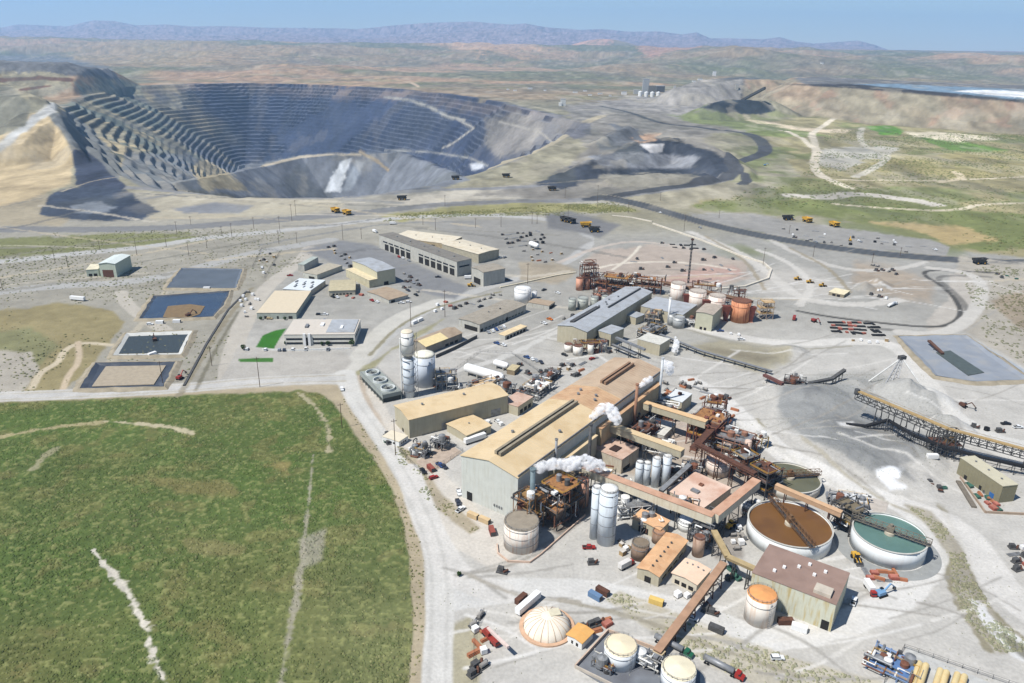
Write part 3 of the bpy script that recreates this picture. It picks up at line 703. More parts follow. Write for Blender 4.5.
RUSTWHITE = M((226,214,200), .65, 0, .06, .75, (196,148,116), .4, 'rust_streaked_white')
PINKTANK = M((212,158,132), .7, 0, .1, .7, (176,110,82), .4, 'pink_rust_paint')
RUST = M((124,84,66), .9, 0, .25, 0, (100,60,44), .6, 'rust')
DRUST = M((98,66,52), .9, 0, .25, 0, (66,48,42), .6, 'dark_rust')
STEEL = M((150,152,154), .5, .3, .12, 0, (112,110,106), .5, 'grey_steel')
DSTEEL = M((84,84,84), .7, 0, .2, 0, (60,56,52), .6, 'dark_steel')
BLACK = M((28,28,30), .8, 0, .2, name='black_rubber')
DARK = M((40,38,36), .9, 0, .2, name='dark_opening')
CONC = M((196,194,186), .9, 0, .08, 0, (170,164,150), .3, 'concrete')
WOODP = M((92,78,66), .9, 0, .2, name='weathered_wood')
GLASS = M((36,44,52), .15, 0, .1, name='dark_glass')
YELLOW = M((212,166,60), .6, 0, .08, 0, (170,130,50), .5, 'yellow_paint')
RED = M((150,58,50), .5, 0, .1, name='red_paint')
BLUE = M((60,110,170), .5, 0, .1, name='blue_paint')
GREEN = M((50,110,80), .5, 0, .1, name='green_paint')
CREAMTANK = M((220,200,150), .5, 0, .05, 0, (214,176,112), .4, 'cream_tank_paint')
GREYW = M((192,190,180), .75, 0, .08, .4, (146,142,130), .3, 'grey_wall')
# ------------------------------------------------------------ pixel -> place helpers
def solve_h(top, base_y):
    lo, hi = 0.0, 90.0
    for _ in range(40):
        h = (lo+hi)/2; p = P(top[0], top[1], h); y = proj(p[0], p[1], 0.0)[1]
        if y < base_y: lo = h
        else: hi = h
    return (lo+hi)/2
def frame(A, B, C, h):
    a, b, c = P(*A, h), P(*B, h), P(*C, h)
    e1 = b[:2]-a[:2]; L = np.linalg.norm(e1); e1 = e1/L
    e2 = np.array([-e1[1], e1[0]]); w = float(np.dot(c[:2]-a[:2], e2))
    if w < 0: e2 = -e2; w = -w
    return a[:2], e1, e2, L, w
class Bld:
    """local frame: u along A->B, w along A->C"""
    def __init__(s, name, label, cat, A, B, C, base, h=None, wall=TAN_WALL, roof=TAN_ROOF, style='gable1', rise=None, over=.5, z0=0.0, group=None, walls=True):
        s.h = h if h is not None else solve_h(A, base)
        s.o, s.e1, s.e2, s.L, s.w = frame(A, B, C, s.h)
        if group is None: group = None
        c = s.pt(s.L/2, s.w/2); s.root = thing(name, label, cat, (c[0], c[1], z0), group)
        s.wallm, s.roofm = wall, roof
        L, w, h = s.L, s.w, s.h
        rise = rise if rise is not None else min(L, w)*.07
        s.rise = rise; s.style = style
        mb = MB(); q = lambda u, v, z: (*s.pt(u, v), z)
        if style == 'flat':
            mb.prism([s.pt(0, 0), s.pt(L, 0), s.pt(L, w), s.pt(0, w)][::s.ori()], z0, h)
            _f = True
            r = MB().prism([s.pt(-over*.4, -over*.4), s.pt(L+over*.4, -over*.4), s.pt(L+over*.4, w+over*.4), s.pt(-over*.4, w+over*.4)][::s.ori()], h, h+.35)
        else:
            g1 = style == 'gable1'     # ridge runs along u
            Lr, Wr = (L, w) if g1 else (w, L)
            k = (lambda a, b, z: q(a, b, z)) if g1 else (lambda a, b, z: q(b, a, z))
            if style == 'shed': pr = [(0, 0), (Wr, rise)]
            else: pr = [(0, 0), (Wr/2, rise), (Wr, 0)]
            v = []
            for a in (0, Lr):
                v += [k(a, 0, z0), k(a, Wr, z0), k(a, Wr, h+pr[-1][1])]
                v += [k(a, Wr/2, h+rise)] if len(pr) == 3 else []
                v += [k(a, 0, h)]
            n = len(v)//2
            mb.add(v, [tuple(range(n)), tuple(range(2*n-1, n-1, -1))]+[(i, (i+1) % n, n+(i+1) % n, n+i) for i in range(n)])
            r = MB(); th = .3
            for i in range(len(pr)-1):
                (b0, za), (b1, zb) = pr[i], pr[i+1]
                sl = (zb-za)/(b1-b0)
                if i == 0: b0 -= over; za -= sl*over
                if i == len(pr)-2: b1 += over; zb += sl*over
                P8 = [k(a, b, h+z+dz+.02) for dz in (0, th) for a, b, z in ((-over, b0, za), (Lr+over, b0, za), (Lr+over, b1, zb), (-over, b1, zb))]
                r.add(P8, [(3,2,1,0), (4,5,6,7), (0,1,5,4), (1,2,6,5), (2,3,7,6), (3,0,4,7)])
                ns_ = max(2, int(Lr/2.6))
                for j in range(ns_+1):
                    a = Lr*j/ns_; r.beam(k(a, b0, h+za+th+.05), k(a, b1, h+zb+th+.05), .16, .1)
        for (p0, p1, ln) in ((s.pt(0, -.01), s.pt(L, -.01), L), (s.pt(-.01, 0), s.pt(-.01, w), w), (s.pt(L+.01, 0), s.pt(L+.01, w), w)):
            for j in range(int(ln/2)+1):
                f = min(1, j*2/ln); x, y = p0[0]+(p1[0]-p0[0])*f, p0[1]+(p1[1]-p0[1])*f; mb.beam((x, y, z0), (x, y, h), .05)
        if walls: s.wall = mb.build('wall', wall, s.root)
        s.roof = r.build('roof', roof, s.root); s.roof['_o'] = list(s.root['_o'])
    def ori(s): return 1
    def pt(s, u, v):
        p = s.o+s.e1*u+s.e2*v; return (float(p[0]), float(p[1]))
    def rz(s): return math.atan2(s.e1[1], s.e1[0])
    def open(s, side, t0, t1, z0, z1, name='door', m=DARK, out=.06, n=1, gap=.3, depth=.3):
        """side 'f' along u at v=0; 'e' along v at u=0; 'b' far end u=L ; proud slab; n repeats within t0..t1"""
        res = []
        for i in range(n):
            a = t0+(t1-t0)*(i+gap/2)/n if n > 1 else t0; b = t0+(t1-t0)*(i+1-gap/2)/n if n > 1 else t1
            if side == 'f': pts = [s.pt(a*s.L, -out), s.pt(b*s.L, -out), s.pt(b*s.L, depth), s.pt(a*s.L, depth)]
            elif side == 'e': pts = [s.pt(-out, a*s.w), s.pt(-out, b*s.w), s.pt(depth, b*s.w), s.pt(depth, a*s.w)]
            else: pts = [s.pt(s.L+out, a*s.w), s.pt(s.L+out, b*s.w), s.pt(s.L-depth, b*s.w), s.pt(s.L-depth, a*s.w)]
            res.append(MB().prism(pts, z0, z1).build(name, m, s.root))
        return res
    def zroof(s, u, v):
        if s.style == 'flat': return s.h+.35
        if s.style == 'shed': return s.h+.3+s.rise*v/s.w
        x, W_ = (v, s.w) if s.style == 'gable1' else (u, s.L)
        return s.h+.32+s.rise*(1-abs(x-W_/2)/(W_/2))
    def vent(s, u, v, r=.6, h=1.0, m=STEEL, name='roof_vent', box=False):
        p = s.pt(u*s.L, v*s.w); z = s.zroof(u*s.L, v*s.w)
        mb = MB()
        if box: mb.box(p, (r*2, r*2, h+.4), s.rz(), z-.4)
        else: mb.cyl(p, r*.7, z-.4, z+h*.7, n=8).cyl(p, r, z+h*.7, z+h, n=8)
        return mb.build(name, m, s.roof)
    def box_on(s, u0, u1, v0, v1, h, name, m, z=None):
        z = s.zroof((u0+u1)/2*s.L, (v0+v1)/2*s.w) if z is None else z
        pts = [s.pt(u0*s.L, v0*s.w), s.pt(u1*s.L, v0*s.w), s.pt(u1*s.L, v1*s.w), s.pt(u0*s.L, v1*s.w)]
        return MB().prism(pts, z-.5, z+h).build(name, m, s.roof)
def dist(p): return float(np.dot(np.array([p[0], p[1], p[2] if len(p) > 2 else 0])-CAMP, _f))
def tank_geo(xl, xr, ytop, ybot):
    """left/right edges, y of the top centre, y of the nearest base edge -> centre, radius, height"""
    xc = (xl+xr)/2; r = 5.0
    for _ in range(20):
        n = P(xc, ybot); d = np.array([n[0], n[1]]); d /= np.linalg.norm(d)
        c = n[:2]+d*r; r = (xr-xl)/2*dist((c[0], c[1], 4))/FPX/1.02
    lo, hi = .5, 90
    for _ in range(40):
        h = (lo+hi)/2
        if proj(c[0], c[1], h)[1] > ytop: lo = h
        else: hi = h
    return (float(c[0]), float(c[1])), float(r), float(h)
def rail(mb, pts, z, h=1.1, step=3.0, w=.09):
    for a, b in zip(pts[:-1], pts[1:]):
        L = math.dist(a, b); n = max(1, int(L/step))
        for zz in (h*.5, h): mb.beam((*a, z+zz), (*b, z+zz), w)
        for i in range(n+1):
            t = i/n; x, y = a[0]+(b[0]-a[0])*t, a[1]+(b[1]-a[1])*t; mb.beam((x, y, z), (x, y, z+h), w)
def circle(c, r, n=24): return [(c[0]+r*math.cos(2*math.pi*i/n), c[1]+r*math.sin(2*math.pi*i/n)) for i in range(n)]
def tank(name, label, xl, xr, ytop, ybot, m=WHITE, roof='cone', roofm=None, rings=2, ladder=True, railm=STEEL, cat='tank', group=None, rr=.12, geo_=None):
    c, r, h = geo_ or tank_geo(xl, xr, ytop, ybot)
    t = thing(name, label, cat, (c[0], c[1], 0), group)
    MB().cyl(c, r, 0, h, n=36).build('shell', m, t, True)
    roofm = roofm or m
    rf = t
    if roof == 'cone': rf = MB().cone(c, r*1.01, h, r*rr*2, n=36).build('roof', roofm, t)
    elif roof == 'dome': rf = MB().dome(c, r*1.0, h, r*.35, n=36).build('roof', roofm, t, True)
    elif roof == 'flat': rf = MB().cyl(c, r*1.01, h, h+.2, n=36).build('roof', roofm, t)
    if rf is not t: rf['_o'] = list(t['_o'])
    if rings:
        rg = MB()
        for i in range(rings): 
            z = h*(i+1)/(rings+.3); rg.ring(c, r*.99, r+.12, z-.12, z+.12, 36)
        rg.build('stiffener_ring', railm, t)
    if r > 2:
        rl = MB(); cc = circle(c, r*.96, 20); rail(rl, cc+[cc[0]], h+.1, step=4); rl.build('railing', railm, rf)
    if ladder:
        a = math.atan2(-c[1], -c[0])+.7
        x, y = c[0]+(r+.5)*math.cos(a), c[1]+(r+.5)*math.sin(a); tx, ty = -math.sin(a)*.35, math.cos(a)*.35
        ld = MB(); ld.beam((x+tx, y+ty, 0), (x+tx, y+ty, h+1), .1); ld.beam((x-tx, y-ty, 0), (x-tx, y-ty, h+1), .1)
        for k in range(int(h/1.2)): ld.beam((x+tx, y+ty, k*1.2+.5), (x-tx, y-ty, k*1.2+.5), .08)
        ld.build('ladder', railm, t)
    return t, c, r, h
def truss(mb, p, q, w, d, n, bar=.25):
    """box truss p->q (centre of its top), width w, depth d"""
    p, q = Vector(p), Vector(q); a = (q-p).cross(Vector((0, 0, 1))); a.normalize(); a = a*(w/2); dn = Vector((0, 0, -d))
    for s_ in (-1, 1):
        mb.beam(p+a*s_, q+a*s_, bar); mb.beam(p+a*s_+dn, q+a*s_+dn, bar)
        for i in range(n+1):
            x = p.lerp(q, i/n)+a*s_; mb.beam(x, x+dn, bar*.7)
            if i < n:
                y = p.lerp(q, (i+1)/n)+a*s_
                if i % 2: mb.beam(x, y+dn, bar*.7)
                else: mb.beam(x+dn, y, bar*.7)
    for i in range(n+1):
        x = p.lerp(q, i/n); mb.beam(x-a+dn, x+a+dn, bar*.7); mb.beam(x-a, x+a, bar*.7)
def gz_at(x, y):
    return float(height(np.array([x]), np.array([y]))[0])
def gallery(name, label, p, hp, q, hq, w, hh, m, roofm, legs=3, legm=DSTEEL, cat='conveyor', trussed=False, ends=(0, 1)):
    """covered conveyor gallery: pixel points are the middle of its roof"""
    a, b = P(*p, hp), P(*q, hq)
    t = thing(name, label, cat, (float(a[0]), float(a[1]), 0))
    a, b = Vector(a), Vector(b)
    body = MB().beam(a-Vector((0, 0, hh/2+.15)), b-Vector((0, 0, hh/2+.15)), w, hh); body.build('gallery_wall', m, t)
    MB().beam(a, b, w*1.12, .28).build('roof', roofm, t)
    side = (b-a).cross(Vector((0, 0, 1))).normalized()*(w*.45)
    for i in range(legs):
        f = (i+.5)/legs; x = a.lerp(b, f); lg = MB(); z1 = x.z-hh-.1
        if z1 < .6: continue
        g0 = 0
        for s_ in (-1, 1): lg.beam((x.x+side.x*s_*1.3, x.y+side.y*s_*1.3, g0), (x.x+side.x*s_, x.y+side.y*s_, z1), .4)
        lg.beam((x.x-side.x, x.y-side.y, z1*.5), (x.x+side.x, x.y+side.y, z1*.5), .25)
        lg.beam((x.x-side.x*1.2, x.y-side.y*1.2, .3), (x.x+side.x, x.y+side.y, z1*.5), .2)
        lg.beam((x.x+side.x*1.2, x.y+side.y*1.2, .3), (x.x-side.x, x.y-side.y, z1*.5), .2)
        lg.build('trestle_leg', legm, t)
    if trussed:
        tb = MB(); truss(tb, a-Vector((0, 0, hh)), b-Vector((0, 0, hh)), w, 1.6, max(3, int((b-a).length/4)), .25); tb.build('truss', legm, t)
    return t, a, b
# ============================================================ buildings
def hd(px_, py_, dx, dy):
    a, b = P(px_, py_), P(px_+dx, py_+dy); return math.atan2(b[1]-a[1], b[0]-a[0])
# --- long processing hall
b = Bld('processing_hall', 'very long tan-roofed processing hall, biggest building of the plant, with white steam over its side', 'industrial hall', (518,478), (663,371), (463.5,454), 521, wall=PALE_WALL, roof=TAN_ROOF, rise=3.5)
hall = b
b.box_on(.04, .50, .43, .47, 2.0, 'ridge_vent', M((150,140,120), .8)); b.box_on(.04, .50, .50, .54, 2.0, 'ridge_vent', M((150,140,120), .8)); b.box_on(.04, .50, .47, .50, .3, 'ridge_slot', DARK)
b.box_on(.70, .93, .43, .47, 2.0, 'ridge_vent', M((150,120,96), .8)); b.box_on(.70, .93, .50, .54, 2.0, 'ridge_vent', M((150,120,96), .8)); b.box_on(.70, .93, .47, .50, .3, 'ridge_slot', DARK)
# rust-dusted eastern half of the roof
def roof_patch(b, u0, u1, m, name):
    mb = MB(); L, w = b.L, b.w
    for v0, v1 in ((-.5, w/2), (w/2, w+.5)):
        z = lambda v: b.h+.345+b.rise*(1-abs(v-w/2)/(w/2))
        q = [(*b.pt(u, v), z(v)) for u, v in ((u0*L, v0), (u1*L, v0), (u1*L, v1), (u0*L, v1))]
        mb.add(q+[(x, y, zz+.05) for x, y, zz in q], [(4,5,6,7), (0,1,5,4), (1,2,6,5), (2,3,7,6), (3,0,4,7)])
    return mb.build(name, m, b.root)
roof_patch(b, .51, .66, ORANGE_ROOF, 'rusty_roof_section'); roof_patch(b, .664, 1.003, M((186,164,140), .8, 0, .12, 0, (160,132,108), .1), 'rusty_roof_section')
for u, v in ((.57,.30),(.60,.36),(.57,.62),(.61,.68),(.2,.75),(.3,.2)): b.vent(u, v, .9, 1.4)
for u0, u1, zt, m_ in ((.17,.44,18,TAN_ROOF), (.47,.95,20,ORANGE_ROOF)):
    q = [b.pt(u0*b.L, -3.5), b.pt(u1*b.L, -3.5), b.pt(u1*b.L, -.02), b.pt(u0*b.L, -.02)]
    MB().prism(q, 6, zt).build('lean_to_wall', M((196,176,140),.8,0,.08,.5,(180,120,80),.3) if u0 > .4 else TAN_WALL, b.root)
    q = [b.pt(u0*b.L-.3, -4), b.pt(u1*b.L+.3, -4), b.pt(u1*b.L+.3, -.02), b.pt(u0*b.L-.3, -.02)]
    MB().prism(q, zt, zt+.4).build('lean_to_roof', m_, b.root)
b.open('e', .25, .42, 3.2, 4.4, 'wall_vent', STEEL, .5, 4, .6); b.open('e', .80, .9, 0, 5, 'door', DARK)
b.open('f', .02, .10, 0, 5.5, 'door', DARK); b.open('f', .17, .95, 1, 5.5, 'door', DARK, .1, 9, .35)
b.open('f', .0, 1.0, 25.4, 26.1, 'gutter', STEEL, .12)
# --- tan warehouse
b = Bld('oxygen_plant_hall', 'tan sheet-metal hall with pale yellow roof beside the tall white column', 'industrial hall', (409,420), (508,395.4), (393,406), 438.5, rise=1.6)
b.vent(.2,.5,.8,1.2); b.vent(.62,.5,.8,1.2); b.open('f', .31, .40, 0, 4.6, 'roller_door', STEEL); b.open('f', .82, .92, 0, 5, 'roller_door', STEEL); b.open('e', .4, .5, 0, 2.4)
b = Bld('annex_building', 'small flat tan annex in front of the tan sheet-metal hall', 'building', (466.5,435.5), (491,425.6), (450.7,422.6), 443, rise=.6)
b.vent(.5,.5,.5,.7); b.open('f', .55, .8, 0, 3, 'door', DARK)
b = Bld('pump_building', 'low pinkish-roofed building touching the far end of the tan sheet-metal hall', 'building', (518,407), (533,397), (508,398), 416, roof=PINK_ROOF, style='flat')
b.open('f', .1, .9, .5, 3.2, 'window', DARK, .06, 3)
b = Bld('small_office', 'little white office with tan roof at the corner post of the tan sheet-metal hall', 'building', (399,442), (408,436), (391,431), 447, wall=WHITE, roof=CREAM, style='flat'); b.open('f', .2, .8, .8, 2, 'window', GLASS, .05, 3); b.open('e', .2, .8, .8, 2, 'window', GLASS, .05, 3)
b = Bld('two_tone_shed', 'shed with one yellow and one brown roof slope behind the white round tank', 'shed', (426,347), (462,333), (412,341), 355, wall=DUSTY_ROOF, roof=BROWN_ROOF, rise=2.5)
roof_patch_m = M((232,212,160),.7,0,.05)
mb = MB(); v1 = b.w/2; z = lambda v: b.h+.36+b.rise*(1-abs(v-b.w/2)/(b.w/2))
mb.add([(*b.pt(u, v), z(v)+dz) for dz in (0,.06) for u, v in ((-.5,-.5),(b.L*.6,-.5),(b.L*.6,v1),(-.5,v1))], [(4,5,6,7),(0,1,5,4),(1,2,6,5),(2,3,7,6),(3,0,4,7)]); mb.build('yellow_roof_section', roof_patch_m, b.root)
b.open('b', .2,.8,0,3,'door',DARK); b.open('f', .5,.9,.5,2.5,'window',DARK,.06,3)
b = Bld('open_fronted_shed', 'long brown-roofed shed with an open dark porch at its left end', 'shed', (479.5,324.5), (526,304.7), (456.8,319.5), 332.6, wall=GREYW, roof=DUSTY_ROOF, rise=.8)
b.open('e', .1, .72, 0, 3.8, 'open_bay', DARK, .1); b.open('f', .02, .07, 0, 2.6, 'door', DARK); b.open('f', .55, .6, 0, 3, 'door', DARK); b.open('f', .1, .95, 1, 2.2, 'window', M((96,104,92),.8), .05, 12, .3); b.vent(.4,.5); b.vent(.6,.4,.8,1.0,DSTEEL)
# --- maintenance shop with twelve bays
b = Bld('truck_shop', 'long flat-roofed truck workshop with a row of dark open bays', 'workshop', (457,262), (378.8,234.6), (472.6,259.3), 276.8, wall=GREYW, roof=M((128,124,116),.85,0,.08,0,(108,104,98),.2), style='flat')
for (a, c_, n_) in ((.02,.47,6),(.56,.93,5)): b.open('f', a, c_, 0, 7.0, 'bay_door', DARK, .1, n_, .28, .4)
b.open('f', .02, .47, 8.4, 10, 'window', GLASS, .06, 6, .2); b.open('f', .56, .95, 8.4, 10, 'window', GLASS, .06, 5, .2); b.open('e', .15, .85, 9, 10.6, 'window', GLASS, .06, 1)
for i in range(5): b.vent(.12+.18*i, .5, .9, 1.0, STEEL)
b = Bld('parts_warehouse', 'cream-roofed warehouse attached behind the right half of the truck workshop', 'warehouse', (478.5,254.3), (499,249.4), (447,243), 263.5, wall=M((176,170,150),.8), roof=CREAM, style='gable2', rise=.8)
for u, v in ((.5,.2),(.5,.5),(.5,.8)): b.vent(u, v, .7, 1)
b = Bld('store_building', 'cream-roofed store attached behind the left half of the truck workshop', 'warehouse', (447,244), (462,237), (408,230.5), 249, wall=M((176,160,130),.8), roof=CREAM, style='flat'); b.open('e', .2,.9,2,3,'window',DARK,.06,8)
for u, v in ((.4,.2),(.5,.4),(.5,.7)): b.vent(u, v, .7, 1)
b = Bld('wash_bay', 'grey box building standing at the right end of the truck workshop', 'building', (483.5,272.5), (505,268.5), (473.6,267), 286.5, wall=GREYW, roof=DUSTY_ROOF, rise=1)
b.open('e', .25, .8, 0, 6, 'bay_door', DARK)
b = Bld('high_store', 'tall building with blue-grey roof left of the truck workshop yard', 'building', (377,271.8), (395,268.4), (358.5,259.5), 286.5, wall=M((204,198,170),.8,0,.05), roof=GREY_ROOF, rise=1.2)
q = [b.pt(-9, 0), b.pt(-.02, 0), b.pt(-.02, b.w*.95), b.pt(-9, b.w*.95)]; MB().prism(q, 0, b.h*.52).build('side_wing', M((198,190,160),.8), b.root); MB().prism([b.pt(-9.3, -.3), b.pt(-.02, -.3), b.pt(-.02, b.w*.96), b.pt(-9.3, b.w*.96)], b.h*.52, b.h*.52+.3).build('wing_roof', M((214,200,166),.8), b.root)
b.open('f', .35, .6, 0, 3.5)
b = Bld('low_shop', 'low tan-roofed shop in front of the tall building with blue-grey roof', 'building', (389,300), (408,295), (382,288), 303.5, wall=GREYW, roof=BROWN_ROOF, rise=.8); b.open('f', .1,.3,0,2.4); 
b = Bld('bungalow_office', 'pale hipped office with dusty tan roof across from the tall building', 'building', (329,291), (355,290), (333,280.5), 296, wall=M((200,192,170),.8), roof=M((186,176,146),.85), rise=1.8); b.open('f', .1,.9,.8,2.2,'window',GLASS,.05,6)
b = Bld('wide_store', 'wide cream-roofed store with grey front and shaded right side, behind the office lawn', 'warehouse', (296,313), (256.7,303+10), (308,291), 319, wall=M((176,182,170),.8), roof=M((212,198,172),.75,0,.05), style='flat')
b.open('f', .1,.2,0,2.6); b.open('f', .45,.5,0,2.6); b.open('f',.75,.82,0,2.6)
b = Bld('white_store', 'low building with white cluttered roof behind the wide cream-roofed store', 'building', (310,291), (283,289), (313,279.5), 296, wall=GREYW, roof=M((214,220,222),.7,0,.06), style='flat')
for i in range(9): b.box_on(.08+.1*i, .13+.1*i, .2+.2*(i%3), .35+.2*(i%3), .9, 'roof_unit', M((226,228,228),.6) if i % 2 else STEEL)
b = Bld('brown_roof_hut', 'brown-roofed hut left of the curving yard road, behind the white-roofed building', 'building', (317,275), (303,272.5), (321,262), 280, wall=M((196,196,184),.8), roof=M((176,168,150),.85), style='flat'); b.open('f',.2,.6,0,2.5,'door',DARK)
b = Bld('green_tall_hut', 'narrow grey hut with pale front behind the brown-roofed hut', 'building', (304,265), (298,264.5), (308,256.5), 272, wall=GREYW, roof=M((170,178,170),.8), style='flat')
# --- administration building
b = Bld('administration_building', 'two-storey white office building with dark window bands behind the green lawn', 'office building', (354.5,334.4), (284.3,334.8), (358.5,319.5), 345, wall=M((226,222,210),.8,0,.04), roof=M((204,196,184),.8,0,.05), style='flat')
for z0, z1 in ((.9, 2.6), (4.4, 6.0)):
    b.open('f', .02, .60, z0, z1, 'window_band', GLASS, .08); b.open('f', .75, .98, z0, z1, 'window_band', GLASS, .08)
b.open('e', .1, .9, 4.4, 6.0, 'window_band', GLASS, .08)
MB().prism([b.pt(b.L*.63, -1.2), b.pt(b.L*.665, -1.2), b.pt(b.L*.665, -.02), b.pt(b.L*.63, -.02)], 0, b.h+1).build('entrance_pier', WHITE2, b.root)
MB().prism([b.pt(b.L*.70, -1.2), b.pt(b.L*.735, -1.2), b.pt(b.L*.735, -.02), b.pt(b.L*.70, -.02)], 0, b.h+1).build('entrance_pier', WHITE2, b.root)
b.open('f', .665, .70, 0, 6.4, 'entrance_glass', DARK, .1)
b.box_on(.02, .42, .1, .95, .5, 'raised_roof', GREY_ROOF); b.box_on(.2,.24,.3,.5,1.2,'roof_unit',WHITE2); b.box_on(.72,.76,.4,.6,1.3,'roof_unit',STEEL); b.box_on(.5,.55,.5,.7,1,'roof_unit',WHITE2)
# --- left shed
b = Bld('tall_shed', 'isolated tall pale-green shed with a big brown door, left of the settling ponds', 'shed', (114.8,263.9), (98.6,263.7), (125.5,255.3), 277.3, wall=M((196,204,186),.8,0,.05), roof=M((214,222,218),.7,0,.04), style='gable2', rise=1.2)
b.open('f', .18, .85, 0, 7.5, 'roller_door', M((104,72,60),.85))
b2 = Bld('low_garage', 'low two-door garage attached left of the tall pale-green shed', 'garage', (98,269.3), (86,270), (100,264), 276, wall=M((196,204,186),.8), roof=M((222,214,186),.7), style='flat'); b2.open('f', .08,.92,0,2.8,'garage_door',DARK,.06,2)
# --- grinding building and neighbours
b = Bld('grinding_building', 'grey-roofed mill building with tan walls between the rusty conveyors and the long hall', 'industrial hall', (587,332), (652,292), (558,325), 348.5, wall=TAN_WALL, roof=GREY_ROOF, rise=2.2)
b.box_on(.06, .42, .60, .66, 1.4, 'ridge_vent', DSTEEL); b.box_on(.06, .42, .68, .74, 1.4, 'ridge_vent', DSTEEL); b.box_on(.45, .97, .36, .40, 1.2, 'ridge_vent', DSTEEL)
for u, v in ((.45,.7),(.5,.55),(.55,.7),(.62,.75),(.7,.6)): b.vent(u, v, .9, 1.2)
b.open('f', .1,.18,0,5,'door',DARK)
b = Bld('mill_annex', 'tall narrow annex with grey roof and dark doorway on the front of the mill building', 'building', (611,334.5), (624,328.5), (601,329.5), 346.5, wall=TAN_WALL, roof=GREY_ROOF, style='flat'); b.open('e', .1,.9,0,5,'door',DARK)
b = Bld('motor_house', 'small tan box with light roof in front of the mill building', 'building', (636,318), (645,314.5), (624,314.5), 325, wall=TAN_WALL, roof=GREY_ROOF, style='flat')
b = Bld('crusher_house', 'tan building with blue-grey flat roof at the far end of the mill building', 'building', (683,315), (697,305), (651,300), 326, wall=TAN_WALL, roof=GREY_ROOF, style='flat'); b.open('e',.1,.2,3,5,'window',DARK)
b = Bld('substation_house', 'square tan building with brown roof in front of the round white leach tanks', 'building', (713,315), (722,306.5), (699,309.5), 331.5, wall=M((196,194,170),.8,0,.05), roof=M((176,164,150),.8), rise=.8); b.open('e',.3,.45,0,2.4); b.open('e',.55,.7,0,2.4)
b = Bld('transfer_house', 'tan transfer box with pale roof at the far right corner of the long hall', 'building', (660,345), (670,339), (643,336), 356, wall=TAN_WALL, roof=M((206,204,194),.8), style='flat')
b = Bld('reagent_building', 'box building with whitish roof right of the long hall near the covered galleries', 'building', (682,402.5), (692,394), (667,396.5), 414, wall=TAN_WALL, roof=M((216,220,220),.7,0,.06), style='flat'); b.box_on(.55,.65,.4,.6,1.6,'roof_stack',DRUST)
b = Bld('filter_building', 'flat-roofed building with rust-stained pink roof between hall and silos', 'building', (622,460), (639,448), (592,449), 474, wall=M((200,192,174),.8,0,.06,.5,(170,140,112),.3), roof=PINK_ROOF, style='flat'); b.box_on(.25,.6,.35,.6,.5,'dark_tar_patch',M((60,44,40),.9)); b.open('f',.1,.5,.5,3)
b = Bld('refinery_building', 'long rusty-tan roofed building beside the small brown tanks', 'building', (659,576.5), (687,541), (637,568.5), 587, wall=TAN_WALL, roof=M((216,174,132),.8,0,.12,0,(190,140,100),.2), rise=1.2)
for i in range(6): b.vent(.1+.13*i, .45, .5, .7, DSTEEL)
b.open('e',.35,.65,0,3.2); b.open('f',.1,.9,1,2,'window',DARK,.05,4)
b = Bld('gate_house', 'building with pale peach roof and three dark doorways right of the rusty-tan roofed building', 'building', (697,584.5), (710,570), (671,574.5), 594, wall=CREAM, roof=M((232,204,178),.8,0,.05), rise=.8)
b.open('e',.08,.92,.6,2.6,'doorway',DARK,.08,3,.3)
for i in range(4): b.vent(.75,.15+.22*i,.4,.6)
b = Bld('sample_building', 'small orange-roofed building beside the twin white silos', 'building', (660,530), (669,521), (634,517), 540, wall=TAN_WALL, roof=M((220,176,134),.8,0,.1), rise=.8); b.open('e',.4,.75,0,3.4)
b = Bld('pressure_building', 'large brown-roofed building with stained pale walls in front of the brown thickener', 'industrial building', (836,605), (849.5,573.5), (752.5,572.5), 632, wall=M((206,206,186),.75,0,.06,.8,(190,168,110),.3), roof=M((152,128,116),.85,0,.08,0,(136,112,100),.2), style='flat')
for u, v in ((.45,.30),(.25,.22),(.55,.65),(.62,.45),(.75,.75),(.8,.55)): b.vent(u, 1-v, .6, 1.0, WHITE2, box=True)
b.box_on(.08,.3,.08,.28,1.6,'roof_hatch',M((196,186,170),.8)); b.open('e',.03,.12,0,4.5,'door',DARK); b.open('f',.15,.4,0,3,'door',GREYW)
for i in range(8): 
    p_ = b.pt(-.5, b.w*(.05+.12*i))
b = Bld('workshop_shed', 'olive-grey shed with pale ribbed roof right of the big truss conveyor', 'shed', (1003,486.5), (1018,484.8), (966.7,457), 503, wall=M((140,134,108),.8,0,.06), roof=M((196,190,166),.8,0,.05), style='flat'); 
for i in range(3): b.vent(.5,.2+.3*i,.6,.6)
b.open('e',.12,.22,0,3,'roller_door',BLUE); b.open('e',.75,.82,0,2.5,'door',DARK); b.open('e',.4,.46,0,2.5,'door',DARK)
b = Bld('pad_house', 'pale shed with orange roof right of the white fabric dome', 'shed', (582,643), (593,632), (566,636), 650, wall=WHITE, roof=M((222,170,100),.8,0,.05), rise=.6); b.open('e',.25,.4,.5,2); b.open('e',.6,.72,.5,2)
b = Bld('conveyor_drive_house', 'tiny tan box at the foot of the long sloping conveyor', 'shed', (660,658), (665,652), (651,654), 663, wall=TAN_WALL, roof=M((196,176,140),.8), style='flat', h=3)
b = Bld('fuel_kiosk', 'tan kiosk with flat roof near the pale awning in the equipment yard', 'kiosk', (844,295), (850,291), (832,290), 297, wall=M((150,140,120),.8), roof=M((226,214,180),.8), style='flat', h=3); b.open('e',.2,.8,0,2.2,'doorway',DARK,.06,2)
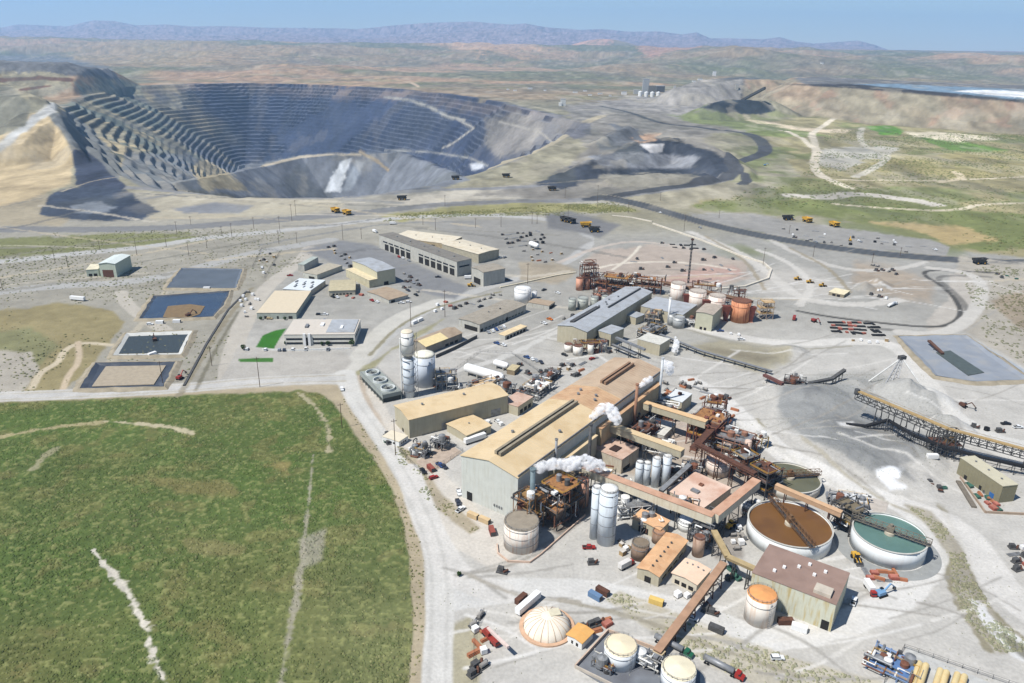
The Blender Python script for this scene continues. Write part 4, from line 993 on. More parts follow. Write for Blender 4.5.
b = Bld('grey_yard_shed', 'long narrow tan-roofed shed beside parked blue truck, between the fence and the mill building', 'shed', (505,336), (527,326.5), (501,333), 341, wall=GREYW, roof=M((222,200,160),.8), style='flat', h=3.5); b.open('f',.05,.95,0,2.4,'doorway',DARK,.06,6)
b = Bld('tank_side_hut', 'low brown-roofed hut with dark doorways right of the white water tank', 'hut', (549,306), (555,302), (531,300.5), 309, wall=GREYW, roof=BROWN_ROOF, style='flat', h=3.5); b.open('f',.1,.9,0,2.4)
b = Bld('control_cabin', 'small brown-walled cabin right of the long white horizontal tank', 'cabin', (514.5,371), (520,366), (509,367.5), 376, wall=M((150,134,108),.8), roof=M((190,176,140),.8), style='flat', h=3.5)
# far mill complex
def farbox(name, label, x, yb, w, h, d=None, m=GREYW, roofm=None, parts=()):
    c = P(x, yb); c[2] = gz_at(c[0], c[1]); t = thing(name, label, 'building', tuple(c)); s = dist(c)/FPX; d = d or w*.8
    MB().box((c[0], c[1]), (w*s, d*s, h*s), 0, c[2]-2).build('wall', m, t)
    MB().box((c[0], c[1]), (w*s*1.04, d*s*1.04, 1.2), 0, c[2]-2+h*s).build('roof', roofm or GREY_ROOF, t)
    for (dx, w2, h2, m2, nm) in parts: MB().box((c[0]+dx*s, c[1]-d*s*.6), (w2*s, d*s*.5, h2*s), 0, c[2]-2).build(nm, m2, t)
    return t
farbox('far_mill', 'tall grey mill tower on the far plain under the hills', 645, 95, 6, 15, m=M((170,172,172),.8), parts=((6,7,9,M((120,116,108),.8),'side_tower'),(-9,6,5,M((180,180,176),.8),'low_wing')))
for i in range(4):
    c = P(640+i*6, 97); c[2] = gz_at(c[0], c[1]); s = dist(c)/FPX; t = thing('far_tank', 'white tank in the row of four at the foot of the far grey mill tower', 'tank', tuple(c), 'row of far white tanks')
    MB().cyl(c, 2.1*s, c[2]-1, c[2]+4.5*s).build('shell', WHITE, t); MB().cone(c, 2.1*s, c[2]+4.5*s, .8*s).build('roof', WHITE2, t)
farbox('far_dark_building', 'dark building right of the far grey mill tower', 660, 92, 8, 6, m=M((90,88,84),.8))
farbox('far_stack_house', 'slim pale tower right of the far mill', 674, 95, 2, 9, m=M((200,200,196),.8))
farbox('far_white_shed', 'white shed on the plain left of the far mill', 624, 95, 5, 3, m=WHITE)
farbox('far_pale_crusher', 'pale crusher tower on the flat behind the right end of the pit', 563, 106, 5, 7, m=M((206,206,200),.8), parts=((-3,3,4,WHITE,'side_bin'),))
farbox('far_white_tower', 'white tower on top of the far dark dump', 714, 78, 3, 5, m=WHITE)
farbox('dark_pile_bin', 'pale bin standing behind the small black stockpile', 735, 103, 3, 5, m=M((180,178,170),.8))
for i, (x, y) in enumerate([(508,90),(515,91),(530,89),(545,91),(590,96),(600,95),(610,97),(694,82),(700,80),(820,75),(585,92),(575,94)]):
    farbox('far_shed', ['small white shed on the far plain behind the pit, in the scattered row','pale hut on the far plain among the scattered sheds'][i%2], x, y, 2.6+i%3, 1.4, m=WHITE)['group'] = 'scattered far sheds'
# ============================================================ tanks and silos
def thick(name, label, cxy, rpx, base_y, rim_y, liquid, wallm):
    """open thickener: centre px of rim, half width px"""
    h = 6.5
    for _ in range(3):
        c = P(*cxy, h); r = rpx*dist(c)/FPX/1.05
        # nearest rim point
        n = c[:2]-c[:2]/np.linalg.norm(c[:2])*r; h = solve_h(tuple(float(a) for a in proj(n[0], n[1], h)), base_y)
    c = (float(c[0]), float(c[1])); t = thing(name, label, 'thickener tank', (c[0], c[1], 0))
    MB().ring(c, r-.35, r, 0, h, 72).build('tank_wall', wallm, t, True)
    MB().ring(c, r-.5, r+.25, h, h+.3, 72).build('rim_walkway', CONC, t)
    lm = MB(); lm.cyl(c, r-.4, h-2.0, h-.8, n=72); lm.build('slurry', liquid, t)
    return t, c, r, h
LBROWN = M((118,84,48), .3, 0, .1, 0, (100,70,42), .12, 'brown_slurry'); LGREEN = M((98,128,120), .25, 0, .1, 0, (84,112,108), .1, 'green_water'); LOLIVE = M((106,106,86), .35, 0, .08, 0, (90,92,76), .1, 'olive_slurry')
TW = M((224,228,228), .7, 0, .04, .3, (206,202,192), .3)
def bridge(t, c, r, h, ang, m, walk=1.6, half=False, tall=2.6):
    d = Vector((math.cos(ang), math.sin(ang), 0)); C0 = Vector((c[0], c[1], h+.9))
    a = C0-d*(r+1 if not half else 2); b_ = C0+d*(r+1)
    mb = MB(); n = int((b_-a).length/2.6); up = Vector((0, 0, tall)); truss(mb, a+up, b_+up, walk*1.6, tall, n, .22); mb.build('bridge_truss', m, t)
    mb = MB(); mb.beam(a, b_, walk, .15); mb.build('walkway', DSTEEL, t)
    mb = MB(); mb.cyl(c, 2.4, h-1.2, h+.6, n=20); mb.build('feedwell', M((200,190,170),.8), t)
    mb = MB(); mb.box(c, (3, 3, 2.2), ang, h+1.2); mb.cyl(c, .8, h+3.4, h+4.6, n=10); mb.build('drive_unit', m, t)
    rk = MB(); 
    for k in range(4): rk.beam((c[0], c[1], h-1.1), (c[0]+math.cos(ang+k*math.pi/2)*r*.35, c[1]+math.sin(ang+k*math.pi/2)*r*.35, h-1.3), .3)
    rk.build('rake_arm', m, t)
BRT = M((120,92,66), .85, 0, .2, 0, (96,64,44), .6)
tb_, cb, rb_, hb = thick('thickener', 'round open tank of brown slurry, largest of the three, with a truss bridge', (790,523), 42.5, 560, 547, LBROWN, TW)
bridge(tb_, cb, rb_, hb, hd(768,502,40,48), BRT)
tg, cg, rg_, hg = thick('thickener', 'round open tank of blue-green water with a truss bridge', (890,532.5), 36.5, 567, 553, LGREEN, TW)
bridge(tg, cg, rg_, hg, hd(856,520,70,25), M((130,122,108),.8,0,.15))
to, co, ro, ho = thick('thickener', 'round open tank of olive-brown slurry behind the largest one', (790,477), 31, 500, 493, LOLIVE, M((206,202,192),.8))
bridge(to, co, ro, ho, hd(760,480,60,-3), BRT)
MB_ = MB(); MB_.ring(cg, rg_+.5, rg_+7, 0.02, .06, 64); o = MB_.build('grey_ground_ring', M((150,152,150),.95,0,.1)); o['kind'] = 'structure'  # flat grey ring on the ground round the blue-green tank
tank('process_tank', 'big pinkish-white tank with rusty deck at the lower corner of the long hall', 503, 538.5, 521, 555, M((230,222,210),.6,0,.05,.6,(206,160,130),.35), 'flat', M((150,140,124),.8), rings=3)
_, ctk, rtk, htk = tank('process_tank', 'rust-stained pinkish tank under the dark steel platform beside the long hall', 545, 566, 495, 521, M((196,170,150),.7,0,.1,.9,(60,46,40),.35), 'flat', DRUST, rings=1)
tank('process_tank', 'orange-brown stained tank half hidden right of the dark steel platform', 574, 588, 480, 508, M((198,150,126),.7,0,.1,.8,(70,50,40),.35), 'dome', M((176,120,96),.8), rings=1)
tank('silo', 'tall blue-white silo, the wider of the front pair beside the reagent yard', 596, 614.5, 489, 547, BLUEWHITE, 'dome', WHITE, rings=5)
tank('silo', 'tall blue-white silo, the slimmer rust-patched one of the front pair', 589, 598, 487, 540, BLUEWHITE, 'flat', WHITE, rings=3)
tank('silo', 'short pale-blue silo left in the group behind the long covered gallery', 634, 642, 462, 486, BLUEWHITE, 'dome', WHITE, rings=1)
tank('silo', 'pale-blue silo second from left behind the long covered gallery', 641, 649.5, 463, 486, BLUEWHITE, 'dome', WHITE, rings=1)
tank('silo', 'tall pale-blue silo third from left behind the long covered gallery', 650, 658.5, 458, 488, BLUEWHITE, 'cone', WHITE, rings=1)
tank('silo', 'tall pale-blue silo rightmost behind the long covered gallery', 660, 669, 456, 488, BLUEWHITE, 'cone', WHITE, rings=1)
tank('storage_tank', 'large round white water tank beside the tall white column', 414.5, 436, 355, 388.5, M((206,214,224),.45,0,.04,.3,(190,196,200),.3), 'dome', M((236,232,214),.6), rings=1)
tank('storage_tank', 'white water tank beside the open-fronted shed', 514, 531, 288, 304, WHITE2, 'cone', WHITE2, rings=1)
tank('small_tank', 'small white tank touching the white water tank by the open-fronted shed', 531.5, 537, 291.5, 299, WHITE2, 'cone', WHITE2, rings=0, ladder=False)
tank('storage_tank', 'white tank with orange cone roof in front of the brown-roofed building', 742, 771.5, 594, 628, M((232,224,212),.6,0,.05,.5,(216,186,160),.3), 'cone', M((226,160,100),.75,0,.1), rings=1)
_, ct1, rt1, ht1 = tank('storage_tank', 'white cone-roofed tank inside the walled pit beside the orange-roofed shed', 602, 635, 645, 673, M((226,230,232),.5,0,.04), 'cone', M((236,222,190),.6,0,.06), rings=1)
tank('storage_tank', 'white tank cut by the bottom edge, in front of the small green truck', 658, 693, 668, 697, M((226,230,232),.5,0,.04), 'cone', M((236,226,196),.6,0,.06), rings=1)
tank('process_tank', 'wide pinkish-white tank under the rusty pipe bridges', 704, 728, 459, 478, M((230,216,204),.7,0,.06,.5,(206,160,136),.3), 'flat', M((216,180,160),.8), rings=2)
tank('process_tank', 'brown tank with flat lid beside the twin silos, left of the rusty-tan roofed building', 630, 648, 543, 562, M((140,118,100),.8,0,.1,.4,(104,84,70),.4), 'flat', M((130,116,98),.8), rings=1)
tank('process_tank', 'smaller brown tank behind the flat-lidded brown one', 651, 664, 532, 545, M((150,124,104),.8,0,.1,.4,(110,84,70),.4), 'flat', M((170,130,100),.8), rings=0)
tank('process_tank', 'white round tank beneath the elbow of the covered galleries', 676, 695, 520, 533, WHITE, 'dome', WHITE2, rings=1)
tank('process_tank', 'rusty vertical cylinder pair beside the peach-roofed building', 691, 703, 537, 558, M((176,150,130),.7,0,.1,.8,(120,84,64),.4), 'flat', RUST, rings=0, ladder=False)
tank('process_tank', 'white tank between brown thickener and the covered gallery end', 740, 752, 504, 517, WHITE, 'flat', rings=0)
tank('process_tank', 'orange rusted tank among pipes between the two upper covered galleries', 645, 655, 424, 437, M((198,124,86),.8,0,.15), 'dome', M((190,120,84),.8), rings=0, ladder=False)
tank('column', 'slim pinkish column right of the reddish pipe structure', 742, 749, 441, 462, M((222,198,182),.7,0,.05,.6,(200,150,120),.4), 'dome', rings=1)
tank('process_tank', 'short pink tank behind the slim pinkish column', 722, 732, 442, 456, M((222,198,182),.7,0,.05,.6,(200,150,120),.4), 'flat', rings=1)
for i, (xl, xr, yt, yb) in enumerate([(669,684,283,305),(687,704.5,291,312),(706.5,723.5,295.5,317)]):
    tank('leach_tank', ['first white leach tank from the left under the rusty bridge','middle white leach tank under the rusty bridge','third white leach tank, beside the orange-rusted one'][i], xl, xr, yt, yb, M((238,228,216),.6,0,.04,.5,(212,150,120),.35), 'flat', M((190,180,168),.8), rings=1, railm=RUST)
tank('leach_tank', 'orange-rusted leach tank at the right end of the row under the bridge', 729, 748.5, 300.5, 323.5, M((216,150,110),.7,0,.15,.9,(150,76,50),.4), 'flat', RUST, rings=1, railm=RUST)
for i, (xl, xr, yt, yb) in enumerate([(575.5,583,278,291),(583,590,277,290)]):
    tank('leach_tank', ['left of two pink-rusted tanks at the left end of the rusty structure','right of two pink-rusted tanks at the left end of the rusty structure'][i], xl, xr, yt, yb, PINKTANK, 'flat', RUST, rings=0, railm=RUST)
for i, (xl, xr, yt, yb) in enumerate([(564,572.5,344,353),(572.5,582.5,345.5,356.5),(587,593.5,344,355),(598,607,341,351)]):
    tank('flotation_tank', ['white tank leftmost in front of the mill building end','widest white tank in front of the mill building end','slim white tank in front of the mill building end','white tank right of the slim one in front of the mill building'][i], xl, xr, yt, yb, M((238,234,224),.6,0,.03,.4,(206,180,150),.4), 'flat', RUST, rings=0)
for i, (xl, xr, yt, yb) in enumerate([(667,675,314,326),(672,684,317,329)]):
    tank('grey_tank', ['smaller grey steel tank behind the square tan building','larger grey steel tank beside the square tan building'][i], xl, xr, yt, yb, M((182,184,182),.5,.2,.05), 'flat', rings=1)
for i, (xl, xr, yt, yb) in enumerate([(568,576,299,311),(577,588,298,310),(590,598,297,309),(601,608,296,307)]):
    tank('grey_tank', ['leftmost grey tank behind the mill building roof','second grey tank behind the mill building roof','third grey tank behind the mill building roof','rightmost grey tank behind the mill building roof'][i], xl, xr, yt, yb, M((172,176,168),.6,.1,.1), 'flat', rings=1)
# tall white column
c, r, h = tank_geo(403.5, 415.5, 331, 420)
h = solve_h((409.5, 331), 395); c3 = P(409.5, 396); c = (float(c3[0]), float(c3[1])); r = 6*dist(c)/FPX
t = thing('cold_box_column', 'tall slim white distillation column, tallest thing left of the plant', 'column', (c[0], c[1], 0))
MB().cyl(c, r*.92, 0, h*.60, n=28).build('lower_shell', BLUEWHITE, t, True); MB().cyl(c, r, h*.66, h, n=28).build('upper_shell', WHITE, t, True)
MB().cyl(c, r*.7, h*.60, h*.66, n=20).build('neck', STEEL, t)
MB().dome(c, r, h, r*.35, n=28).build('cap', M((226,214,190),.7), t, True)
mb = MB()
for i in range(8): mb.ring(c, r*.98, r+.25, h*(.1+.12*i)-.15, h*(.1+.12*i)+.15, 28)
mb.build('platform_ring', STEEL, t)
mb = MB()
for s_ in (0, 1):
    for k in range(14):
        z0 = h*k/14; x = c[0]+r+.6+s_*1.6; y = c[1]-1.0
        mb.beam((x, y, z0), (x, y, z0+h/14), .25); mb.beam((c[0]+r+.6, y, z0), (c[0]+r+2.2, y, z0+h/14), .18)
mb.build('stair_tower', STEEL, t)
MB().tube((c[0]-r-.8, c[1], 0), (c[0]-r-.8, c[1], h*.9), .5).build('riser_pipe', WHITE, t)
# steel stacks on the long hall
for (x, yb, yt, m, lab, r_) in [(556.5,462,439,STEEL,'grey twin stack on the side of the long hall',.7), (591,458,424,DSTEEL,'dark steel stack breathing a curl of steam beside the long hall',.9), (637.5,418,384,M((160,120,96),.8),'rusty stack beside the orange wall of the long hall',.9), (533,495,469,M((120,136,140),.6,.2),'blue-grey stack beside the corner of the long hall',1.3), (663,395,358,M((200,204,206),.5),'pale stack at the far end of the long hall',.8), (646,300,288,RUST,'short rusty stack by the mill building roof',.8), (670.5,325,298,WHITE2,'slim white stack behind the grey tanks',.9)]:
    hh = solve_h((x, yt), yb if yb < 330 else yb+18 if yb < 450 else yb+30); c3 = P(x, yt, hh)
    t = thing('exhaust_stack', lab, 'stack', (float(c3[0]), float(c3[1]), 0))
    MB().tube((c3[0], c3[1], 0), (c3[0], c3[1], hh), r_, 12).build('stack_pipe', m, t, True)
    MB().ring((float(c3[0]), float(c3[1])), r_*.7, r_*1.25, hh-.5, hh+.2, 16).build('stack_rim', m, t)
STK = {}
# horizontal white bullet
def bullet(name, label, p, q, rpx, m=WHITE2, lift=1.5, group=None, saddles=2):
    a, b_ = P(*p, 2+lift), P(*q, 2+lift); r = rpx*dist(a)/FPX; a[2] = b_[2] = r+lift
    a, b_ = P(*p, r+lift), P(*q, r+lift)
    t = thing(name, label, 'tank', (float(a[0]), float(a[1]), 0), group); a, b_ = Vector(a), Vector(b_); d = (b_-a).normalized()
    mb = MB(); pr = [(0, .0), (.12, .5), (.3, .8), (.6, 1)]
    mb.tube(a+d*r*.6, b_-d*r*.6, r, 20, caps=False)
    for o_, s_ in ((a+d*r*.6, -1), (b_-d*r*.6, 1)):
        mb.tube(o_, o_+d*s_*r*.4, r, 20, r*.78, caps=False); mb.tube(o_+d*s_*r*.4, o_+d*s_*r*.6, r*.78, 20, r*.3)
    mb.build('vessel', m, t, True)
    sd_ = d.cross(Vector((0, 0, 1)))*r*.8
    for i in range(saddles):
        x = a.lerp(b_, (i+.5)/saddles); MB().beam((x.x-sd_.x, x.y-sd_.y, (lift+r*.4)/2), (x.x+sd_.x, x.y+sd_.y, (lift+r*.4)/2), .6, lift+r*.4).build('saddle', CONC, t)
    return t
bullet('storage_vessel', 'long white horizontal gas tank behind the tan hall', (465,367), (503,378), 4.6, saddles=4)
bullet('storage_vessel', 'short whitish horizontal tank beside the far end of the long white one', (494,362), (508,366), 3.2)
bullet('storage_vessel', 'white horizontal tank near the pale yard heap by the truck park', (530,243), (538,246), 2.5)
for i, (x, y) in enumerate([(915,672),(921.5,674),(936,679),(942,681),(953,683),(960,685)]):
    bullet('gas_cylinder_tank', ['cream horizontal pressure tank, leftmost of six by the bottom edge','second cream pressure tank by the bottom edge','third cream pressure tank by the bottom edge','fourth cream pressure tank by the bottom edge','fifth cream pressure tank by the bottom edge','cream pressure tank, rightmost of six by the bottom edge'][i], (x+5,y-10), (x-6,y+24), 3.2, CREAMTANK, 1.0)
# white fabric dome
c3 = P(547, 627); c = (float(c3[0]), float(c3[1])); s_ = dist(c)/FPX; R = 24*s_
t = thing('fabric_dome', 'squat white ribbed storage dome with pinkish hem and a flat vent on top', 'dome', (c[0], c[1], 0))
mb = MB(); n = 40; rings = []
for j in range(9):
    a = j/8*math.pi/2
    for i in range(n):
        th = 2*math.pi*i/n; rr = R*math.cos(a)**.8*(1-.025*(i % 4 == 0)); mb.v.append((c[0]+rr*math.cos(th), c[1]+rr*math.sin(th), R*.6*math.sin(a)))
mb.f = [(j*n+i, j*n+(i+1) % n, (j+1)*n+(i+1) % n, (j+1)*n+i) for j in range(8) for i in range(n)]
mb.build('membrane', M((238,228,210),.7,0,.04,0,(230,196,170),.15), t, True)
mb = MB()
for i in range(0, n, 2):
    for j in range(7):
        pa = mb_a = None
        v0 = Vector(t.location); 
        p0 = (c[0]+R*math.cos(j/8*math.pi/2)**.8*math.cos(2*math.pi*i/n)*1.003, c[1]+R*math.cos(j/8*math.pi/2)**.8*math.sin(2*math.pi*i/n)*1.003, R*.6*math.sin(j/8*math.pi/2)+.06)
        p1 = (c[0]+R*math.cos((j+1)/8*math.pi/2)**.8*math.cos(2*math.pi*i/n)*1.003, c[1]+R*math.cos((j+1)/8*math.pi/2)**.8*math.sin(2*math.pi*i/n)*1.003, R*.6*math.sin((j+1)/8*math.pi/2)+.06)
        mb.beam(p0, p1, .14)
mb.build('seam', M((206,180,150),.8), t); MB().box((c[0]+3, c[1]+2), (4.5, 4, .5), .3, R*.6-.3).build('vent_cover', M((214,206,180),.8), t)
MB().ring(c, R*1.0, R*1.16, 0, .7, 40).build('ring_base', M((206,170,140),.8), t)
# cooling tower with three fans
h = solve_h((382.5,395), 403.5); a, b_, c_ = P(382.5,395,h), P(359.8,371.7,h), P(396.3,386,h)
o2, e1, e2, L_, w_ = frame((382.5,395), (359.8,371.7), (396.3,386), h)
ctr = o2+e1*L_/2+e2*w_/2; t = thing('cooling_tower', 'grey cooling tower with three round fans beside the junction', 'cooling tower', (float(ctr[0]), float(ctr[1]), 0))
pt = lambda u, v: (float((o2+e1*u+e2*v)[0]), float((o2+e1*u+e2*v)[1]))
MB().prism([pt(0,0), pt(L_,0), pt(L_,w_), pt(0,w_)], h*.55, h).build('casing', M((150,156,150),.7,0,.08), t)
mb = MB(); 
for i in range(9):
    for v in (0, w_): MB().beam((*pt(L_*i/8, v), 0), (*pt(L_*i/8, v), h*.55), .4).build('support_leg', M((110,120,114),.8), t)
MB().prism([pt(.6,.6), pt(L_-.6,.6), pt(L_-.6,w_-.6), pt(.6,w_-.6)], .2, h*.5).build('louvres', M((70,74,72),.9), t)
for i in range(3):
    cc = pt(L_*(i+.5)/3, w_/2); rr = w_*.36; f = MB().ring(cc, rr*.9, rr, h, h+1.6, 24).build('fan_stack', M((214,218,216),.6), t)
    mb = MB(); 
    for k in range(3): mb.beam((cc[0]-rr*.85*math.cos(k*2.1), cc[1]-rr*.85*math.sin(k*2.1), h+.8), (cc[0]+rr*.85*math.cos(k*2.1), cc[1]+rr*.85*math.sin(k*2.1), h+.8), .5, .1)
    mb.cyl(cc, rr*.2, h+.5, h+1.1, n=10)
    fb = mb.build('fan_blades', DSTEEL, t)
mb = MB(); rail(mb, [pt(0,0), pt(L_,0), pt(L_,w_), pt(0,w_), pt(0,0)], h, step=3); mb.build('railing', STEEL, t)
# ============================================================ galleries and conveyors
GW = M((216,208,186),.75,0,.05,.4,(190,170,140),.3); GR = M((200,160,134),.8,0,.12,0,(172,126,98),.2)
gallery('covered_gallery', 'long pink-roofed covered gallery with pale side running from the hall to the galleries elbow', (584,466), 15, (714,515), 15, 4.2, 4.5, GW, GR, 6)
gallery('covered_gallery', 'pink-roofed covered gallery climbing from the elbow towards the platform between the thickeners', (715,513.5), 15.2, (757,479), 17, 4.2, 4.5, GW, GR, 3)
gallery('covered_gallery', 'tan covered gallery leaving the hall above the pink-roofed filter building', (612,424.5), 18, (683,450), 18, 4.2, 4, TAN_WALL, M((214,190,150),.8,0,.06), 3)
gallery('covered_gallery', 'tan covered gallery with rusty end, uppermost one, leading to the reddish pipe structure', (645,402), 18, (707,421), 18, 4, 4, TAN_WALL, M((218,184,140),.8,0,.08), 3)
gallery('pipe_bridge', 'dark rusty trestle bridge between the reddish pipe structure and the thickener platform', (697,443), 17, (756,473), 17, 3, 1.2, DRUST, DRUST, 4, trussed=True, legm=DRUST)
gallery('pipe_bridge', 'rusty red bridge crossing the reddish pipe structure', (693,448), 15, (722,418), 15, 3.6, 1.5, RUST, DRUST, 2, trussed=True, legm=RUST)
gallery('pipe_bridge', 'tan pipe-like bridge over the gap behind the brown thickener', (776,484), 15, (842,512), 14, 2.6, 2.4, M((190,156,124),.8,0,.1), M((206,170,134),.8,0,.1), 3, legm=DRUST)
gallery('sloping_conveyor', 'long rust-roofed conveyor sloping down towards the tiny tan box', (724,562), 11, (657,651), 4, 3, 2, M((120,96,80),.85), M((170,136,110),.85,0,.12), 7, legm=DRUST)
gallery('walkway_bridge', 'yellowish walkway bridge from the galleries elbow down to the long rust-roofed conveyor', (714,530), 11, (728,556), 11, 2.6, 1.2, M((150,132,98),.8), M((176,156,116),.8), 2, legm=DSTEEL)
gallery('walkway_bridge', 'yellowish walkway bridge from the rust-roofed conveyor to the brown-roofed building', (728,556), 11.2, (757,569), 12, 2.6, 1.2, M((150,132,98),.8), M((176,156,116),.8), 2, legm=DSTEEL)
gallery('conveyor', 'dark grey conveyor between the pale-blue silos and the wide pink tank', (690,464), 11, (661,490), 9, 2.4, 1.2, DSTEEL, STEEL, 3)
gallery('conveyor', 'long thin grey belt conveyor curving across the yard beyond the grey tanks', (660,334), 5, (700,350), 4, 2.2, .8, DSTEEL, STEEL, 5)
gallery('conveyor', 'thin grey belt conveyor continuing across the yard past the olive bank', (700,350), 4.1, (772,371), 3, 2.0, .8, DSTEEL, STEEL, 7)
gallery('conveyor', 'grey pipe conveyor from the mill annex to the transfer box', (616,337), 9, (645,349), 9, 2.2, 1.2, STEEL, STEEL, 3)
gallery('conveyor', 'second grey conveyor below the one joining mill annex and transfer box', (612,344), 5, (636,354), 5, 2.0, 1.0, DSTEEL, STEEL, 2)
# rusty bridge on the leach tanks
gallery('tank_bridge', 'rusty truss bridge running over the row of leach tanks', (665,282), 14, (752,301.5), 14, 6, 1.5, DRUST, M((120,92,70),.9,0,.2), 0, trussed=True, legm=RUST)
for i, (x, y) in enumerate([(686,309),(705,315),(725,321),(750,322)]):
    c = P(x, y); t = thing('tapered_pier', ['leftmost dark red tapered pier between the leach tanks','second dark red tapered pier between the leach tanks','third dark red tapered pier, left of the orange-rusted leach tank','dark red tapered pier right of the orange-rusted leach tank'][i], 'pier', tuple(map(float, c)))
    MB().prism([(c[0]-1.2, c[1]-1.5), (c[0]+1.2, c[1]-1.5), (c[0]+1.2, c[1]+1.5), (c[0]-1.2, c[1]+1.5)], 0, 14, [(c[0]-3.6, c[1]-2), (c[0]+3.4, c[1]-2), (c[0]+3.4, c[1]+2), (c[0]-3.6, c[1]+2)]).build('pier', M((116,62,50),.85,0,.15), t)
    MB().box(c, (4, 4.5, .5), 0, 0.0).build('footing', M((206,160,138),.9), t)
# ---- open steel structures full of equipment
def process_frame(name, label, center, dx, dy, h, rz, col1, col2, levels=2, seed=1, nx=3, ny=2, pipes=14, tanks=3, deckm=None, cat='steel structure'):
    rg = random.Random(seed); c = P(*center); t = thing(name, label, cat, (float(c[0]), float(c[1]), 0))
    ca, sa = math.cos(rz), math.sin(rz); W_ = lambda x, y: (c[0]+x*ca-y*sa, c[1]+x*sa+y*ca)
    for i in range(nx+1):
        for j in range(ny+1):
            p = W_(-dx/2+dx*i/nx, -dy/2+dy*j/ny); MB().beam((*p, 0), (*p, h+rg.uniform(0, 1.5)), .42).build('column', col1, t)
    mb = MB()
    for L_ in range(1, levels+1):
        z = h*L_/levels
        for i in range(nx+1):
            mb.beam((*W_(-dx/2+dx*i/nx, -dy/2), z), (*W_(-dx/2+dx*i/nx, dy/2), z), .35)
            if i < nx:
                for j in (0, ny): mb.beam((*W_(-dx/2+dx*i/nx, -dy/2+dy*j/ny), z-h/levels), (*W_(-dx/2+dx*(i+1)/nx, -dy/2+dy*j/ny), z), .22)
        for j in range(ny+1): mb.beam((*W_(-dx/2, -dy/2+dy*j/ny), z), (*W_(dx/2, -dy/2+dy*j/ny), z), .35)
    mb.build('girders', col1, t)
    for L_ in range(1, levels+1):
        z = h*L_/levels; f0 = rg.uniform(-.5, -.2) if L_ == levels else -.5; f1 = rg.uniform(.2, .5) if L_ == levels else .5
        d = MB().prism([W_(dx*f0, -dy/2), W_(dx*f1, -dy/2), W_(dx*f1, dy/2), W_(dx*f0, dy/2)], z+.18, z+.26).build('deck', deckm or col2, t)
        rl = MB(); rail(rl, [W_(dx*f0, -dy/2), W_(dx*f1, -dy/2), W_(dx*f1, dy/2), W_(dx*f0, dy/2), W_(dx*f0, -dy/2)], z+.26, step=2.5, w=.12); rl.build('railing', rg.choice([STEEL, YELLOW, col1]), t)
    pal = [col1, col2, RUST, STEEL, WHITE, DSTEEL]
    for k in range(pipes):
        m = rg.choice(pal); r = rg.choice([.18, .25, .35, .5]); z = rg.uniform(1, h+2.2); mb = MB()
        x, y = rg.uniform(-.5, .5)*dx*1.15, rg.uniform(-.5, .5)*dy*1.15; p = (*W_(x, y), z)
        for s_ in range(rg.randint(2, 4)):
            ax = rg.choice('xyz'); l = rg.uniform(2, .6*dx) if ax == 'x' else (rg.uniform(2, .6*dy) if ax == 'y' else rg.uniform(1, h*.5))
            sg = rg.choice((-1, 1)); x2, y2, z2 = x, y, z
            if ax == 'x': x2 = max(-dx*.6, min(dx*.6, x+l*sg))
            elif ax == 'y': y2 = max(-dy*.6, min(dy*.6, y+l*sg))
            else: z2 = max(.3, min(h+3, z+l*sg))
            q = (*W_(x2, y2), z2); mb.tube(p, q, r, 7); x, y, z, p = x2, y2, z2, q
        if mb.v: mb.build('pipe', m, t)
    for k in range(tanks):
        m = rg.choice(pal); p = W_(rg.uniform(-.4, .4)*dx, rg.uniform(-.4, .4)*dy); r = rg.uniform(1.1, 2.4); z = rg.choice([0, h*.5+.3, h+.3]); hh = rg.uniform(2, 4)
        MB().cyl(p, r, z, z+hh, n=14).cone(p, r, z+hh, r*.4, 14).build('vessel', m, t)
    for k in range(tanks):
        p = W_(rg.uniform(-.45, .45)*dx, rg.uniform(-.45, .45)*dy); z = rg.choice([0, h+.3]); MB().box(p, (rg.uniform(1, 3), rg.uniform(1, 2.4), rg.uniform(1, 2.4)), rz, z).build('machine', rg.choice(pal), t)
    return t
OR_ = M((160,116,74),.85,0,.2,0,(112,74,52),.6); TANS = M((196,170,134),.8,0,.15)
process_frame('steel_structure', 'dark steel platform crowded with pipes between the two stained tanks and the hall corner', (560,516), 22, 14, 19, hd(560,510,40,-25), DSTEEL, OR_, 2, 11, 4, 2, 30, 5)
process_frame('steel_structure', 'yellow and rusty agitator platform above the big pinkish-white tank', (528,528), 12, 9, 19, hd(528,520,40,-25), OR_, M((150,120,80),.85), 2, 12, 2, 1, 16, 2)
process_frame('steel_structure', 'reddish-brown pipe structure at the end of the two upper covered galleries', (707,440), 24, 17, 15, hd(707,436,30,-30), M((124,74,62),.85,0,.2), RUST, 2, 13, 4, 3, 38, 6, OR_)
process_frame('steel_structure', 'open steel frame with pipes right of the reddish-brown pipe structure', (732,452), 18, 20, 11, hd(707,436,30,-30), M((150,110,90),.85,0,.2), STEEL, 2, 14, 3, 3, 34, 6)
process_frame('steel_structure', 'dark stair tower and platform squeezed between the brown and the olive thickeners', (762,492), 12, 12, 15, .6, DSTEEL, DRUST, 3, 15, 2, 2, 24, 2)
process_frame('steel_structure', 'dark pump platform between the brown and the blue-green thickeners', (846,527), 12, 12, 12, .5, DSTEEL, M((120,110,90),.8), 2, 16, 2, 2, 26, 3)
process_frame('steel_structure', 'rusty frame over the two pink-rusted tanks at the left end', (588,288), 14, 12, 24, .3, RUST, DRUST, 2, 17, 3, 2, 34, 5)
process_frame('steel_structure', 'rusty brown conveyor frame between the pink-rusted tanks and the mill building', (613,291), 34, 14, 15, -.35, DRUST, OR_, 2, 18, 6, 2, 46, 7)
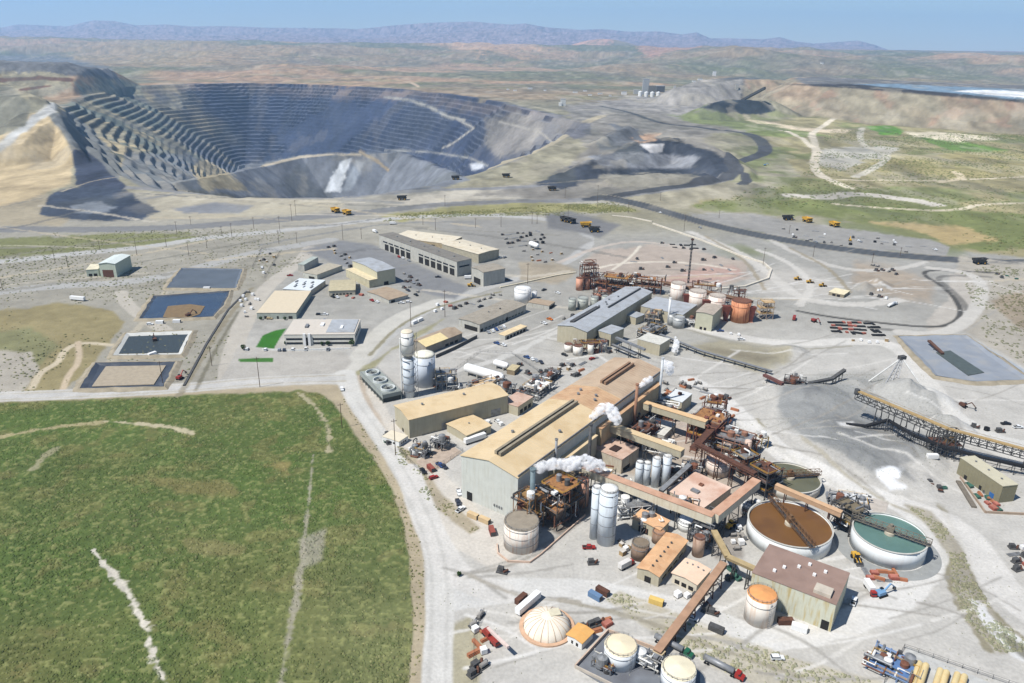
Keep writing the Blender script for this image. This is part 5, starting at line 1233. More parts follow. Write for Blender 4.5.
process_frame('steel_structure', 'rusty frame joining the mill building roof to the leach tanks bridge', (645,292), 30, 11, 14, -.3, RUST, OR_, 2, 19, 5, 2, 40, 5)
process_frame('steel_structure', 'grey pipe structure crowded between the tan hall and the white gas tank', (487,388), 26, 10, 5, hd(480,392,40,-12), STEEL, TANS, 1, 20, 5, 1, 26, 5)
process_frame('steel_structure', 'grey pipe yard with vessels between the white gas tank and the long hall', (535,392), 26, 14, 4.5, hd(530,400,40,-28), STEEL, WHITE, 1, 21, 5, 2, 36, 8)
process_frame('steel_structure', 'low grey pipework along the long hall beyond the pinkish-roofed pump building', (545,382), 30, 8, 4, hd(530,400,40,-28), DSTEEL, STEEL, 1, 22, 5, 1, 30, 6)
process_frame('steel_structure', 'pipework in front of the mill building beside the annex', (652,335), 24, 13, 6, hd(640,330,40,-20), DSTEEL, STEEL, 2, 23, 4, 2, 36, 6)
process_frame('steel_structure', 'rusty platform over the small white tanks at the mill building end', (588,352), 20, 6, 8, .1, RUST, DRUST, 1, 24, 4, 1, 16, 1)
process_frame('steel_structure', 'white pipe structure beside the tall front silos', (632,512), 17, 12, 7, .2, WHITE, STEEL, 2, 25, 3, 2, 32, 7)
process_frame('steel_structure', 'dark structure full of rust-red pipes under the orange lean-to of the hall', (640,440), 26, 12, 9, hd(620,450,40,-30), RUST, DRUST, 2, 26, 4, 2, 34, 5)
process_frame('steel_structure', 'dark pipe rack beneath the elbow of the covered galleries', (706,535), 20, 10, 8, .9, DSTEEL, STEEL, 2, 27, 3, 2, 32, 4)
process_frame('steel_structure', 'pipes and pumps between the pale-blue silos and the upper gallery', (660,452), 16, 9, 6, -.4, STEEL, WHITE, 1, 28, 3, 1, 28, 5)
process_frame('steel_structure', 'grey stairs and ducts behind the white column beside the round water tank', (446,388), 14, 9, 12, .2, STEEL, STEEL, 2, 29, 2, 1, 20, 3)
process_frame('steel_structure', 'pale lattice gantry right of the orange-rusted leach tank', (764,318), 12, 8, 15, .1, M((170,150,130),.8), TANS, 3, 30, 2, 1, 6, 0)
process_frame('steel_structure', 'blue and white equipment skid inside the fence by the bottom edge', (893,668), 14, 16, 2.2, .9, M((126,150,186),.7), WHITE, 1, 31, 3, 3, 24, 6, M((92,124,170),.7,0,.1))
process_frame('steel_structure', 'small yellow-framed hopper right of the reddish pipe structure', (761,447), 5, 5, 7, .4, M((176,150,90),.8), CONC, 1, 32, 1, 1, 2, 1)
process_frame('steel_structure', 'grey switchgear with lattice gantry before the tan hall, right group', (440,447), 9, 7, 5, -.4, STEEL, STEEL, 1, 33, 2, 1, 18, 4)
process_frame('steel_structure', 'grey switchgear with lattice gantry before the tan hall, left group', (421,455), 9, 7, 5, -.4, STEEL, STEEL, 1, 34, 2, 1, 18, 4)
process_frame('steel_structure', 'low grey pump group on a grey slab behind the blue-green thickener', (848,503), 18, 9, 3, -.3, STEEL, M((196,200,204),.6), 1, 35, 3, 1, 20, 5)
process_frame('steel_structure', 'pipes and steel boxes below the long hall windows, left of the filter building', (598,478), 18, 6, 5, -.3, M((170,160,140),.8), WHITE, 1, 36, 3, 1, 18, 4)
for k, (x, y, dx, dy, h, rz, c1, c2, lab) in enumerate([
  (664,417,14,8,7,-.3,RUST,STEEL,'rusty pipe frame between the two upper covered galleries near the hall'),
  (697,432,10,8,9,-.4,STEEL,RUST,'grey and rusty frame where the second gallery ends'),
  (668,480,16,6,5,-.3,STEEL,DSTEEL,'low pipe frame left of the pinkish roof inside the gallery triangle'),
  (690,478,10,8,8,-.3,STEEL,WHITE,'whitish column frame beside the wide pinkish-white tank'),
  (619,497,12,7,6,.2,WHITE,STEEL,'small white pipe frame right behind the tall front silos'),
  (648,530,10,6,5,.2,STEEL,WHITE,'pale pipe frame left of the small orange-roofed building'),
  (683,512,12,6,6,-.3,DSTEEL,STEEL,'dark pipe rack under the long pink-roofed gallery'),
  (742,470,14,10,10,.5,DRUST,STEEL,'rusty frame under the dark trestle bridge'),
  (752,515,10,6,5,.9,DSTEEL,STEEL,'dark pump frame at the left of the brown thickener'),
  (712,425,12,10,17,-.3,DRUST,RUST,'tallest rusty tower of the reddish pipe structure'),
  (575,500,10,9,14,-.3,DSTEEL,TANS,'dark pipe tower right of the agitator platforms'),
  (600,452,12,4,6,-.5,STEEL,DSTEEL,'grey duct frame against the long hall below the steam curl'),
  (652,322,12,8,8,-.4,STEEL,TANS,'small frame on the right of the motor box by the mill'),
  (690,326,14,6,5,-.2,STEEL,WHITE,'pale pipe frame before the grey steel tanks'),
  (640,308,14,8,8,-.3,RUST,STEEL,'rusty frame just behind the mill building end'),
  (602,300,16,8,9,-.2,DRUST,PINKTANK,'pinkish and rusty frame right of the two pink-rusted tanks'),
  (705,303,26,4,17,-.25,RUST,DRUST,'rusty upper walkway frame above the white leach tanks'),
  (735,308,14,4,17,-.25,RUST,DRUST,'rusty upper walkway frame above the orange-rusted leach tank'),
  (505,392,12,6,5,-.4,STEEL,WHITE,'pale pipe frame behind the far end of the tan hall'),
  (470,398,14,5,6,-.3,STEEL,TANS,'grey pipe frame along the back of the tan hall'),
  (640,662,14,5,3,-.6,STEEL,CONC,'low pipe frame between the two walled tanks by the bottom edge'),
  (603,668,8,4,2.5,-.6,STEEL,CONC,'small pipe frame left of the walled tank')]):
    process_frame('pipework', lab, (x, y), dx, dy, h, rz, c1, c2, 2 if h > 6 else 1, 60+k, 3, 1, 22, 4)
# rust-stained flat roof by the big pink tank
b = Bld('leach_roof_building', 'low square building with rust-stained pinkish roof inside the gallery triangle', 'building', (704,508), (731,488), (662,494), 517, wall=M((196,180,160),.8), roof=M((222,196,178),.8,0,.08,0,(186,134,108),.1), style='flat', h=6)
b.box_on(.3,.4,.4,.6,1,'roof_unit',STEEL); b.box_on(.6,.68,.5,.6,.8,'roof_unit',RUST)
b = Bld('pump_slab_house', 'low dusty box between the two upper covered galleries', 'building', (664,436), (676,424), (640,427), 441, wall=CONC, roof=M((210,208,200),.9), style='flat', h=4)
# slab right behind green thickener
for nm, pts, m_ in [('concrete_slab', [(829,505),(838,487),(889,503),(884,516)], M((186,178,168),.95)), ('equipment_pad', [(880,700),(907,647),(1040,705),(1040,760),(880,760)], M((186,186,182),.95)), ('concrete_pad', [(416,462),(446,442),(462,452),(432,474)], M((178,162,146),.95)), ('containment_floor', [(575,668),(610,632),(700,672),(700,720),(660,720)], M((120,124,130),.9,0,.2,0,(90,90,96),.1))]:
    q = [P(*p)[:2] for p in pts]; o = MB().prism(q, .02, .12).build(nm, m_); o['kind'] = 'structure'
def wall_px(name, label, pts, h, w=.4, m=CONC, cat='wall', base=0.0):
    q = [P(*p) for p in pts]; t = thing(name, label, cat, (float(q[0][0]), float(q[0][1]), 0))
    for a, b_ in zip(q[:-1], q[1:]): MB().beam((a[0], a[1], base+h/2), (b_[0], b_[1], base+h/2), w, h).build('wall_panel', m, t)
    return t
wall_px('containment_wall', 'pinkish concrete wall round the walled tank pit by the bottom edge', [(575,668),(608,632),(655,650)], 1.6, .5, M((200,176,156),.9))
wall_px('containment_wall', 'lower concrete wall of the walled tank pit at the bottom edge', [(575,668),(640,700)], 1.4, .5, M((190,180,166),.9))
wall_px('retaining_wall', 'dark retaining wall beside the two-tone shed', [(436,358),(454,350),(477,338)], 2.6, .5, DSTEEL)
wall_px('containment_wall', 'octagonal kerb round the big pinkish-white tank', [(497,545),(498,554),(508,562),(530,563),(541,555),(585,516)], 1.0, .5, M((206,180,160),.9))
wall_px('concrete_wall', 'concrete kerb wall along the front of the olive-grey shed', [(960,478),(985,513),(1024,515),(1060,512)], 1.3, .6, M((170,150,130),.9))
wall_px('container_row', 'long low dark channel trough beside the olive-grey shed', [(958,482),(974,508)], 1.0, 2.4, M((120,112,100),.9))
wall_px('haul_berm', 'long pale concrete barrier curving round the pink ore yard', [(653,224),(700,240),(740,256),(763,263),(771,270),(768,279),(745,287),(716,290)], 1.6, 2.0, M((214,206,190),.9), 'barrier')
wall_px('haul_berm', 'short pale barrier left of the white huts by the dark haul road', [(612,216),(632,218),(652,222)], 1.4, 2.0, M((214,206,190),.9), 'barrier')
wall_px('pipeline', 'pale pipeline running left from the pink-rusted tanks', [(576,273),(556,276),(520,284),(500,288)], 1.2, 1.4, M((220,210,184),.8), 'pipeline')
wall_px('pipeline', 'thin dark pipe trench along the right side of the settling ponds', [(246,292),(228,310),(206,345),(184,386)], .6, 1.6, DSTEEL, 'pipeline')
wall_px('site_wall', 'white low wall in front of the administration building', [(262,350),(290,351),(350,349)], 1.2, .4, WHITE)
# ---- radial stacker and big truss conveyor on the right
def bigconv():
    hA, hB, hC = 16, 12, 4
    a = Vector(P(857,392,20)); b_ = Vector(P(948,430,15)); c_ = Vector(P(1030,452,12)); d_ = Vector(P(1110,478,6))
    t = thing('truss_conveyor', 'huge dark truss conveyor with tan belt cover, crossing the right of the photo', 'conveyor', (float(b_.x), float(b_.y), 0))
    tan = M((176,150,104),.85,0,.15)
    for p, q, n, m in ((a, b_, 13, 1), (b_, c_, 10, 1), (c_, d_, 10, 1)):
        mb = MB(); truss(mb, p, q, 3.6, 4.2, n, .42); mb.build('truss', DSTEEL, t)
        MB().beam(p+Vector((0,0,.9)), q+Vector((0,0,.9)), 2.4, .8).build('belt_cover', tan, t)
        mb = MB(); s_ = (q-p).cross(Vector((0,0,1))).normalized()*2.8; mb.beam(p-s_+Vector((0,0,.3)), q-s_+Vector((0,0,.3)), 1.2, .15); mb.beam(p-s_*1.2+Vector((0,0,1.5)), q-s_*1.2+Vector((0,0,1.5)), .12); mb.build('walkway', M((150,126,84),.85), t)
    MB().cyl((a.x, a.y), 1.6, a.z-1.5, a.z+2, n=10).build('head_pulley', DSTEEL, t)
    for f in (.28,.42,.56,.7,.84):
        x = a.lerp(b_, f); mb = MB()
        for s_ in (-1, 1): mb.beam((x.x+s_*3, x.y+s_*1, 0), (x.x+s_*1.6, x.y, x.z-4), .45)
        mb.beam((x.x-3, x.y-1, 1), (x.x+1.8, x.y, x.z*.5), .25); mb.beam((x.x+3, x.y+1, 1), (x.x-1.8, x.y, x.z*.5), .25)
        mb.build('trestle_leg', DSTEEL, t)
    for q, n in ((b_, 3),):
        mb = MB()
        for i in range(4):
            for j in range(3):
                x, y = q.x-7+i*5, q.y-5+j*5; mb.beam((x, y, 0), (x, y, 14), .5)
                if i < 3: mb.beam((x, y, 0), (x+5, y, 7), .3); mb.beam((x, y, 7), (x+5, y, 14), .3); mb.beam((x, y, 7), (x+5, y, 7), .3); mb.beam((x, y, 14), (x+5, y, 14), .3)
                if j < 2: mb.beam((x, y, 7), (x, y+5, 7), .3); mb.beam((x, y, 14), (x, y+5, 14), .3); mb.beam((x, y, 0), (x, y+5, 7), .3)
        mb.build('support_tower', DSTEEL, t); MB().box((q.x, q.y), (15, 10, .3), 0, 7.3).build('deck', DRUST, t)
        MB().box((q.x+2, q.y), (5, 4, 3), 0, 7.7).build('drive_house', M((120,100,70),.85), t)
    x = c_; mb = MB(); mb.beam((x.x-2, x.y, 0), (x.x-1.4, x.y, x.z-4), .5); mb.beam((x.x+2, x.y, 0), (x.x+1.4, x.y, x.z-4), .5); mb.build('trestle_leg', DSTEEL, t)
bigconv()
def lowconv():
    t = thing('belt_conveyor', 'black low conveyor running under the huge truss conveyor', 'conveyor', (float(P(915,440)[0]), float(P(915,440)[1]), 0))
    pts = [P(846,424,4), P(866,426,5), P(888,420,8), P(915,436,9), P(948,448,7), P(985,458,7), P(1060,474,5)]
    for i, (p, q) in enumerate(zip(pts[:-1], pts[1:])):
        p, q = Vector(p), Vector(q); MB().beam(p, q, 2.2, 1.2).build('belt_section', M((34,34,36),.85), t)
        mb = MB(); n = 5
        for k in range(n):
            x = p.lerp(q, k/n)
            for s_ in (-1, 1): mb.beam((x.x, x.y+s_*1.1, max(0, gz_at(x.x, x.y)-1)), (x.x, x.y+s_*.9, x.z-.5), .25)
            y = p.lerp(q, (k+1)/n); mb.beam((x.x, x.y-1, .4), (y.x, y.y-1, y.z-.6), .18); mb.beam((x.x, x.y-1.1, x.z-2), (y.x, y.y-1.1, y.z-2), .2)
        mb.build('support_frame', DSTEEL, t)
lowconv()
def stacker():
    base = P(888,394); apex = P(900,367, 13); t = thing('radial_stacker', 'grey A-shaped stacker tower dropping pale ore on a stockpile', 'stacker', (float(base[0]), float(base[1]), 0))
    for dx in (-5, 0, 5):
        a = (base[0]+dx-3, base[1]-3, 0)
        mb = MB(); mb.beam(a, (apex[0]+dx*.2, apex[1], 20), .8); mb.build('mast_leg', STEEL, t)
    mb = MB()
    for k in range(6):
        f = k/6; g = (k+1)/6; l = lambda dx, s_: (base[0]+dx-3+(apex[0]+dx*.2-base[0]-dx+3)*s_, base[1]-3+(apex[1]-base[1]+3)*s_, 20*s_)
        mb.beam(l(-5, f), l(5, g), .3); mb.beam(l(5, f), l(-5, g), .3)
    mb.build('bracing', STEEL, t); MB().box((apex[0], apex[1]), (5, 3, 2.5), .3, 19).build('head_box', DSTEEL, t)
    MB().box((base[0]-2, base[1]-2), (12, 5, 1.2), .3, 0).build('base_frame', DSTEEL, t)
    for q in ((868,384), (926,396)):
        g = P(*q); MB().tube((apex[0], apex[1], 20), (g[0], g[1], 2), .5, 6).build('stay_chute', M((216,216,212),.7), t)
stacker()
for nm, lab, p, hp, q, hq, m in [('mobile_conveyor','long rust-coloured feed conveyor of the mobile crusher',(764,374),5,(783,383),5,M((110,72,66),.85)),('mobile_conveyor','thin curved discharge conveyor right of the mobile crusher',(806,383),4,(832,378),6,DSTEEL),('mobile_conveyor','raised tail of the discharge conveyor right of the mobile crusher',(832,378),6.1,(845,369),11,DSTEEL)]:
    gallery(nm, lab, p, hp, q, hq, 2.4, 1.4, m, m, 2)
process_frame('mobile_crusher', 'dark mobile crusher standing between two conveyors on the pale yard', (794,386), 14, 8, 6, -.4, DSTEEL, DRUST, 2, 41, 3, 1, 14, 4)
gallery('far_conveyor', 'thin dark conveyor rising from the small black stockpile onto the leach heap', (738,101.5), 40, (765,87), 96, 9, 7, DSTEEL, DSTEEL, 0)
# pond boom
t_ = gallery('pond_conveyor', 'dark brown boom reaching over the blue-lined pond', (929,340), 4, (943,353), 2, 2.2, 1.2, M((84,60,50),.85), M((100,72,58),.85), 1)
# ============================================================ ponds
def pond(name, pts, liner, water=None, wpts=None, wm=None, hh=1.4):
    rg = random.Random(len(name)+int(pts[0][0])); q0 = [P(*p)[:2] for p in pts]; c = sum(q0)/len(q0); q = []
    for a, b_ in zip(q0, q0[1:]+q0[:1]):
        n = max(2, int(np.linalg.norm(b_-a)/5)); q += [a+(b_-a)*i/n+np.array([rg.gauss(0, .35), rg.gauss(0, .35)]) for i in range(n)]
    n = len(q); mb = MB(); off = lambda d, z: [(*(p+(p-c)/np.linalg.norm(p-c)*(d+rg.gauss(0, .25))), z) for p in q]
    A_ = off(5, .02)+off(1.6, hh)+off(0, hh*.95)
    mb.add(A_, [(k*n+i, k*n+(i+1) % n, (k+1)*n+(i+1) % n, (k+1)*n+i) for k in range(2) for i in range(n)])
    o = mb.build('pond_bank', M((160,150,130),.95,0,.15,0,(136,128,108),.2)); o['kind'] = 'structure'
    mb = MB(); R_ = off(0, hh*.95+.01)+off(-4.5, .1)
    mb.add(R_, [(i, (i+1) % n, n+(i+1) % n, n+i) for i in range(n)]+[tuple(n+i for i in range(n))])
    o = mb.build(name, liner); o['kind'] = 'structure'
    if wm:
        w = [P(*p)[:2] for p in wpts] if wpts else [np.array(p[:2]) for p in off(-2.6, 0)]
        mb = MB(); mb.prism([tuple(p) for p in w], .15, .6); o = mb.build('pond_water', wm); o['kind'] = 'structure'
LN = M((66,72,82),.5,0,.12,0,(96,100,106),.1); WG = M((98,104,110),.4,0,.1,0,(84,88,92),.05); WB = M((60,74,94),.25,0,.12,0,(74,84,96),.06); WD = M((64,70,70),.4,0,.08); SD = M((168,156,136),.9,0,.1)
pond('pond_liner', [(166,289),(182,269),(243,270),(236,289.5)], M((104,112,122),.6,0,.1), True, None, WG)
pond('pond_liner', [(139,320),(154,297),(230,292),(224,306),(213,318)], LN, True, None, WB)
pond('pond_liner', [(113,357),(127,334.5),(193,332),(181,356)], M((196,196,190),.8,0,.06), True, [(119,354),(129,337),(188,335),(178,353)], WD)
pond('pond_liner', [(80,390),(96,364),(176,363),(163,388)], LN, True, [(92,387),(106,367),(166,366),(154,385)], SD)
pond('pond_liner', [(898,337.5),(966,336.5),(1030,381),(974,383),(935,377)], M((142,148,156),.8,0,.08,0,(160,160,158),.1), True, [(936,353),(950,351),(984,373),(968,376)], M((84,92,88),.5))
o = MB().prism([P(*p)[:2] for p in [(163,318),(168,307),(190,305),(205,307),(200,315),(185,320)]], .3, .9).build('mud_flat', M((128,108,80),.9,0,.15)); o['kind'] = 'structure'
# ============================================================ steam
sm = bpy.data.materials.new('steam'); sm.use_nodes = True; t = sm.node_tree; t.nodes.clear()
ov = t.nodes.new('ShaderNodeOutputMaterial'); pv = t.nodes.new('ShaderNodeVolumePrincipled'); pv.inputs['Color'].default_value = (.99,.99,.99,1); pv.inputs['Density'].default_value = 2.6; pv.inputs['Anisotropy'].default_value = -.35
pv.inputs['Emission Strength'].default_value = 0
t.links.new(pv.outputs[0], ov.inputs['Volume']); g_ = t.nodes.new('ShaderNodeNewGeometry'); n_ = noise(t, .45, 4, g_.outputs['Position']); r_ = t.nodes.new('ShaderNodeMapRange'); r_.inputs[1].default_value = .43; r_.inputs[2].default_value = .72; r_.inputs[4].default_value = 1.3
t.links.new(n_.outputs[0], r_.inputs[0]); t.links.new(r_.outputs[0], pv.inputs['Density'])
S.cycles.volume_bounces = 24; S.cycles.volume_step_rate = .5
import bmesh
def steam(label, path, seed):
    """path of (px,py,height,radius m); a lumpy closed cloud"""
    rg = random.Random(seed); bm = bmesh.new(); first = P(*path[0][:2], path[0][2])
    pts = [(np.array(P(x, y, z)), r) for x, y, z, r in path]; out = []
    for (a, ra), (b_, rb) in zip(pts[:-1], pts[1:]):
        n = max(2, int(np.linalg.norm(b_-a)/max(.7, min(ra, rb)*.6)))
        for i in range(n): f = i/n; out.append((a+(b_-a)*f, ra+(rb-ra)*f))
    out.append(pts[-1])
    mb_ = bpy.data.metaballs.new('steam_tmp'); mb_.resolution = .9; mb_.render_resolution = .9; mb_.threshold = .4
    ob = bpy.data.objects.new('steam_tmp', mb_); S.collection.objects.link(ob)
    for c, r in out:
        for k in range(3):
            e = mb_.elements.new(); e.co = [c[j]-first[j]+rg.gauss(0, r*.4) for j in range(3)]; e.radius = 1.7*r*rg.uniform(.6, 1.15)
    dg = bpy.context.evaluated_depsgraph_get(); dg.update(); me = bpy.data.meshes.new_from_object(ob.evaluated_get(dg)); bpy.data.objects.remove(ob)
    me.name = 'steam_plume'; me.materials.clear(); me.materials.append(sm)
    o = bpy.data.objects.new('steam_plume', me); S.collection.objects.link(o); o.location = first; o['kind'] = 'stuff'; return o
steam('', [(591,426,22,.8),(592,417,27,1.3),(598,410,31,2.0),(607,409,32,2.2),(614,415,31,2.6),(617,420,30,1.6)], 1)
steam('', [(535,468,24,1.2),(545,466,25,2.0),(556,464,25,2.4),(567,467,24,2.2),(575,462,24,2.6),(588,463,23,2.4),(600,465,21,2.0)], 2)
steam('', [(663,360,26,.8),(666,366,26,2.0),(670,368,24,2.4)], 3)
steam('', [(637,386,27,.7),(643,384,28,1.4),(650,379,29,1.3)], 4)
steam('', [(675,338,8,.9),(677,344,6,1.5),(674,351,4,1.6)], 5)
steam('', [(640,500,6,1.4),(622,498,7,1.8),(612,462,10,1.8),(620,470,8,1.2)], 6) if False else None
# ============================================================ vehicles (each kind built once at the origin, then copied)
GL = GLASS
PROTO = {}
def wheels(t, xs, y, r, w=.35):
    for x in xs:
        for s_ in (-1, 1): MB().tube((x, s_*y-w/2, r), (x, s_*y+w/2, r), r, 12).build('wheel', BLACK, t)
def cprism(mb, prof, y0, y1, inset=0):
    n = len(prof); v = [(x, y0+(inset if z > prof[0][1]+1.0 else 0), z) for x, z in prof]+[(x, y1-(inset if z > prof[0][1]+1.0 else 0), z) for x, z in prof]
    mb.add(v, [tuple(range(n)), tuple(range(2*n-1, n-1, -1))]+[(i, (i+1) % n, n+(i+1) % n, n+i) for i in range(n)]); return mb
def new(name): 
    t = thing(name, 'x', 'x'); return t
def pickup(m):
    t = new('pickup_truck')
    cprism(MB(), [(-2.7,.45),(2.7,.45),(2.75,1.05),(1.3,1.15),(-2.7,1.1)], -.95, .95).build('body', m, t)
    cprism(MB(), [(-.9,1.1),(1.35,1.1),(.8,1.8),(-.7,1.8)], -.88, .88).build('cab', m, t)
    cprism(MB(), [(-.95,1.2),(1.30,1.2),(.85,1.68),(-.75,1.68)], -.90, .90).build('windows', GL, t)
    MB().box((-1.85, 0, 0), (1.5, 1.6, .04), 0, 1.1).build('bed_floor', DARK, t)
    wheels(t, (-1.75, 1.75), .85, .42); return t
def suv(m):
    t = new('car')
    cprism(MB(), [(-2.3,.4),(2.3,.4),(2.35,.95),(1.2,1.05),(-2.3,1.05)], -.92, .92).build('body', m, t)
    cprism(MB(), [(-2.2,1.05),(1.1,1.05),(.5,1.65),(-1.9,1.65)], -.84, .84).build('cabin', m, t)
    cprism(MB(), [(-2.24,1.12),(1.06,1.12),(.56,1.55),(-1.95,1.55)], -.86, .86).build('windows', GL, t)
    wheels(t, (-1.4, 1.45), .82, .38); return t
def boxtruck(m, box, L_=6.5):
    t = new('box_truck')
    MB().box((-1, 0, 0), (L_, 2.4, 2.5), 0, 1.1).build('cargo_box', box, t)
    cprism(MB(), [(L_/2-.9,.6),(L_/2+1.2,.6),(L_/2+1.2,1.5),(L_/2+.7,2.5),(L_/2-.9,2.5)], -1.1, 1.1).build('cab', m, t)
    cprism(MB(), [(L_/2+.2,1.6),(L_/2+1.2,1.6),(L_/2+.75,2.35),(L_/2+.2,2.35)], -1.13, 1.13).build('windows', GL, t)
    MB().box((0, 0, 0), (L_+2, 1, .4), 0, .7).build('chassis', DSTEEL, t); wheels(t, (-3, -1.9, 3.4), 1.0, .5); return t
def haul(m, bed):
    t = new('haul_truck')
    MB().box((0, 0, 0), (11, 3.4, 1.2), 0, 1.8).build('chassis', DSTEEL, t)
    mb = MB(); mb.add([(-6.5,-3.6,3.4),(3.2,-3.6,3.0),(3.2,3.6,3.0),(-6.5,3.6,3.4),(-7.2,-4,6.2),(5.6,-4,6.6),(5.6,4,6.6),(-7.2,4,6.2),(-6.2,-3.3,4.0),(2.6,-3.3,3.7),(2.6,3.3,3.7),(-6.2,3.3,4.0)], [(3,2,1,0),(0,1,5,4),(1,2,6,5),(2,3,7,6),(3,0,4,7),(8,9,10,11),(4,5,9,8),(5,6,10,9),(6,7,11,10),(7,4,8,11)])
    mb.box((6.2, 0, 0), (3.2, 7.4, .3), 0, 6.5); mb.build('dump_body', bed, t)
    MB().box((5.2, 2, 0), (2.2, 2.4, 2.2), 0, 4.0).build('cab', m, t); MB().box((6.33, 2, 0), (.1, 2.1, 1.1), 0, 4.8).build('windscreen', GL, t)
    MB().box((5.6, 0, 0), (2.6, 6.2, 1.6), 0, 2.4).build('engine_deck', m, t); 
    for x, ys in ((4.2, (-3, 3)), (-3.6, (-3.2, -1.9, 1.9, 3.2))):
        for y in ys:
            w_ = MB().tube((x, y-.55, 1.8), (x, y+.55, 1.8), 1.8, 16).build('wheel', BLACK, t); MB().tube((x, y-.6, 1.8), (x, y+.6, 1.8), .8, 10).build('wheel_hub', YELLOW, w_)
    return t
def semi(cabm, kind, m):
    t = new('semi_truck')
    cprism(MB(), [(5.2,.7),(8.6,.7),(8.6,1.8),(7.4,2.1),(7.0,3.0),(5.4,3.2),(5.2,2.4)], -1.2, 1.2).build('cab', cabm, t)
    cprism(MB(), [(6.6,2.15),(7.42,2.15),(7.05,2.85),(6.6,2.85)], -1.23, 1.23).build('windows', GL, t)
    MB().box((1, 0, 0), (14, 1, .4), 0, .8).build('chassis', DSTEEL, t)
    if kind == 'tank': MB().tube((-7.5, 0, 2.3), (4.6, 0, 2.3), 1.15, 16).build('tank_barrel', m, t, True)
    elif kind == 'box': MB().box((-1.5, 0, 0), (12.5, 2.5, 2.8), 0, 1.2).build('trailer_box', m, t)
    else: MB().box((-1.5, 0, 0), (12.5, 2.5, .4), 0, 1.2).build('flat_deck', m, t)
    wheels(t, (-6.5, -5.3, 4, 5, 7.8), 1.05, .5); return t
def trailer(m):
    t = new('box_trailer'); MB().box((0, 0, 0), (14.5, 2.6, 2.8), 0, 1.1).build('box', m, t); MB().box((0, 0, 0), (13, 1, .3), 0, .8).build('chassis', DSTEEL, t); wheels(t, (-6, -4.8), 1.05, .5); return t
def container(m, L_=6.1):
    t = new('shipping_container'); MB().box((0, 0, 0), (L_, 2.4, 2.5), 0, .05).build('shell', m, t)
    mb = MB(); n = int(L_/.6)
    for i in range(n): mb.box((-L_/2+.3+.6*i, 0, 0), (.12, 2.5, 2.3), 0, .12)
    mb.build('ribs', m, t); MB().box((L_/2+.02, 0, 0), (.06, 2.2, 2.2), 0, .2).build('door', DSTEEL, t); return t
def loader(m):
    t = new('loader'); MB().box((-1.5, 0, 0), (3.4, 2.4, 1.6), 0, 1.1).build('engine_cover', m, t); MB().box((.4, 0, 0), (1.6, 1.8, 2.6), 0, 1.2).build('cab', GL, t)
    MB().box((.4, 0, 0), (1.8, 2.0, .2), 0, 3.8).build('cab_roof', m, t)
    for s_ in (-1, 1): MB().beam((1, s_*.8, 2), (4, s_*.8, .9), .35).build('lift_arm', m, t)
    cprism(MB(), [(3.8,.2),(5.0,.2),(4.4,.6),(4.2,1.6),(3.8,1.5)], -1.6, 1.6).build('bucket', DSTEEL, t)
    for x in (-1.7, 1.9):
        for s_ in (-1, 1): MB().tube((x, s_*1.2-.35, .95), (x, s_*1.2+.35, .95), .95, 12).build('wheel', BLACK, t)
    return t
def excav(m):
    t = new('excavator')
    for s_ in (-1, 1): MB().box((0, s_*1.3, 0), (4.6, .7, 1), 0, 0).build('track', BLACK, t)
    MB().box((-.7, 0, 0), (3.8, 2.8, 1.5), 0, 1.2).build('body', m, t); MB().box((.8, 1, 0), (1.4, 1.1, 1.7), 0, 1.4).build('cab', GL, t)
    MB().beam((1, 0, 2), (4.4, 0, 5), .6).build('boom', m, t); MB().beam((4.4, 0, 5), (7.2, 0, 2.6), .45).build('stick', m, t); cprism(MB(), [(6.8,1.2),(7.8,1.4),(7.6,2.6),(7,2.7)], -.6, .6).build('bucket', DSTEEL, t)
    return t
def crane():
    t = new('mobile_crane'); MB().box((0, 0, 0), (10, 2.6, 1), 0, .9).build('chassis', RED, t); MB().box((4.2, 0, 0), (2, 2.5, 1.3), 0, 1.9).build('cab', RED, t); MB().box((4.9, 0, 0), (.7, 2.3, .7), 0, 2.3).build('windscreen', GL, t)
    MB().box((-2, 0, 0), (3.6, 2.4, 1.5), 0, 2.0).build('turret', M((150,60,50),.6), t); MB().beam((-3, .4, 3.4), (11.5, .4, 5.2), 1.1).build('boom', M((226,206,196),.6), t)
    wheels(t, (-3.8, -2.5, 1.6, 3.0), 1.2, .6); return t
def proto(kind, key, *a):
    k = (kind.__name__, key)
    if k not in PROTO: PROTO[k] = [kind(*a), False]
    return PROTO[k]
def put(pr, x, y, head, label, cat, group=None, z=None, sc=None):
    c = P(x, y); zz = gz_at(c[0], c[1])
    if abs(zz) > .01:                                 # land where the ray meets the ground
        for _ in range(4): c = P(x, y, zz); zz = gz_at(c[0], c[1])
    if z is not None: zz = z
    o, used = pr
    if used: o = clone(o, (c[0], c[1], zz), head)
    else: pr[1] = True; o.location = (c[0], c[1], zz); o.rotation_euler = (0, 0, head)
    o['label'] = label; o['category'] = cat
    if group: o['group'] = group
    elif 'group' in o.keys(): del o['group']
    if sc: o.scale = (sc, sc, sc)
    return o
VC = {'white': M((232,234,234),.35,0,.01), 'black': M((34,36,40),.3,0,.01), 'red': M((160,48,42),.35,0,.01), 'blue': M((62,88,136),.35,0,.01), 'silver': M((170,174,178),.3,.2,.01), 'dark': M((58,62,74),.3,0,.01), 'tan': M((190,170,130),.5,0,.01), 'green': M((40,100,74),.4,0,.01), 'orange': M((214,120,40),.5,0,.01)}
def PU(c): return proto(pickup, c, VC[c])
def CA(c): return proto(suv, c, VC[c])
G1 = 'pickups and cars parked round the plant'
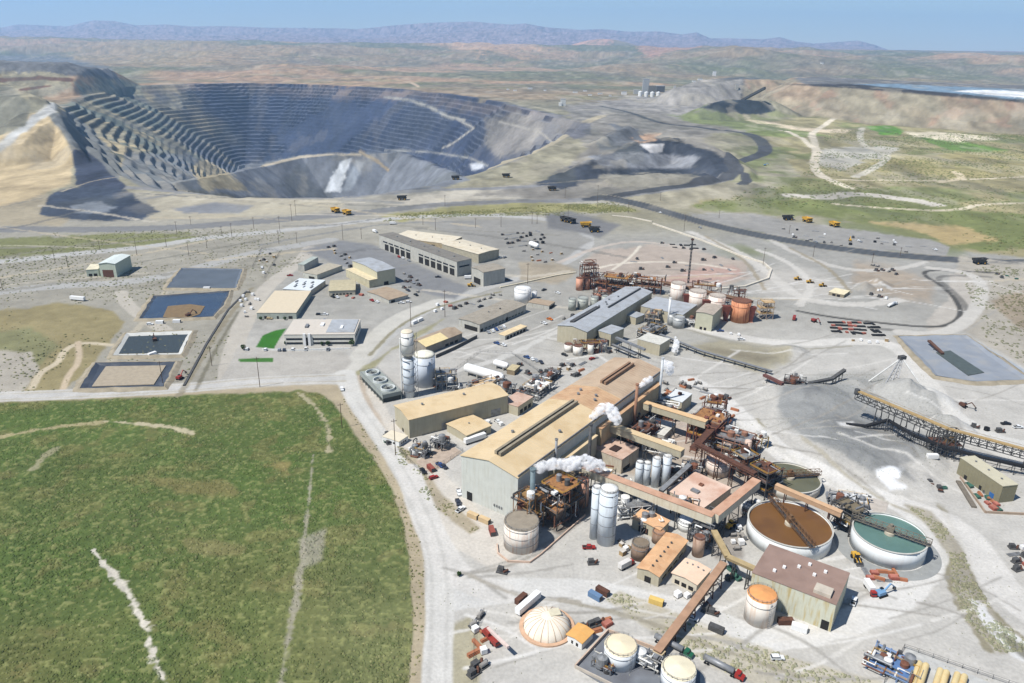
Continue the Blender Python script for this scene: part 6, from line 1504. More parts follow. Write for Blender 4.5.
CARS = [ # kind, colour, x, y, pixel heading, where
 (CA,'white',247,349.8,(1,-3),'leftmost in the parking row before the office building'),(CA,'white',265.6,350.2,(1,-3),'parked below the green lawn'),(CA,'silver',279.4,350.6,(1,-3),'just right of the lawn in the office parking row'),(CA,'dark',284.3,350.6,(1,-3),'next to the silver car in the office parking row'),(CA,'white',293,350,(1,-3),'in front of the entrance piers of the office building'),(PU,'white',306,349.8,(1,-3),'right of the office entrance'),(PU,'silver',328,350,(1,-3),'near the right end of the office building'),
 (CA,'blue',321,321.8,(3,1),'behind the office building, left one of two'),(CA,'blue',325.5,321.4,(3,1),'behind the office building, right one of two'),(CA,'black',319,315,(3,0),'behind the office building, farther from it'),(PU,'white',324.5,315,(3,0),'behind the office building beside a black car'),(CA,'tan',269.5,319.3,(3,0),'at the front of the wide cream-roofed store'),
 (PU,'black',333,297.5,(2,1),'in front of the hipped office'),(PU,'white',337,297.8,(2,1),'beside the black pickup at the hipped office'),(PU,'red',372,301,(2,1),'beside the low brown-roofed shop'),(PU,'white',377,302.4,(2,1),'left of the low brown-roofed shop'),(PU,'white',401,303.5,(3,0),'just right of the low brown-roofed shop'),(CA,'white',408.5,302.5,(3,0),'farther right of the low brown-roofed shop'),
 (PU,'silver',413,283,(2,1),'right of the tall building with blue-grey roof'),(PU,'dark',408,291,(2,1),'in the dark group near the tall building'),(PU,'black',416,295.5,(2,1),'at the corner of the truck yard'),
 (PU,'dark',438,277.5,(3,0),'alone before the workshop bays'),(PU,'white',403,258.6,(3,2),'before the left bays of the truck workshop'),(PU,'silver',409,261,(3,2),'before the middle bays of the truck workshop'),(CA,'red',399,257.4,(3,2),'at the leftmost open workshop bays'),
 (PU,'white',500,258.5,(3,-1),'behind the grey box building, left one'),(PU,'silver',504.5,258,(3,-1),'behind the grey box building, right one'),(PU,'dark',507,280.5,(3,0),'right of the grey box building'),
 (PU,'dark',544,290.5,(3,-1),'on the road beyond the white water tank'),(PU,'white',557.6,293.5,(3,1),'beside the two pink-rusted tanks'),
 (CA,'silver',488.5,333,(2,2),'first before the long open-fronted shed'),(PU,'white',492.5,331.5,(2,2),'second before the long open-fronted shed'),(CA,'blue',496.5,330.3,(2,2),'third before the long open-fronted shed'),(PU,'silver',500.4,328.8,(2,2),'fourth before the long open-fronted shed'),(CA,'white',504,327.4,(2,2),'last before the long open-fronted shed'),
 (PU,'white',544,323.8,(3,1),'on the road between the low hut and the mill building'),(PU,'orange',549.7,319.8,(3,1),'on the road left of the mill building'),(PU,'dark',480.6,307,(3,-1),'behind the left part of the open-fronted shed'),
 (PU,'blue',527,358,(3,1),'leftmost of four beside the lot opposite the mill building'),(PU,'white',532,359.8,(2,2),'second of four opposite the mill building'),(CA,'silver',536.3,361.3,(2,2),'third of four opposite the mill building'),(PU,'dark',541,363,(2,2),'last of four opposite the mill building'),
 (PU,'blue',497,344,(3,1),'beside the long narrow yard shed'),(PU,'white',503,345.6,(3,1),'at the near end of the long narrow yard shed'),(CA,'red',592,359.5,(3,-1),'below the white tanks at the mill building end'),(CA,'black',564.5,355.5,(3,1),'left of the small white tanks of the mill building'),
 (PU,'white',497.7,422.5,(3,2),'between the tan hall annex and the long hall'),(PU,'black',423,472,(2,3),'in the fenced pad by the curved road'),(CA,'red',433.6,478.5,(3,-1),'in the fenced pad by the curved road, nearest the kerb'),(PU,'blue',440,466,(3,2),'in the fenced pad below the switchgear'),(PU,'dark',443.5,467.5,(3,2),'beside the blue pickup in the fenced pad'),
 (PU,'dark',458,503.5,(1,3),'against the pale end wall of the long hall'),(PU,'white',460.5,510.5,(3,-2),'by the lower corner of the long hall end wall'),(PU,'white',459,493.5,(1,3),'farther up the pale end wall of the long hall'),
 (CA,'white',342,390,(1,3),'on the main road at the corner of the green field'),(PU,'red',588.7,548.5,(3,0),'at the foot of the tall front silos'),
 (PU,'white',853.3,602.5,(1,-3),'right of the brown-roofed building'),(PU,'white',738,529,(1,-3),'left of the brown thickener'),(PU,'white',741,340,(3,0),'on the pale road right of the leach tanks'),(PU,'blue',720,331.5,(3,0),'in front of the orange-rusted leach tank'),
 (PU,'black',1005.5,424.5,(3,0),'far right beside the truss conveyor'),(PU,'white',1017.6,428,(3,0),'far right beside a black one near the truss conveyor'),(PU,'white',691,619,(3,1),'right of the long sloping conveyor'),(CA,'white',777,659,(3,0),'on the dusty road near the bottom edge'),
 (PU,'silver',815.6,242.5,(3,1),'beside the dark haul road in the upper right yard'),(PU,'white',858,241,(3,1),'in the upper right laydown yard'),(CA,'white',895,243,(3,1),'toward the right end of the upper right laydown yard'),(PU,'white',935,250,(3,1),'at the right end of the upper right laydown yard'),
 (PU,'white',660,213,(3,1),'in the yard above the dark haul road'),(PU,'silver',700,228,(3,1),'below the bend of the dark haul road'),(CA,'white',150,324.8,(3,0),'among the small sheds between the ponds'),
 (PU,'white',262,268,(1,3),'left of the brown-roofed hut by the fence'),(PU,'red',290,276,(3,0),'next to the narrow grey hut'),(PU,'white',292,288,(2,-3),'by the left edge of the white cluttered roof')]
for f, c, x, y, dxy, where in CARS:
    kind = 'pickup' if f is PU else 'car'; c2 = {'dark': 'dark grey'}.get(c, c)
    put(f(c), x, y, hd(x, y, *dxy), ' '.join(f'{c2} {kind} {where}'.split()[:16]), kind, G1, sc=1.12)
HA = lambda c: proto(haul, c, *( (YELLOW, YELLOW) if c == 'y' else (DSTEEL, M((58,56,54),.8,0,.1))))
for c, x, y, dxy, lab in [('b',565,221.5,(3,1),'black haul truck, leftmost of the parked ones by the dark yard'),('b',571,223,(3,1),'black haul truck parked against the yellow one'),('y',585.5,227,(3,0),'bright yellow haul truck in the dark yard above the pink ore yard'),('b',594,232,(3,0),'low black haul truck right below the yellow one'),
   ('b',787.5,220,(3,0),'black haul truck at the left of the upper right row'),('y',807,222,(3,1),'yellow haul truck between the black one and another yellow one, upper right'),('y',834,226.5,(3,1),'yellow haul truck with black front, right one in the upper right row'),('b',979,264,(3,0),'black haul truck driving on the dark haul road at the far right'),
   ('y',335.6,212.3,(3,1),'dusty yellow haul truck at the pit edge, left of two'),('y',347,214.6,(3,1),'dusty yellow haul truck at the pit edge, right of two'),('b',402,200,(3,0),'dark haul truck on the pit rim road'),('b',455.5,179.5,(3,0),'black haul truck climbing out of the pit'),('b',506,177.3,(3,0),'black haul truck on the grey pad right of the pit'),('b',552,190.5,(3,0),'black haul truck below the dark spoil slope')]:
    put(HA(c), x, y, hd(x, y, *dxy), lab, 'haul truck', 'mine haul trucks')
for nm, kind, key, a, x, y, dxy, lab, cat in [
  ('',crane,'r',(),491,640,(3,3.4),'red mobile crane truck with pale lowered boom, bottom centre','mobile crane'),
  ('',semi,'g',(VC['green'],'tank',STEEL),672,648.5,(3,1.5),'tanker truck with green cab near the foot of the sloping conveyor','tanker truck'),
  ('',semi,'r',(VC['red'],'tank',STEEL),722,670,(3,1.5),'long chrome tanker truck with red cab at the bottom edge','tanker truck'),
  ('',trailer,'w',(WHITE2,),528,607,(3,-2.6),'long white box trailer left of the white dome','trailer'),
  ('',trailer,'w',(WHITE2,),78,300.5,(3,.3),'white trailer parked left of the ponds','trailer'),
  ('',trailer,'w',(WHITE2,),475,441.5,(3,-1),'white trailer beside the small tan annex','trailer'),
  ('',container,'rust',(DRUST,),521,601,(3,-2.6),'rusty container behind the long white trailer','container'),
  ('',container,'blue',(M((104,132,164),.7,0,.08),),595,598,(3,1.7),'blue container in the open yard right of the dome','container'),
  ('',container,'rust',(DRUST,),602.5,593.5,(3,1.7),'brown container beside the blue one','container'),
  ('',container,'red',(M((146,78,66),.7,0,.1),),492,533,(1,3),'red container by the big pinkish-white tank','container'),
  ('',container,'tan',(M((206,180,140),.8,0,.08),),473,517.5,(3,1.3),'long tan container in front of the hall end wall','container'),
  ('',container,'tan',(M((206,180,140),.8,0,.08),),484.5,522,(3,1.3),'tan container nearer the big pinkish-white tank','container'),
  ('',container,'red',(M((146,78,66),.7,0,.1),),431,470,(3,3),'reddish flat container in the fenced pad','container'),
  ('',container,'yel',(M((222,190,110),.7,0,.08),),656,603.5,(3,1),'yellow-tan tank container left of the sloping conveyor','container'),
  ('',container,'rust',(DRUST,),785,623.5,(3,0),'rusty skip before the stained pale walls','container'),
  ('',container,'white',(WHITE2,),799,630,(3,1),'white container before the stained pale walls','container'),
  ('',container,'white',(WHITE2,),932,458,(3,0),'lone white container under the truss conveyor','container'),
  ('',container,'white',(WHITE2,),414.5,323.5,(3,-1.4),'white container at the kerb above the two-tone shed, left','container'),
  ('',container,'white',(WHITE2,),420,321,(3,-1.4),'white container at the kerb above the two-tone shed, right','container'),
  ('',container,'white',(WHITE2,),207,289.5,(3,0),'white hut container between the upper two ponds, right','container'),
  ('',container,'white',(WHITE2,),177,322.5,(3,0),'white hut container between the second and third ponds','container'),
  ('',container,'white',(WHITE2,),160,323.5,(3,0),'white hut container left of the other one between ponds','container'),
  ('',container,'white',(WHITE2,),152.5,355.5,(3,-1),'white hut container between the two lowest ponds','container'),
  ('',container,'dark',(DSTEEL,),716,631,(3,1.3),'flat black trough on the dusty ground near the white orange-roofed tank','container'),
  ('',boxtruck,'w',(VC['white'],WHITE2),393,224.5,(3,0),'white truck on the road beyond the truck workshop','truck'),
  ('',boxtruck,'bw',(VC['blue'],WHITE2),468.7,279,(3,0),'blue and white truck at the right end of the workshop','truck'),
  ('',boxtruck,'r',(VC['red'],M((214,210,204),.6)),626,567,(3,-1.6),'red and white truck left of the rusty-tan roofed building','truck'),
  ('',boxtruck,'rw',(VC['red'],WHITE2),869.5,591,(2,3),'red-cab truck below the blue-green thickener','truck'),
  ('',boxtruck,'rr',(VC['red'],RED),794,319.5,(1,-3),'red truck by the red and black stock rows','truck'),
  ('',boxtruck,'w',(VC['white'],WHITE2),375,232.5,(3,1),'white truck left of the truck workshop end','truck'),
  ('',semi,'w',(VC['white'],'tank',WHITE2),892,306,(3,-1.3),'white tanker trailer truck at the dirt heap in the right yard','tanker truck'),
  ('',loader,'y',(YELLOW,),470.7,286.5,(3,0),'yellow loader by the grey box building','loader'),
  ('',loader,'y',(YELLOW,),797,280,(3,0),'yellow loader, leftmost of three on the bare dirt','loader'),
  ('',loader,'y',(YELLOW,),809.4,283,(3,0),'yellow loader, middle one of three on the bare dirt','loader'),
  ('',loader,'y',(YELLOW,),822,286.6,(3,0),'yellow loader, rightmost of three on the bare dirt','loader'),
  ('',loader,'y',(YELLOW,),730,527.5,(3,-2),'yellow loader left of the brown thickener','loader'),
  ('',loader,'y',(YELLOW,),855.7,560,(2,3),'yellow loader left of the blue-green thickener','loader'),
  ('',loader,'y',(YELLOW,),983,489,(2,3),'yellow loader in front of the olive-grey shed','loader'),
  ('',loader,'o',(VC['orange'],),588,347.5,(3,0),'orange loader','loader') if 0 else ('',excav,'y',(YELLOW,),850,241,(-1,-3),'yellow excavator in the upper right laydown yard','excavator'),
  ('',excav,'d',(DRUST,),189,316.5,(3,-1),'rust-brown excavator on the mud of the second pond','excavator'),
  ('',excav,'d',(DRUST,),155,341,(-1,-3),'rust-brown excavator in the third pond','excavator'),
  ('',excav,'r',(RED,),814,322,(2,1),'red drill-like machine beside the stock rows','excavator'),
  ('',excav,'r',(RED,),180,379,(3,-2),'red machine between the lowest pond and the road','excavator'),
  ('',excav,'d',(DRUST,),963,407,(3,1),'dark excavator on the bank right of the ore stockpiles','excavator'),
  ('',excav,'b',(M((120,160,196),.5),),881,595.5,(3,-1),'pale blue machine below the blue-green thickener','machine'),
  ('',excav,'b',(M((120,160,196),.5),),765,165.5,(3,0),'machine on the pale knoll right of the haul road loop','machine')]:
    put(proto(kind, key, *a), x, y, hd(x, y, *dxy), lab, cat)
# ---- stored goods: one of each kind, copied
def goods(kind):
    t = new(kind)
    if kind == 'pallet_stack':
        for i in range(3): MB().box((0, 0, 0), (2.4, 2.0, .5), 0, .7*i).build('crate', M((176,150,110),.9,0,.1), t)
        MB().box((0, 0, 0), (2.5, 2.1, .12), 0, 2.1).build('cover', M((206,200,190),.8), t)
    elif kind == 'pipe_bundle':
        for i in range(5): MB().tube((-4, -1+.5*i, .25), (4, -1+.5*i, .25), .24, 8).build('pipe', STEEL, t)
        for x in (-2.5, 2.5): MB().box((x, 0, 0), (.2, 2.8, .15), 0, 0).build('bearer', WOODP, t)
    elif kind == 'tyre_stack':
        for k in range(3): MB().ring((0, 0), .9, 1.8, .8*k, .8*k+.7, 16).build('tyre', BLACK, t)
    elif kind == 'steel_skid':
        MB().box((0, 0, 0), (4, 2.2, .4), 0, 0).build('base', DSTEEL, t); MB().tube((-1.4, 0, 1.3), (1.4, 0, 1.3), .8, 12).build('vessel', M((150,146,140),.7), t); MB().box((1.6, .4, 0), (.8, 1, 1.6), 0, .4).build('cabinet', STEEL, t)
    elif kind == 'machine_part':
        MB().box((0, 0, 0), (5, 3, .6), .1, 0).build('frame', DSTEEL, t); MB().box((-.8, .2, 0), (2.6, 2, 1.8), .1, .6).build('block', DSTEEL, t); MB().tube((1, -1, 1), (2.4, 1, 1.4), .5, 8).build('arm', DRUST, t)
    elif kind == 'waste_bin':
        mb = MB(); mb.add([(-1.6,-1,.1),(1.6,-1,.1),(1.6,1,.1),(-1.6,1,.1),(-2,-1.1,1.5),(2,-1.1,1.5),(2,1.1,1.5),(-2,1.1,1.5),(-1.5,-.8,.4),(1.5,-.8,.4),(1.5,.8,.4),(-1.5,.8,.4)], [(3,2,1,0),(0,1,5,4),(1,2,6,5),(2,3,7,6),(3,0,4,7),(8,9,10,11),(4,5,9,8),(5,6,10,9),(6,7,11,10),(7,4,8,11)]); mb.build('bin_shell', M((70,110,96),.7), t)
    elif kind == 'white_tote':
        MB().box((0, 0, 0), (2.2, 2.2, 2.0), 0, .25).build('tote', WHITE2, t); MB().box((0, 0, 0), (2.3, 2.3, .2), 0, .02).build('pallet', WOODP, t)
    elif kind == 'timber_stack':
        for k in range(3): MB().box((0, .1*k, 0), (5, 1.6-.2*k, .4), 0, .42*k).build('timber_layer', M((170,112,80),.9), t)
    elif kind == 'liner_roll':
        for k in range(3): MB().tube((-3.4, -1+k, .5), (3.4, -1+k, .5), .48, 10).build('roll', BLACK, t)
    elif kind == 'red_stock':
        MB().box((0, 0, 0), (3.6, 2.6, 1.2), 0, 0).build('bundle', M((156,88,74),.8,0,.1), t); MB().box((0, 0, 0), (3.2, 2.2, .3), 0, 1.2).build('top_bundle', M((176,112,96),.8), t)
    return [t, False]
GD = {k: goods(k) for k in ('pallet_stack','pipe_bundle','tyre_stack','steel_skid','machine_part','waste_bin','white_tote','timber_stack','liner_roll','red_stock')}
NICE = {'pallet_stack':'tan wooden crate stack','pipe_bundle':'grey steel pipes','tyre_stack':'stack of big black tyres','steel_skid':'grey pump skid','machine_part':'dark machine part','waste_bin':'green waste bin','white_tote':'white square tote','timber_stack':'reddish timber stack','liner_roll':'black liner rolls','red_stock':'red bundle of goods'}
rgd = random.Random(99)
def area(quad, kinds, nx, ny, where, jit=.35, keep=.8, rz=None):
    """goods set out in rows over a four-cornered yard given by its pixel corners"""
    q = [P(*p)[:2] for p in quad]
    for i in range(nx):
        for j in range(ny):
            if rgd.random() > keep: continue
            u = (i+.5+rgd.uniform(-jit, jit))/nx; v = (j+.5+rgd.uniform(-jit, jit))/ny
            p = (q[0]*(1-u)+q[1]*u)*(1-v)+(q[3]*(1-u)+q[2]*u)*v
            k = rgd.choice(kinds); pr = GD[k]; o, used = pr; a = (rz if rz is not None else math.atan2(*(q[1]-q[0])[::-1]))+rgd.choice([0, 0, math.pi/2, rgd.uniform(-.5, .5)])
            if used: o = clone(o, (p[0], p[1], 0), a)
            else: pr[1] = True; o.location = (p[0], p[1], 0); o.rotation_euler = (0, 0, a)
            o['label'] = f'{NICE[k]} {where}'; o['category'] = NICE[k].split(' of ')[0].split()[-1] if k != 'pipe_bundle' else 'pipes'; o['group'] = f'{NICE[k].split(" ",1)[0]} goods {where}'
            o['group'] = f'{k.replace("_", " ")}s {where}'
            o.scale = [rgd.uniform(.8, 1.15)]*3
K_ = list(GD)
area([(500,234),(540,230),(552,244),(508,250)], ['pipe_bundle','machine_part','tyre_stack','steel_skid'], 8, 4, 'in the rows right of the truck workshop', .2, .95)
area([(520,250),(562,246),(566,262),(530,266)], ['pallet_stack','white_tote','timber_stack','steel_skid'], 5, 3, 'on the dirt right of the workshop rows', .35, .7)
area([(325,247),(335,245),(362,265),(352,270)], ['machine_part','steel_skid','pallet_stack'], 2, 7, 'in the strip left of the truck workshop yard', .2, .9)
area([(234,302),(252,288),(262,300),(248,322)], ['white_tote','steel_skid','white_tote'], 3, 4, 'left of the wide cream-roofed store', .3, .9)
area([(256,262),(272,252),(280,262),(258,282)], ['pallet_stack','machine_part','white_tote'], 3, 3, 'inside the fenced strip behind the ponds', .3, .8)
area([(425,308),(450,300),(455,306),(430,316)], ['timber_stack','white_tote','red_stock'], 3, 2, 'along the kerb above the two-tone shed', .3, .9)
area([(450,307),(500,291),(505,296),(455,313)], ['machine_part','pipe_bundle','steel_skid'], 9, 1, 'in the dark strip behind the open-fronted shed', .2, .95)
area([(618,256),(735,256),(745,272),(640,272)], ['machine_part','machine_part','pipe_bundle'], 9, 3, 'scattered over the pink ore yard', .4, .55)
area([(655,242),(690,243),(712,252),(680,250)], ['machine_part','liner_roll'], 5, 2, 'in the black row at the top of the pink ore yard', .2, .95)
area([(775,226),(930,244),(925,258),(790,240)], ['machine_part','pipe_bundle','steel_skid','white_tote','tyre_stack'], 13, 3, 'in the upper right laydown yard', .4, .55)
area([(829,321),(862,322),(868,336),(832,333)], ['liner_roll','red_stock','liner_roll'], 6, 4, 'in the red and black stock rows at right', .12, .98)
area([(864,322),(874,322),(884,337),(876,338)], ['liner_roll'], 2, 4, 'in the narrow black row beside the red ones', .1, 1)
area([(842,337),(888,338),(890,346),(845,343)], ['white_tote','pallet_stack'], 6, 1, 'on the pale bank below the stock rows', .3, .9)
area([(550,556),(600,556),(605,566),(560,566)], ['white_tote','machine_part'], 3, 1, 'on the open ground below the tall silos', .4, .7)
area([(640,392),(690,372),(720,396),(690,402)], ['machine_part','pipe_bundle','steel_skid','timber_stack'], 5, 3, 'scattered behind the reagent box building', .4, .7)
area([(700,388),(735,398),(742,420),(720,418)], ['pipe_bundle','machine_part','timber_stack'], 3, 3, 'on the pale ground beside the reddish pipe structure', .4, .6)
area([(862,570),(900,572),(905,582),(866,582)], ['timber_stack','red_stock','pipe_bundle'], 5, 2, 'in the rusty rows below the blue-green thickener', .25, .9)
area([(965,480),(1000,506),(1003,516),(968,496)], ['red_stock','machine_part','waste_bin','timber_stack'], 6, 2, 'along the front of the olive-grey shed', .3, .7)
area([(472,618),(484,612),(492,683),(470,683)], ['white_tote','steel_skid','machine_part','timber_stack'], 2, 6, 'in the fenced scrap strip left of the crane', .35, .9)
area([(577,625),(608,616),(612,628),(590,640)], ['timber_stack','machine_part','red_stock'], 4, 2, 'beside the orange-roofed shed', .3, .8)
area([(766,374),(800,352),(806,358),(780,380)], ['pipe_bundle','timber_stack'], 1, 1, 'left')if 0 else None
area([(915,420),(1015,428),(1015,436),(925,428)], ['machine_part','tyre_stack','waste_bin'], 9, 1, 'beside the upper side of the truss conveyor', .3, .8)
area([(560,328),(575,320),(590,312),(560,318)], ['white_tote','steel_skid','machine_part'], 3, 3, 'behind the left end of the mill building', .3, .9)
area([(548,372),(575,362),(590,372),(565,384)], ['machine_part','pallet_stack','pipe_bundle','timber_stack'], 4, 2, 'in the lot between long hall and mill building', .4, .6)
area([(470,400),(500,420),(510,430),(490,440)], ['white_tote','steel_skid'], 2, 2, 'between the tan annex and the long hall', .3, .7)
area([(405,436),(412,446),(420,452),(410,456)], ['white_tote','steel_skid'], 2, 2, 'beside the little white office', .3, .8)
area([(385,430),(395,446),(392,452),(380,436)], ['waste_bin','machine_part'], 1, 3, 'along the curved road by the little office', .3, .8)
area([(728,330),(745,332),(744,340),(725,338)], ['steel_skid','white_tote'], 2, 1, 'near the foot of the leach tanks', .3, .9)
area([(640,555),(700,600),(720,612),(680,606)], ['machine_part','white_tote'], 3, 1, 'between the peach roof and the sloping conveyor', .3, .8)
area([(722,572),(735,566),(738,580),(725,582)], ['waste_bin','machine_part'], 2, 2, 'right of the sloping conveyor top', .3, .8)
area([(985,465),(1024,500),(1060,500),(1010,455)], ['white_tote'], 1, 1, 'x') if 0 else None
area([(1008,545),(1040,540),(1060,585),(1014,575)], ['machine_part','red_stock','pipe_bundle','white_tote'], 4, 4, 'in the scrap yard cut by the right edge', .3, .95)
area([(864,284),(890,290),(900,303),(868,298)], ['machine_part','timber_stack','white_tote'], 4, 2, 'round the pale dirt heaps in the right yard', .4, .7)
area([(868,262),(895,270),(900,276),(872,272)], ['machine_part','steel_skid','red_stock'], 4, 2, 'in the small yard under the dark haul road', .3, .8)
area([(985,272),(1024,276),(1040,284),(995,280)], ['machine_part','waste_bin'], 6, 2, 'on the bank at the far right under the haul road', .3, .7)
area([(470,560),(520,575),(520,590),(480,580)], ['white_tote','machine_part'], 2, 1, 'on the open road junction', .4, .6)
area([(560,400),(520,420),(530,428),(572,408)], ['steel_skid','machine_part','pipe_bundle'], 6, 1, 'in the alley left of the long hall', .3, .9) if 0 else None
area([(600,485),(640,500),(636,510),(598,500)], ['steel_skid','white_tote','machine_part'], 4, 2, 'behind the tall front silos', .3, .9)
area([(618,535),(634,545),(628,560),(612,552)], ['white_tote','steel_skid','pallet_stack'], 2, 3, 'right of the tall front silos', .3, .9)
area([(735,520),(748,540),(742,556),(728,545)], ['white_tote','waste_bin','steel_skid'], 2, 3, 'left of the brown thickener', .3, .8)
area([(660,395),(690,378),(700,384),(672,402)], ['steel_skid','timber_stack','machine_part'], 4, 2, 'on the rough ground before the reagent box building', .3, .9)
area([(445,372),(462,385),(458,392),(440,380)], ['steel_skid','white_tote'], 2, 2, 'right of the round white water tank', .3, .9)
area([(510,352),(545,372),(538,382),(506,362)], ['white_tote','steel_skid','machine_part'], 4, 2, 'round the control cabin', .3, .7)
area([(552,366),(610,350),(622,354),(566,374)], ['pipe_bundle','machine_part','steel_skid'], 6, 1, 'along the upper side of the long hall', .3, .8)
area([(930,470),(950,490),(944,500),(926,484)], ['machine_part','waste_bin'], 2, 2, 'on the pale track left of the olive-grey shed', .3, .7)
area([(700,604),(735,618),(730,628),(696,614)], ['white_tote','pipe_bundle','machine_part'], 3, 1, 'left of the orange-roofed white tank', .3, .8)
area([(345,290),(372,296),(370,304),(343,298)], ['red_stock','white_tote','machine_part'], 4, 1, 'in front of the hipped office', .3, .8)
area([(402,272),(420,278),(424,296),(400,290)], ['machine_part','steel_skid'], 3, 3, 'in the dark group right of the tall building', .3, .9)
area([(292,283),(312,284),(310,290),(288,290)], ['white_tote'], 4, 1, 'at the foot of the white cluttered roof', .3, .8)
for k in list(GD):
    if not GD[k][1]:
        for ch in list(GD[k][0].children): bpy.data.objects.remove(ch)
        bpy.data.objects.remove(GD[k][0])
# ---- poles
PM = M((96,78,62),.9,0,.1)
POLES = [(137,255,237),(166.5,247,234),(189,256,241),(207,248,237),(232,237,223),(177,234,221),(68,267,255),(2.5,289,278),(279,244,230),(297,243,232),(343,240,224),(361.5,239,228),(411,327,301),(423,225,217),(435.5,230,218),(475.6,228,218),(501,227,216),(532,224,212),(537,224,214),(527.6,284,263),(445,317,290),(395.5,455,419),(342,428,403),(260,387,357),(212,366,346),(163,384,361),(763,265,247.5),(719,218,210),(813,257,245),(789,234,225),(872,263,253),(597,208,185),(684,231,214),(628,214,202),(445,206,195),(565,198,187),(568,218,205),(292,221,204),(296,216,200),(280,232,216),(191,225,216),(254,229,217),(222,236,226),(55,262,250),(100,250,240),(660,203,192),(900,256,247)]
pp = None
for i, (x, yb, yt) in enumerate(POLES):
    h = solve_h((x, yt), yb); c = P(x, yb); 
    t = thing('utility_pole', '', 'pole', (float(c[0]), float(c[1]), 0))
    MB().tube((c[0], c[1], 0), (c[0], c[1], h), .26, 8, .17).build('pole', PM, t); MB().box(c, (3.2, .25, .25), .3, h-1.4).build('crossarm', PM, t)
    mb = None
    for dx in (-1.4, 0, 1.4): MB().cyl((c[0]+dx*math.cos(.3), c[1]+dx*math.sin(.3)), .12, h-1.15, h-.7, n=6).build('insulator', STEEL, t)
    band = 'far left road' if x < 120 else 'pond road' if x < 250 else 'road behind the truck workshop' if x < 560 else 'dark haul road'
    special = {411:'tall thin pole behind the white column',445:'tall thin pole left of the open-fronted shed',395.5:'tall pole by the little white office',342:'pole at the corner of the green field',260:'pole on the road left of the office lawn',212:'pole beside the third pond',163:'pole beside the lowest pond',527.6:'pole behind the white water tank',763:'pole inside the end of the pale barrier loop',597:'tall pole on the haul road near the pit corner'}
    order = sorted(POLES).index((x, yb, yt))
    t['label'] = special.get(x, f'weathered pole with crossarm along the {band}')
    t['group'] = f'utility poles along the {band}'
c = P(688, 283); h = solve_h((688, 238), 283); t = thing('lattice_mast', 'tall dark lattice mast rising over the leach tanks', 'mast', (float(c[0]), float(c[1]), 0))
mb = MB()
for a in range(3):
    mb.beam((c[0]+.9*math.cos(a*2.1), c[1]+.9*math.sin(a*2.1), 0), (c[0]+.6*math.cos(a*2.1), c[1]+.6*math.sin(a*2.1), h), .45)
    for k in range(14): mb.beam((c[0]+.9*math.cos(a*2.1), c[1]+.9*math.sin(a*2.1), h*k/14), (c[0]+.8*math.cos(a*2.1+2.1), c[1]+.8*math.sin(a*2.1+2.1), h*(k+1)/14), .25)
mb.build('mast_frame', DSTEEL, t); MB().box(c, (2.6, 2.6, 1.2), 0, h-2).build('mast_head', DRUST, t)
# ---- fences
def fence(label, pts, h=2.2, step=5):
    q = [P(*p) for p in pts]; t = thing('wire_fence', label, 'fence', tuple(map(float, q[0])))
    for a, b_ in zip(q[:-1], q[1:]):
        L_ = float(np.hypot(*(b_-a)[:2])); n = max(1, int(L_/step))
        for i in range(n): x = a+(b_-a)*i/n; MB().beam((x[0], x[1], 0), (x[0], x[1], h), .12).build('post', DSTEEL, t)
        mb = MB()
        for z in (.5, 1.3, h-.1): mb.beam((a[0], a[1], z), (b_[0], b_[1], z), .07)
        mb.build('wire', DSTEEL, t)
fence('dark post fence round the equipment pad at the bottom right edge', [(884,683),(904,648),(1024,690)])
fence('wire fence round the white gas tank yard', [(436,385),(480,352),(512,354),(545,376)])
fence('wire fence below the grey switchgear pad', [(398,450),(424,476),(463,452),(445,440)])
fence('wire fence along the fenced strip behind the ponds', [(264,279),(280,252),(262,249),(252,268)])
fence('wire fence beside the scrap strip left of the crane', [(484,612),(474,635),(473,683)])
# ---- trees near the offices
LEAF = M((60,84,44),.9,0,.3,name='leaf_green'); BARK = M((90,74,58),.9,0,.1)
def tree(x, y, h, label, seed=0):
    rg = random.Random(seed); c = P(x, y); t = thing('small_tree', label, 'tree', (float(c[0]), float(c[1]), 0))
    MB().tube((c[0], c[1], 0), (c[0], c[1], h*.5), .18, 7, .1).build('trunk', BARK, t); mb = MB()
    for k in range(420):
        a, b_ = rg.uniform(0, 6.28), math.acos(rg.uniform(-1, 1)); rr = h*.38*rg.uniform(.45, 1)**.5*(1+.25*math.sin(a*3+seed))
        p = Vector((c[0]+rr*math.sin(b_)*math.cos(a), c[1]+rr*math.sin(b_)*math.sin(a), h*.6+rr*math.cos(b_)*.95)); s_ = rg.uniform(.15, .34)
        d1 = Vector((rg.gauss(0, 1), rg.gauss(0, 1), rg.gauss(0, 1))).normalized()*s_; d2 = d1.orthogonal().normalized()*s_
        mb.add([p-d1, p+d2, p+d1, p-d2], [(0,1,2,3)])
    mb.build('crown', LEAF, t)
for i, (x, y, h, lab) in enumerate([(243.4,350,4.5,'round dark bush-like tree left of the office lawn'),(286,345,3.5,'small tree at the left end of the office front'),(328,345.8,4,'small tree before the right part of the office front'),(352,346,5.5,'dark tree at the right corner of the office building'),(261,320,3,'small tree by the front of the wide store, left'),(285,320,3,'small tree by the front of the wide store, right'),(322,345.6,3.2,'small tree right of the office entrance piers'),(459,576,2.2,'tiny dark tree standing alone by the road junction')]): tree(x, y, h, lab, i)
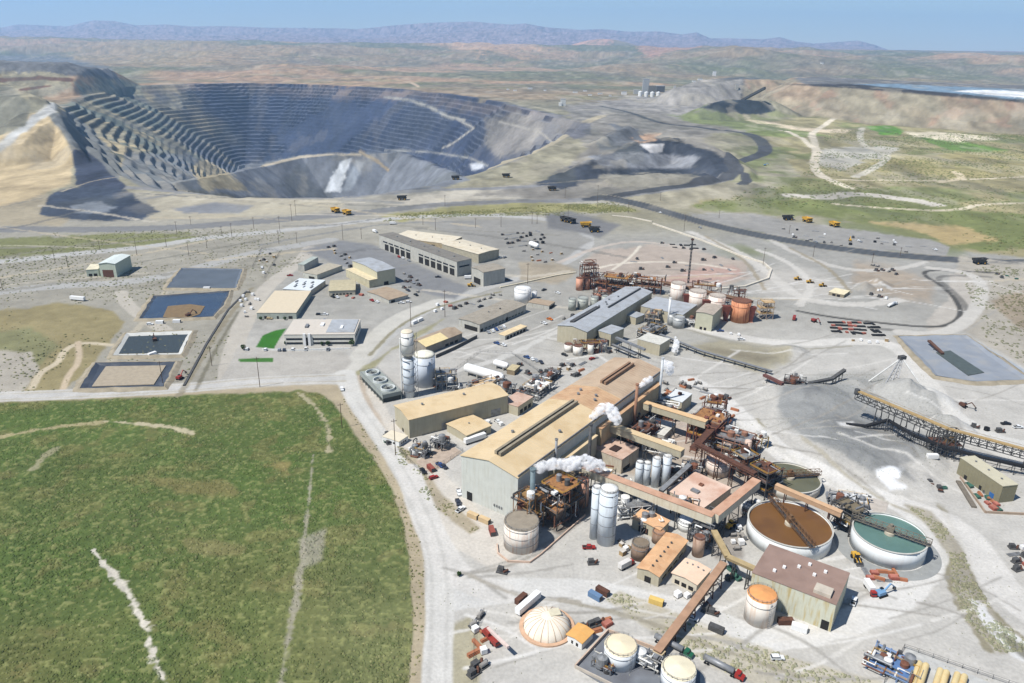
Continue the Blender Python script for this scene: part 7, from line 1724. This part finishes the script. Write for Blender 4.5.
# ---- scrub and rubble
def tufts(name, n, gen, s0, s1, cols, hk=.6, flat=False):
    X, Y, ok, k = gen(n)
    if name == 'roadside_scrub': ok &= cov(X, Y)[:, 0] < lin([176,0,0])[0]*KA
    if name in ('sagebrush', 'dry_grass_tufts'): ok &= cov(X, Y)[:, 0] < lin([158,0,0])[0]*KA
    X, Y = X[ok], Y[ok]; n = len(X)
    Z = height(X, Y); sz = rng.uniform(s0, s1, n)*k[ok] if k is not None else rng.uniform(s0, s1, n)
    ns = 6; a = rng.uniform(0, 6.28, (n, 1))+np.arange(ns)[None, :]*2*math.pi/ns; rr = sz[:, None]*rng.uniform(.6, 1.15, (n, ns))
    base = np.stack([X[:, None]+rr*np.cos(a), Y[:, None]+rr*np.sin(a), np.repeat(Z[:, None]-.05, ns, 1)], 2)
    mid = np.stack([X[:, None]+rr*.75*np.cos(a+.3), Y[:, None]+rr*.75*np.sin(a+.3), Z[:, None]+sz[:, None]*hk*rng.uniform(.5, 1, (n, ns))], 2)
    top = np.stack([X+rng.normal(0, .1, n), Y+rng.normal(0, .1, n), Z+sz*hk*1.25], 1)[:, None, :]
    V_ = np.concatenate([base, mid, top], 1).reshape(-1, 3); o = np.arange(n)[:, None]*(2*ns+1)
    i = np.arange(ns); j = (i+1) % ns
    q = np.stack([i, j, ns+j, ns+i], 1)[None]+o[:, :, None]; tr = np.stack([ns+i, ns+j, np.full(ns, 2*ns)], 1)[None]+o[:, :, None]
    loops = np.concatenate([q.reshape(-1), tr.reshape(-1)]); nq = n*ns
    ls = np.concatenate([np.arange(nq)*4, nq*4+np.arange(nq)*3]); lt = np.concatenate([np.full(nq, 4), np.full(nq, 3)])
    me = bpy.data.meshes.new(name); me.vertices.add(len(V_)); me.vertices.foreach_set('co', V_.astype(np.float32).ravel())
    me.loops.add(len(loops)); me.loops.foreach_set('vertex_index', loops.astype(np.int32)); me.polygons.add(2*nq)
    me.polygons.foreach_set('loop_start', ls.astype(np.int32)); me.polygons.foreach_set('loop_total', lt.astype(np.int32))
    C_ = np.array([alb(c) for c in cols]); cc = C_[rng.integers(0, len(C_), n)]*rng.uniform(.7, 1.25, (n, 1))
    if name in ('sagebrush', 'dry_grass_tufts'): cc = cc*.2+cov(X, Y)*.85*rng.uniform(.7, 1.2, (n, 1))
    if name not in ('sagebrush', 'dry_grass_tufts'): cc = cc*.55+cov(X, Y)*.35*np.array([.9, 1, .8])
    ca = me.color_attributes.new('cover', 'FLOAT_COLOR', 'POINT'); ca.data.foreach_set('color', np.c_[np.repeat(cc, 2*ns+1, 0), np.ones(len(V_))].astype(np.float32).ravel())
    me.materials.append(gm); me.update(); me.validate()
    ob = bpy.data.objects.new(name, me); S.collection.objects.link(ob); ob['kind'] = 'stuff'
def gen_px(poly_, dens, thr=-.5, sc=30, inside=True):
    A = np.array([P(*p)[:2] for p in poly_])
    def g(n):
        X = rng.uniform(A[:, 0].min(), A[:, 0].max(), n); Y = rng.uniform(A[:, 1].min(), A[:, 1].max(), n)
        d = sdpoly(X, Y, [tuple(a) for a in A]); f = fbm(X, Y, sc, 201, 3); ok = (d > .3) & (f+rng.normal(0, .08, n) > thr)
        return X, Y, ok, 1+f*.8
    return g
FP = [p for p in FIELD if p[1] < 900][:13]+[(408,760),(-160,760),(-160,410)]
FP = [(-160,412),(0,403),(90,400),(200,395),(300,391),(320,394),(334,404),(350,428),(372,455),(392,492),(404,525),(410,560),(413,610),(408,760),(-160,760)]
tufts('sagebrush', 70000, gen_px(FP, 1, -.12, 40), .25, .8, [(86,104,54),(98,112,62),(72,92,46),(112,120,74),(92,102,64)], .38)
tufts('dry_grass_tufts', 16000, gen_px(FP, 1, -.05, 25), .4, .9, [(160,150,108),(146,142,96),(170,160,122)], .4)
tufts('roadside_scrub', 5000, gen_px([(336,384),(346,386),(380,446),(406,490),(420,525),(425,560),(424,640),(424,683),(412,683),(412,600),(404,530),(375,460),(352,420)], 1, -.1, 12), .3, .8, [(120,118,80),(140,132,96),(98,104,66)], .5)
tufts('yard_scrub', 2600, gen_px([(392,440),(410,452),(440,492),(480,528),(470,534),(425,500),(398,462)], 1, -.05, 12), .3, .9, [(110,112,80),(130,124,90)], .5)
tufts('bank_scrub', 3500, gen_px([(620,592),(660,605),(720,632),(800,660),(880,683),(780,700),(700,660),(640,625),(605,600)], 1, .0, 12), .3, .9, [(144,140,112),(156,150,122),(164,160,142)], .5)
tufts('channel_scrub', 3500, gen_px([(905,505),(930,512),(962,545),(975,580),(1000,620),(1040,650),(1000,655),(965,620),(952,590),(948,555),(925,522)], 1, .0, 12), .3, .9, [(134,132,106),(150,144,118)], .5)
tufts('plain_scrub', 13000, gen_px([(-100,236),(250,228),(330,240),(300,262),(240,300),(225,378),(0,394),(-160,398)], 1, .02, 60), .4, 1.3, [(108,112,80),(122,118,88),(132,126,98)], .5)
tufts('upland_scrub', 26000, gen_px([(690,208),(800,180),(830,130),(1100,140),(1200,262),(1024,258),(940,248),(830,216),(740,206)], 1, -.02, 90), 1.0, 2.6, [(96,106,68),(104,108,70),(116,108,80)], .45)
tufts('roadbelt_scrub', 12000, gen_px([(380,222),(400,214),(612,203),(640,212),(560,216),(470,216)], 1, -.05, 30), .7, 1.8, [(100,104,66),(122,116,80)], .5)
tufts('east_scrub', 9000, gen_px([(960,270),(1024,262),(1200,270),(1200,380),(1040,372),(985,340),(975,310)], 1, -.02, 30), .5, 1.6, [(86,86,64),(108,104,78)], .5)
tufts('yard_rubble', 9000, gen_px([(430,600),(560,470),(560,300),(760,290),(900,330),(1060,470),(1060,700),(440,700)], 1, .03, 22), .1, .38, [(156,152,144),(136,130,120),(176,172,164)], .7)
tufts('ore_rubble', 2600, gen_px([(775,385),(830,372),(880,372),(935,400),(955,440),(930,480),(870,480),(815,450),(780,425)], 1, -.1, 22), .12, .4, [(146,146,142),(160,158,152),(126,126,124)], .7)
from collections import defaultdict
bpy.context.view_layer.update()
same = defaultdict(list)
for o in bpy.data.objects:
    if o.parent is None and 'label' in o.keys(): same[o['label']].append(o)
ORD = ['leftmost','second','third','fourth','fifth','sixth','seventh','eighth','ninth','tenth','eleventh','twelfth','thirteenth','fourteenth','fifteenth']
for lb, os_ in same.items():
    if len(os_) < 2 or len(os_) > 15: continue
    os_.sort(key=lambda o: float(proj(*o.location)[0]))
    for i, o in enumerate(os_):
        o['label'] = ('left one: ' if i == 0 else 'right one: ')+lb if len(os_) == 2 else ('rightmost: ' if i == len(os_)-1 else 'leftmost: ' if i == 0 else ORD[i]+' from left: ')+lb
        if len(o['label'].split()) > 16: o['label'] = ' '.join(lb.split()[:12])+(f', {ORD[i]} from left' if i else ', leftmost')
        if 'group' not in o.keys(): o['group'] = lb
for k, (o, used) in PROTO.items():
    assert used, k
for o in bpy.data.objects:
    if '_o' in o.keys(): del o['_o']
    if o.parent is None and o.type in ('MESH', 'EMPTY') and 'kind' not in o.keys() and 'label' not in o.keys(): o['kind'] = 'structure'
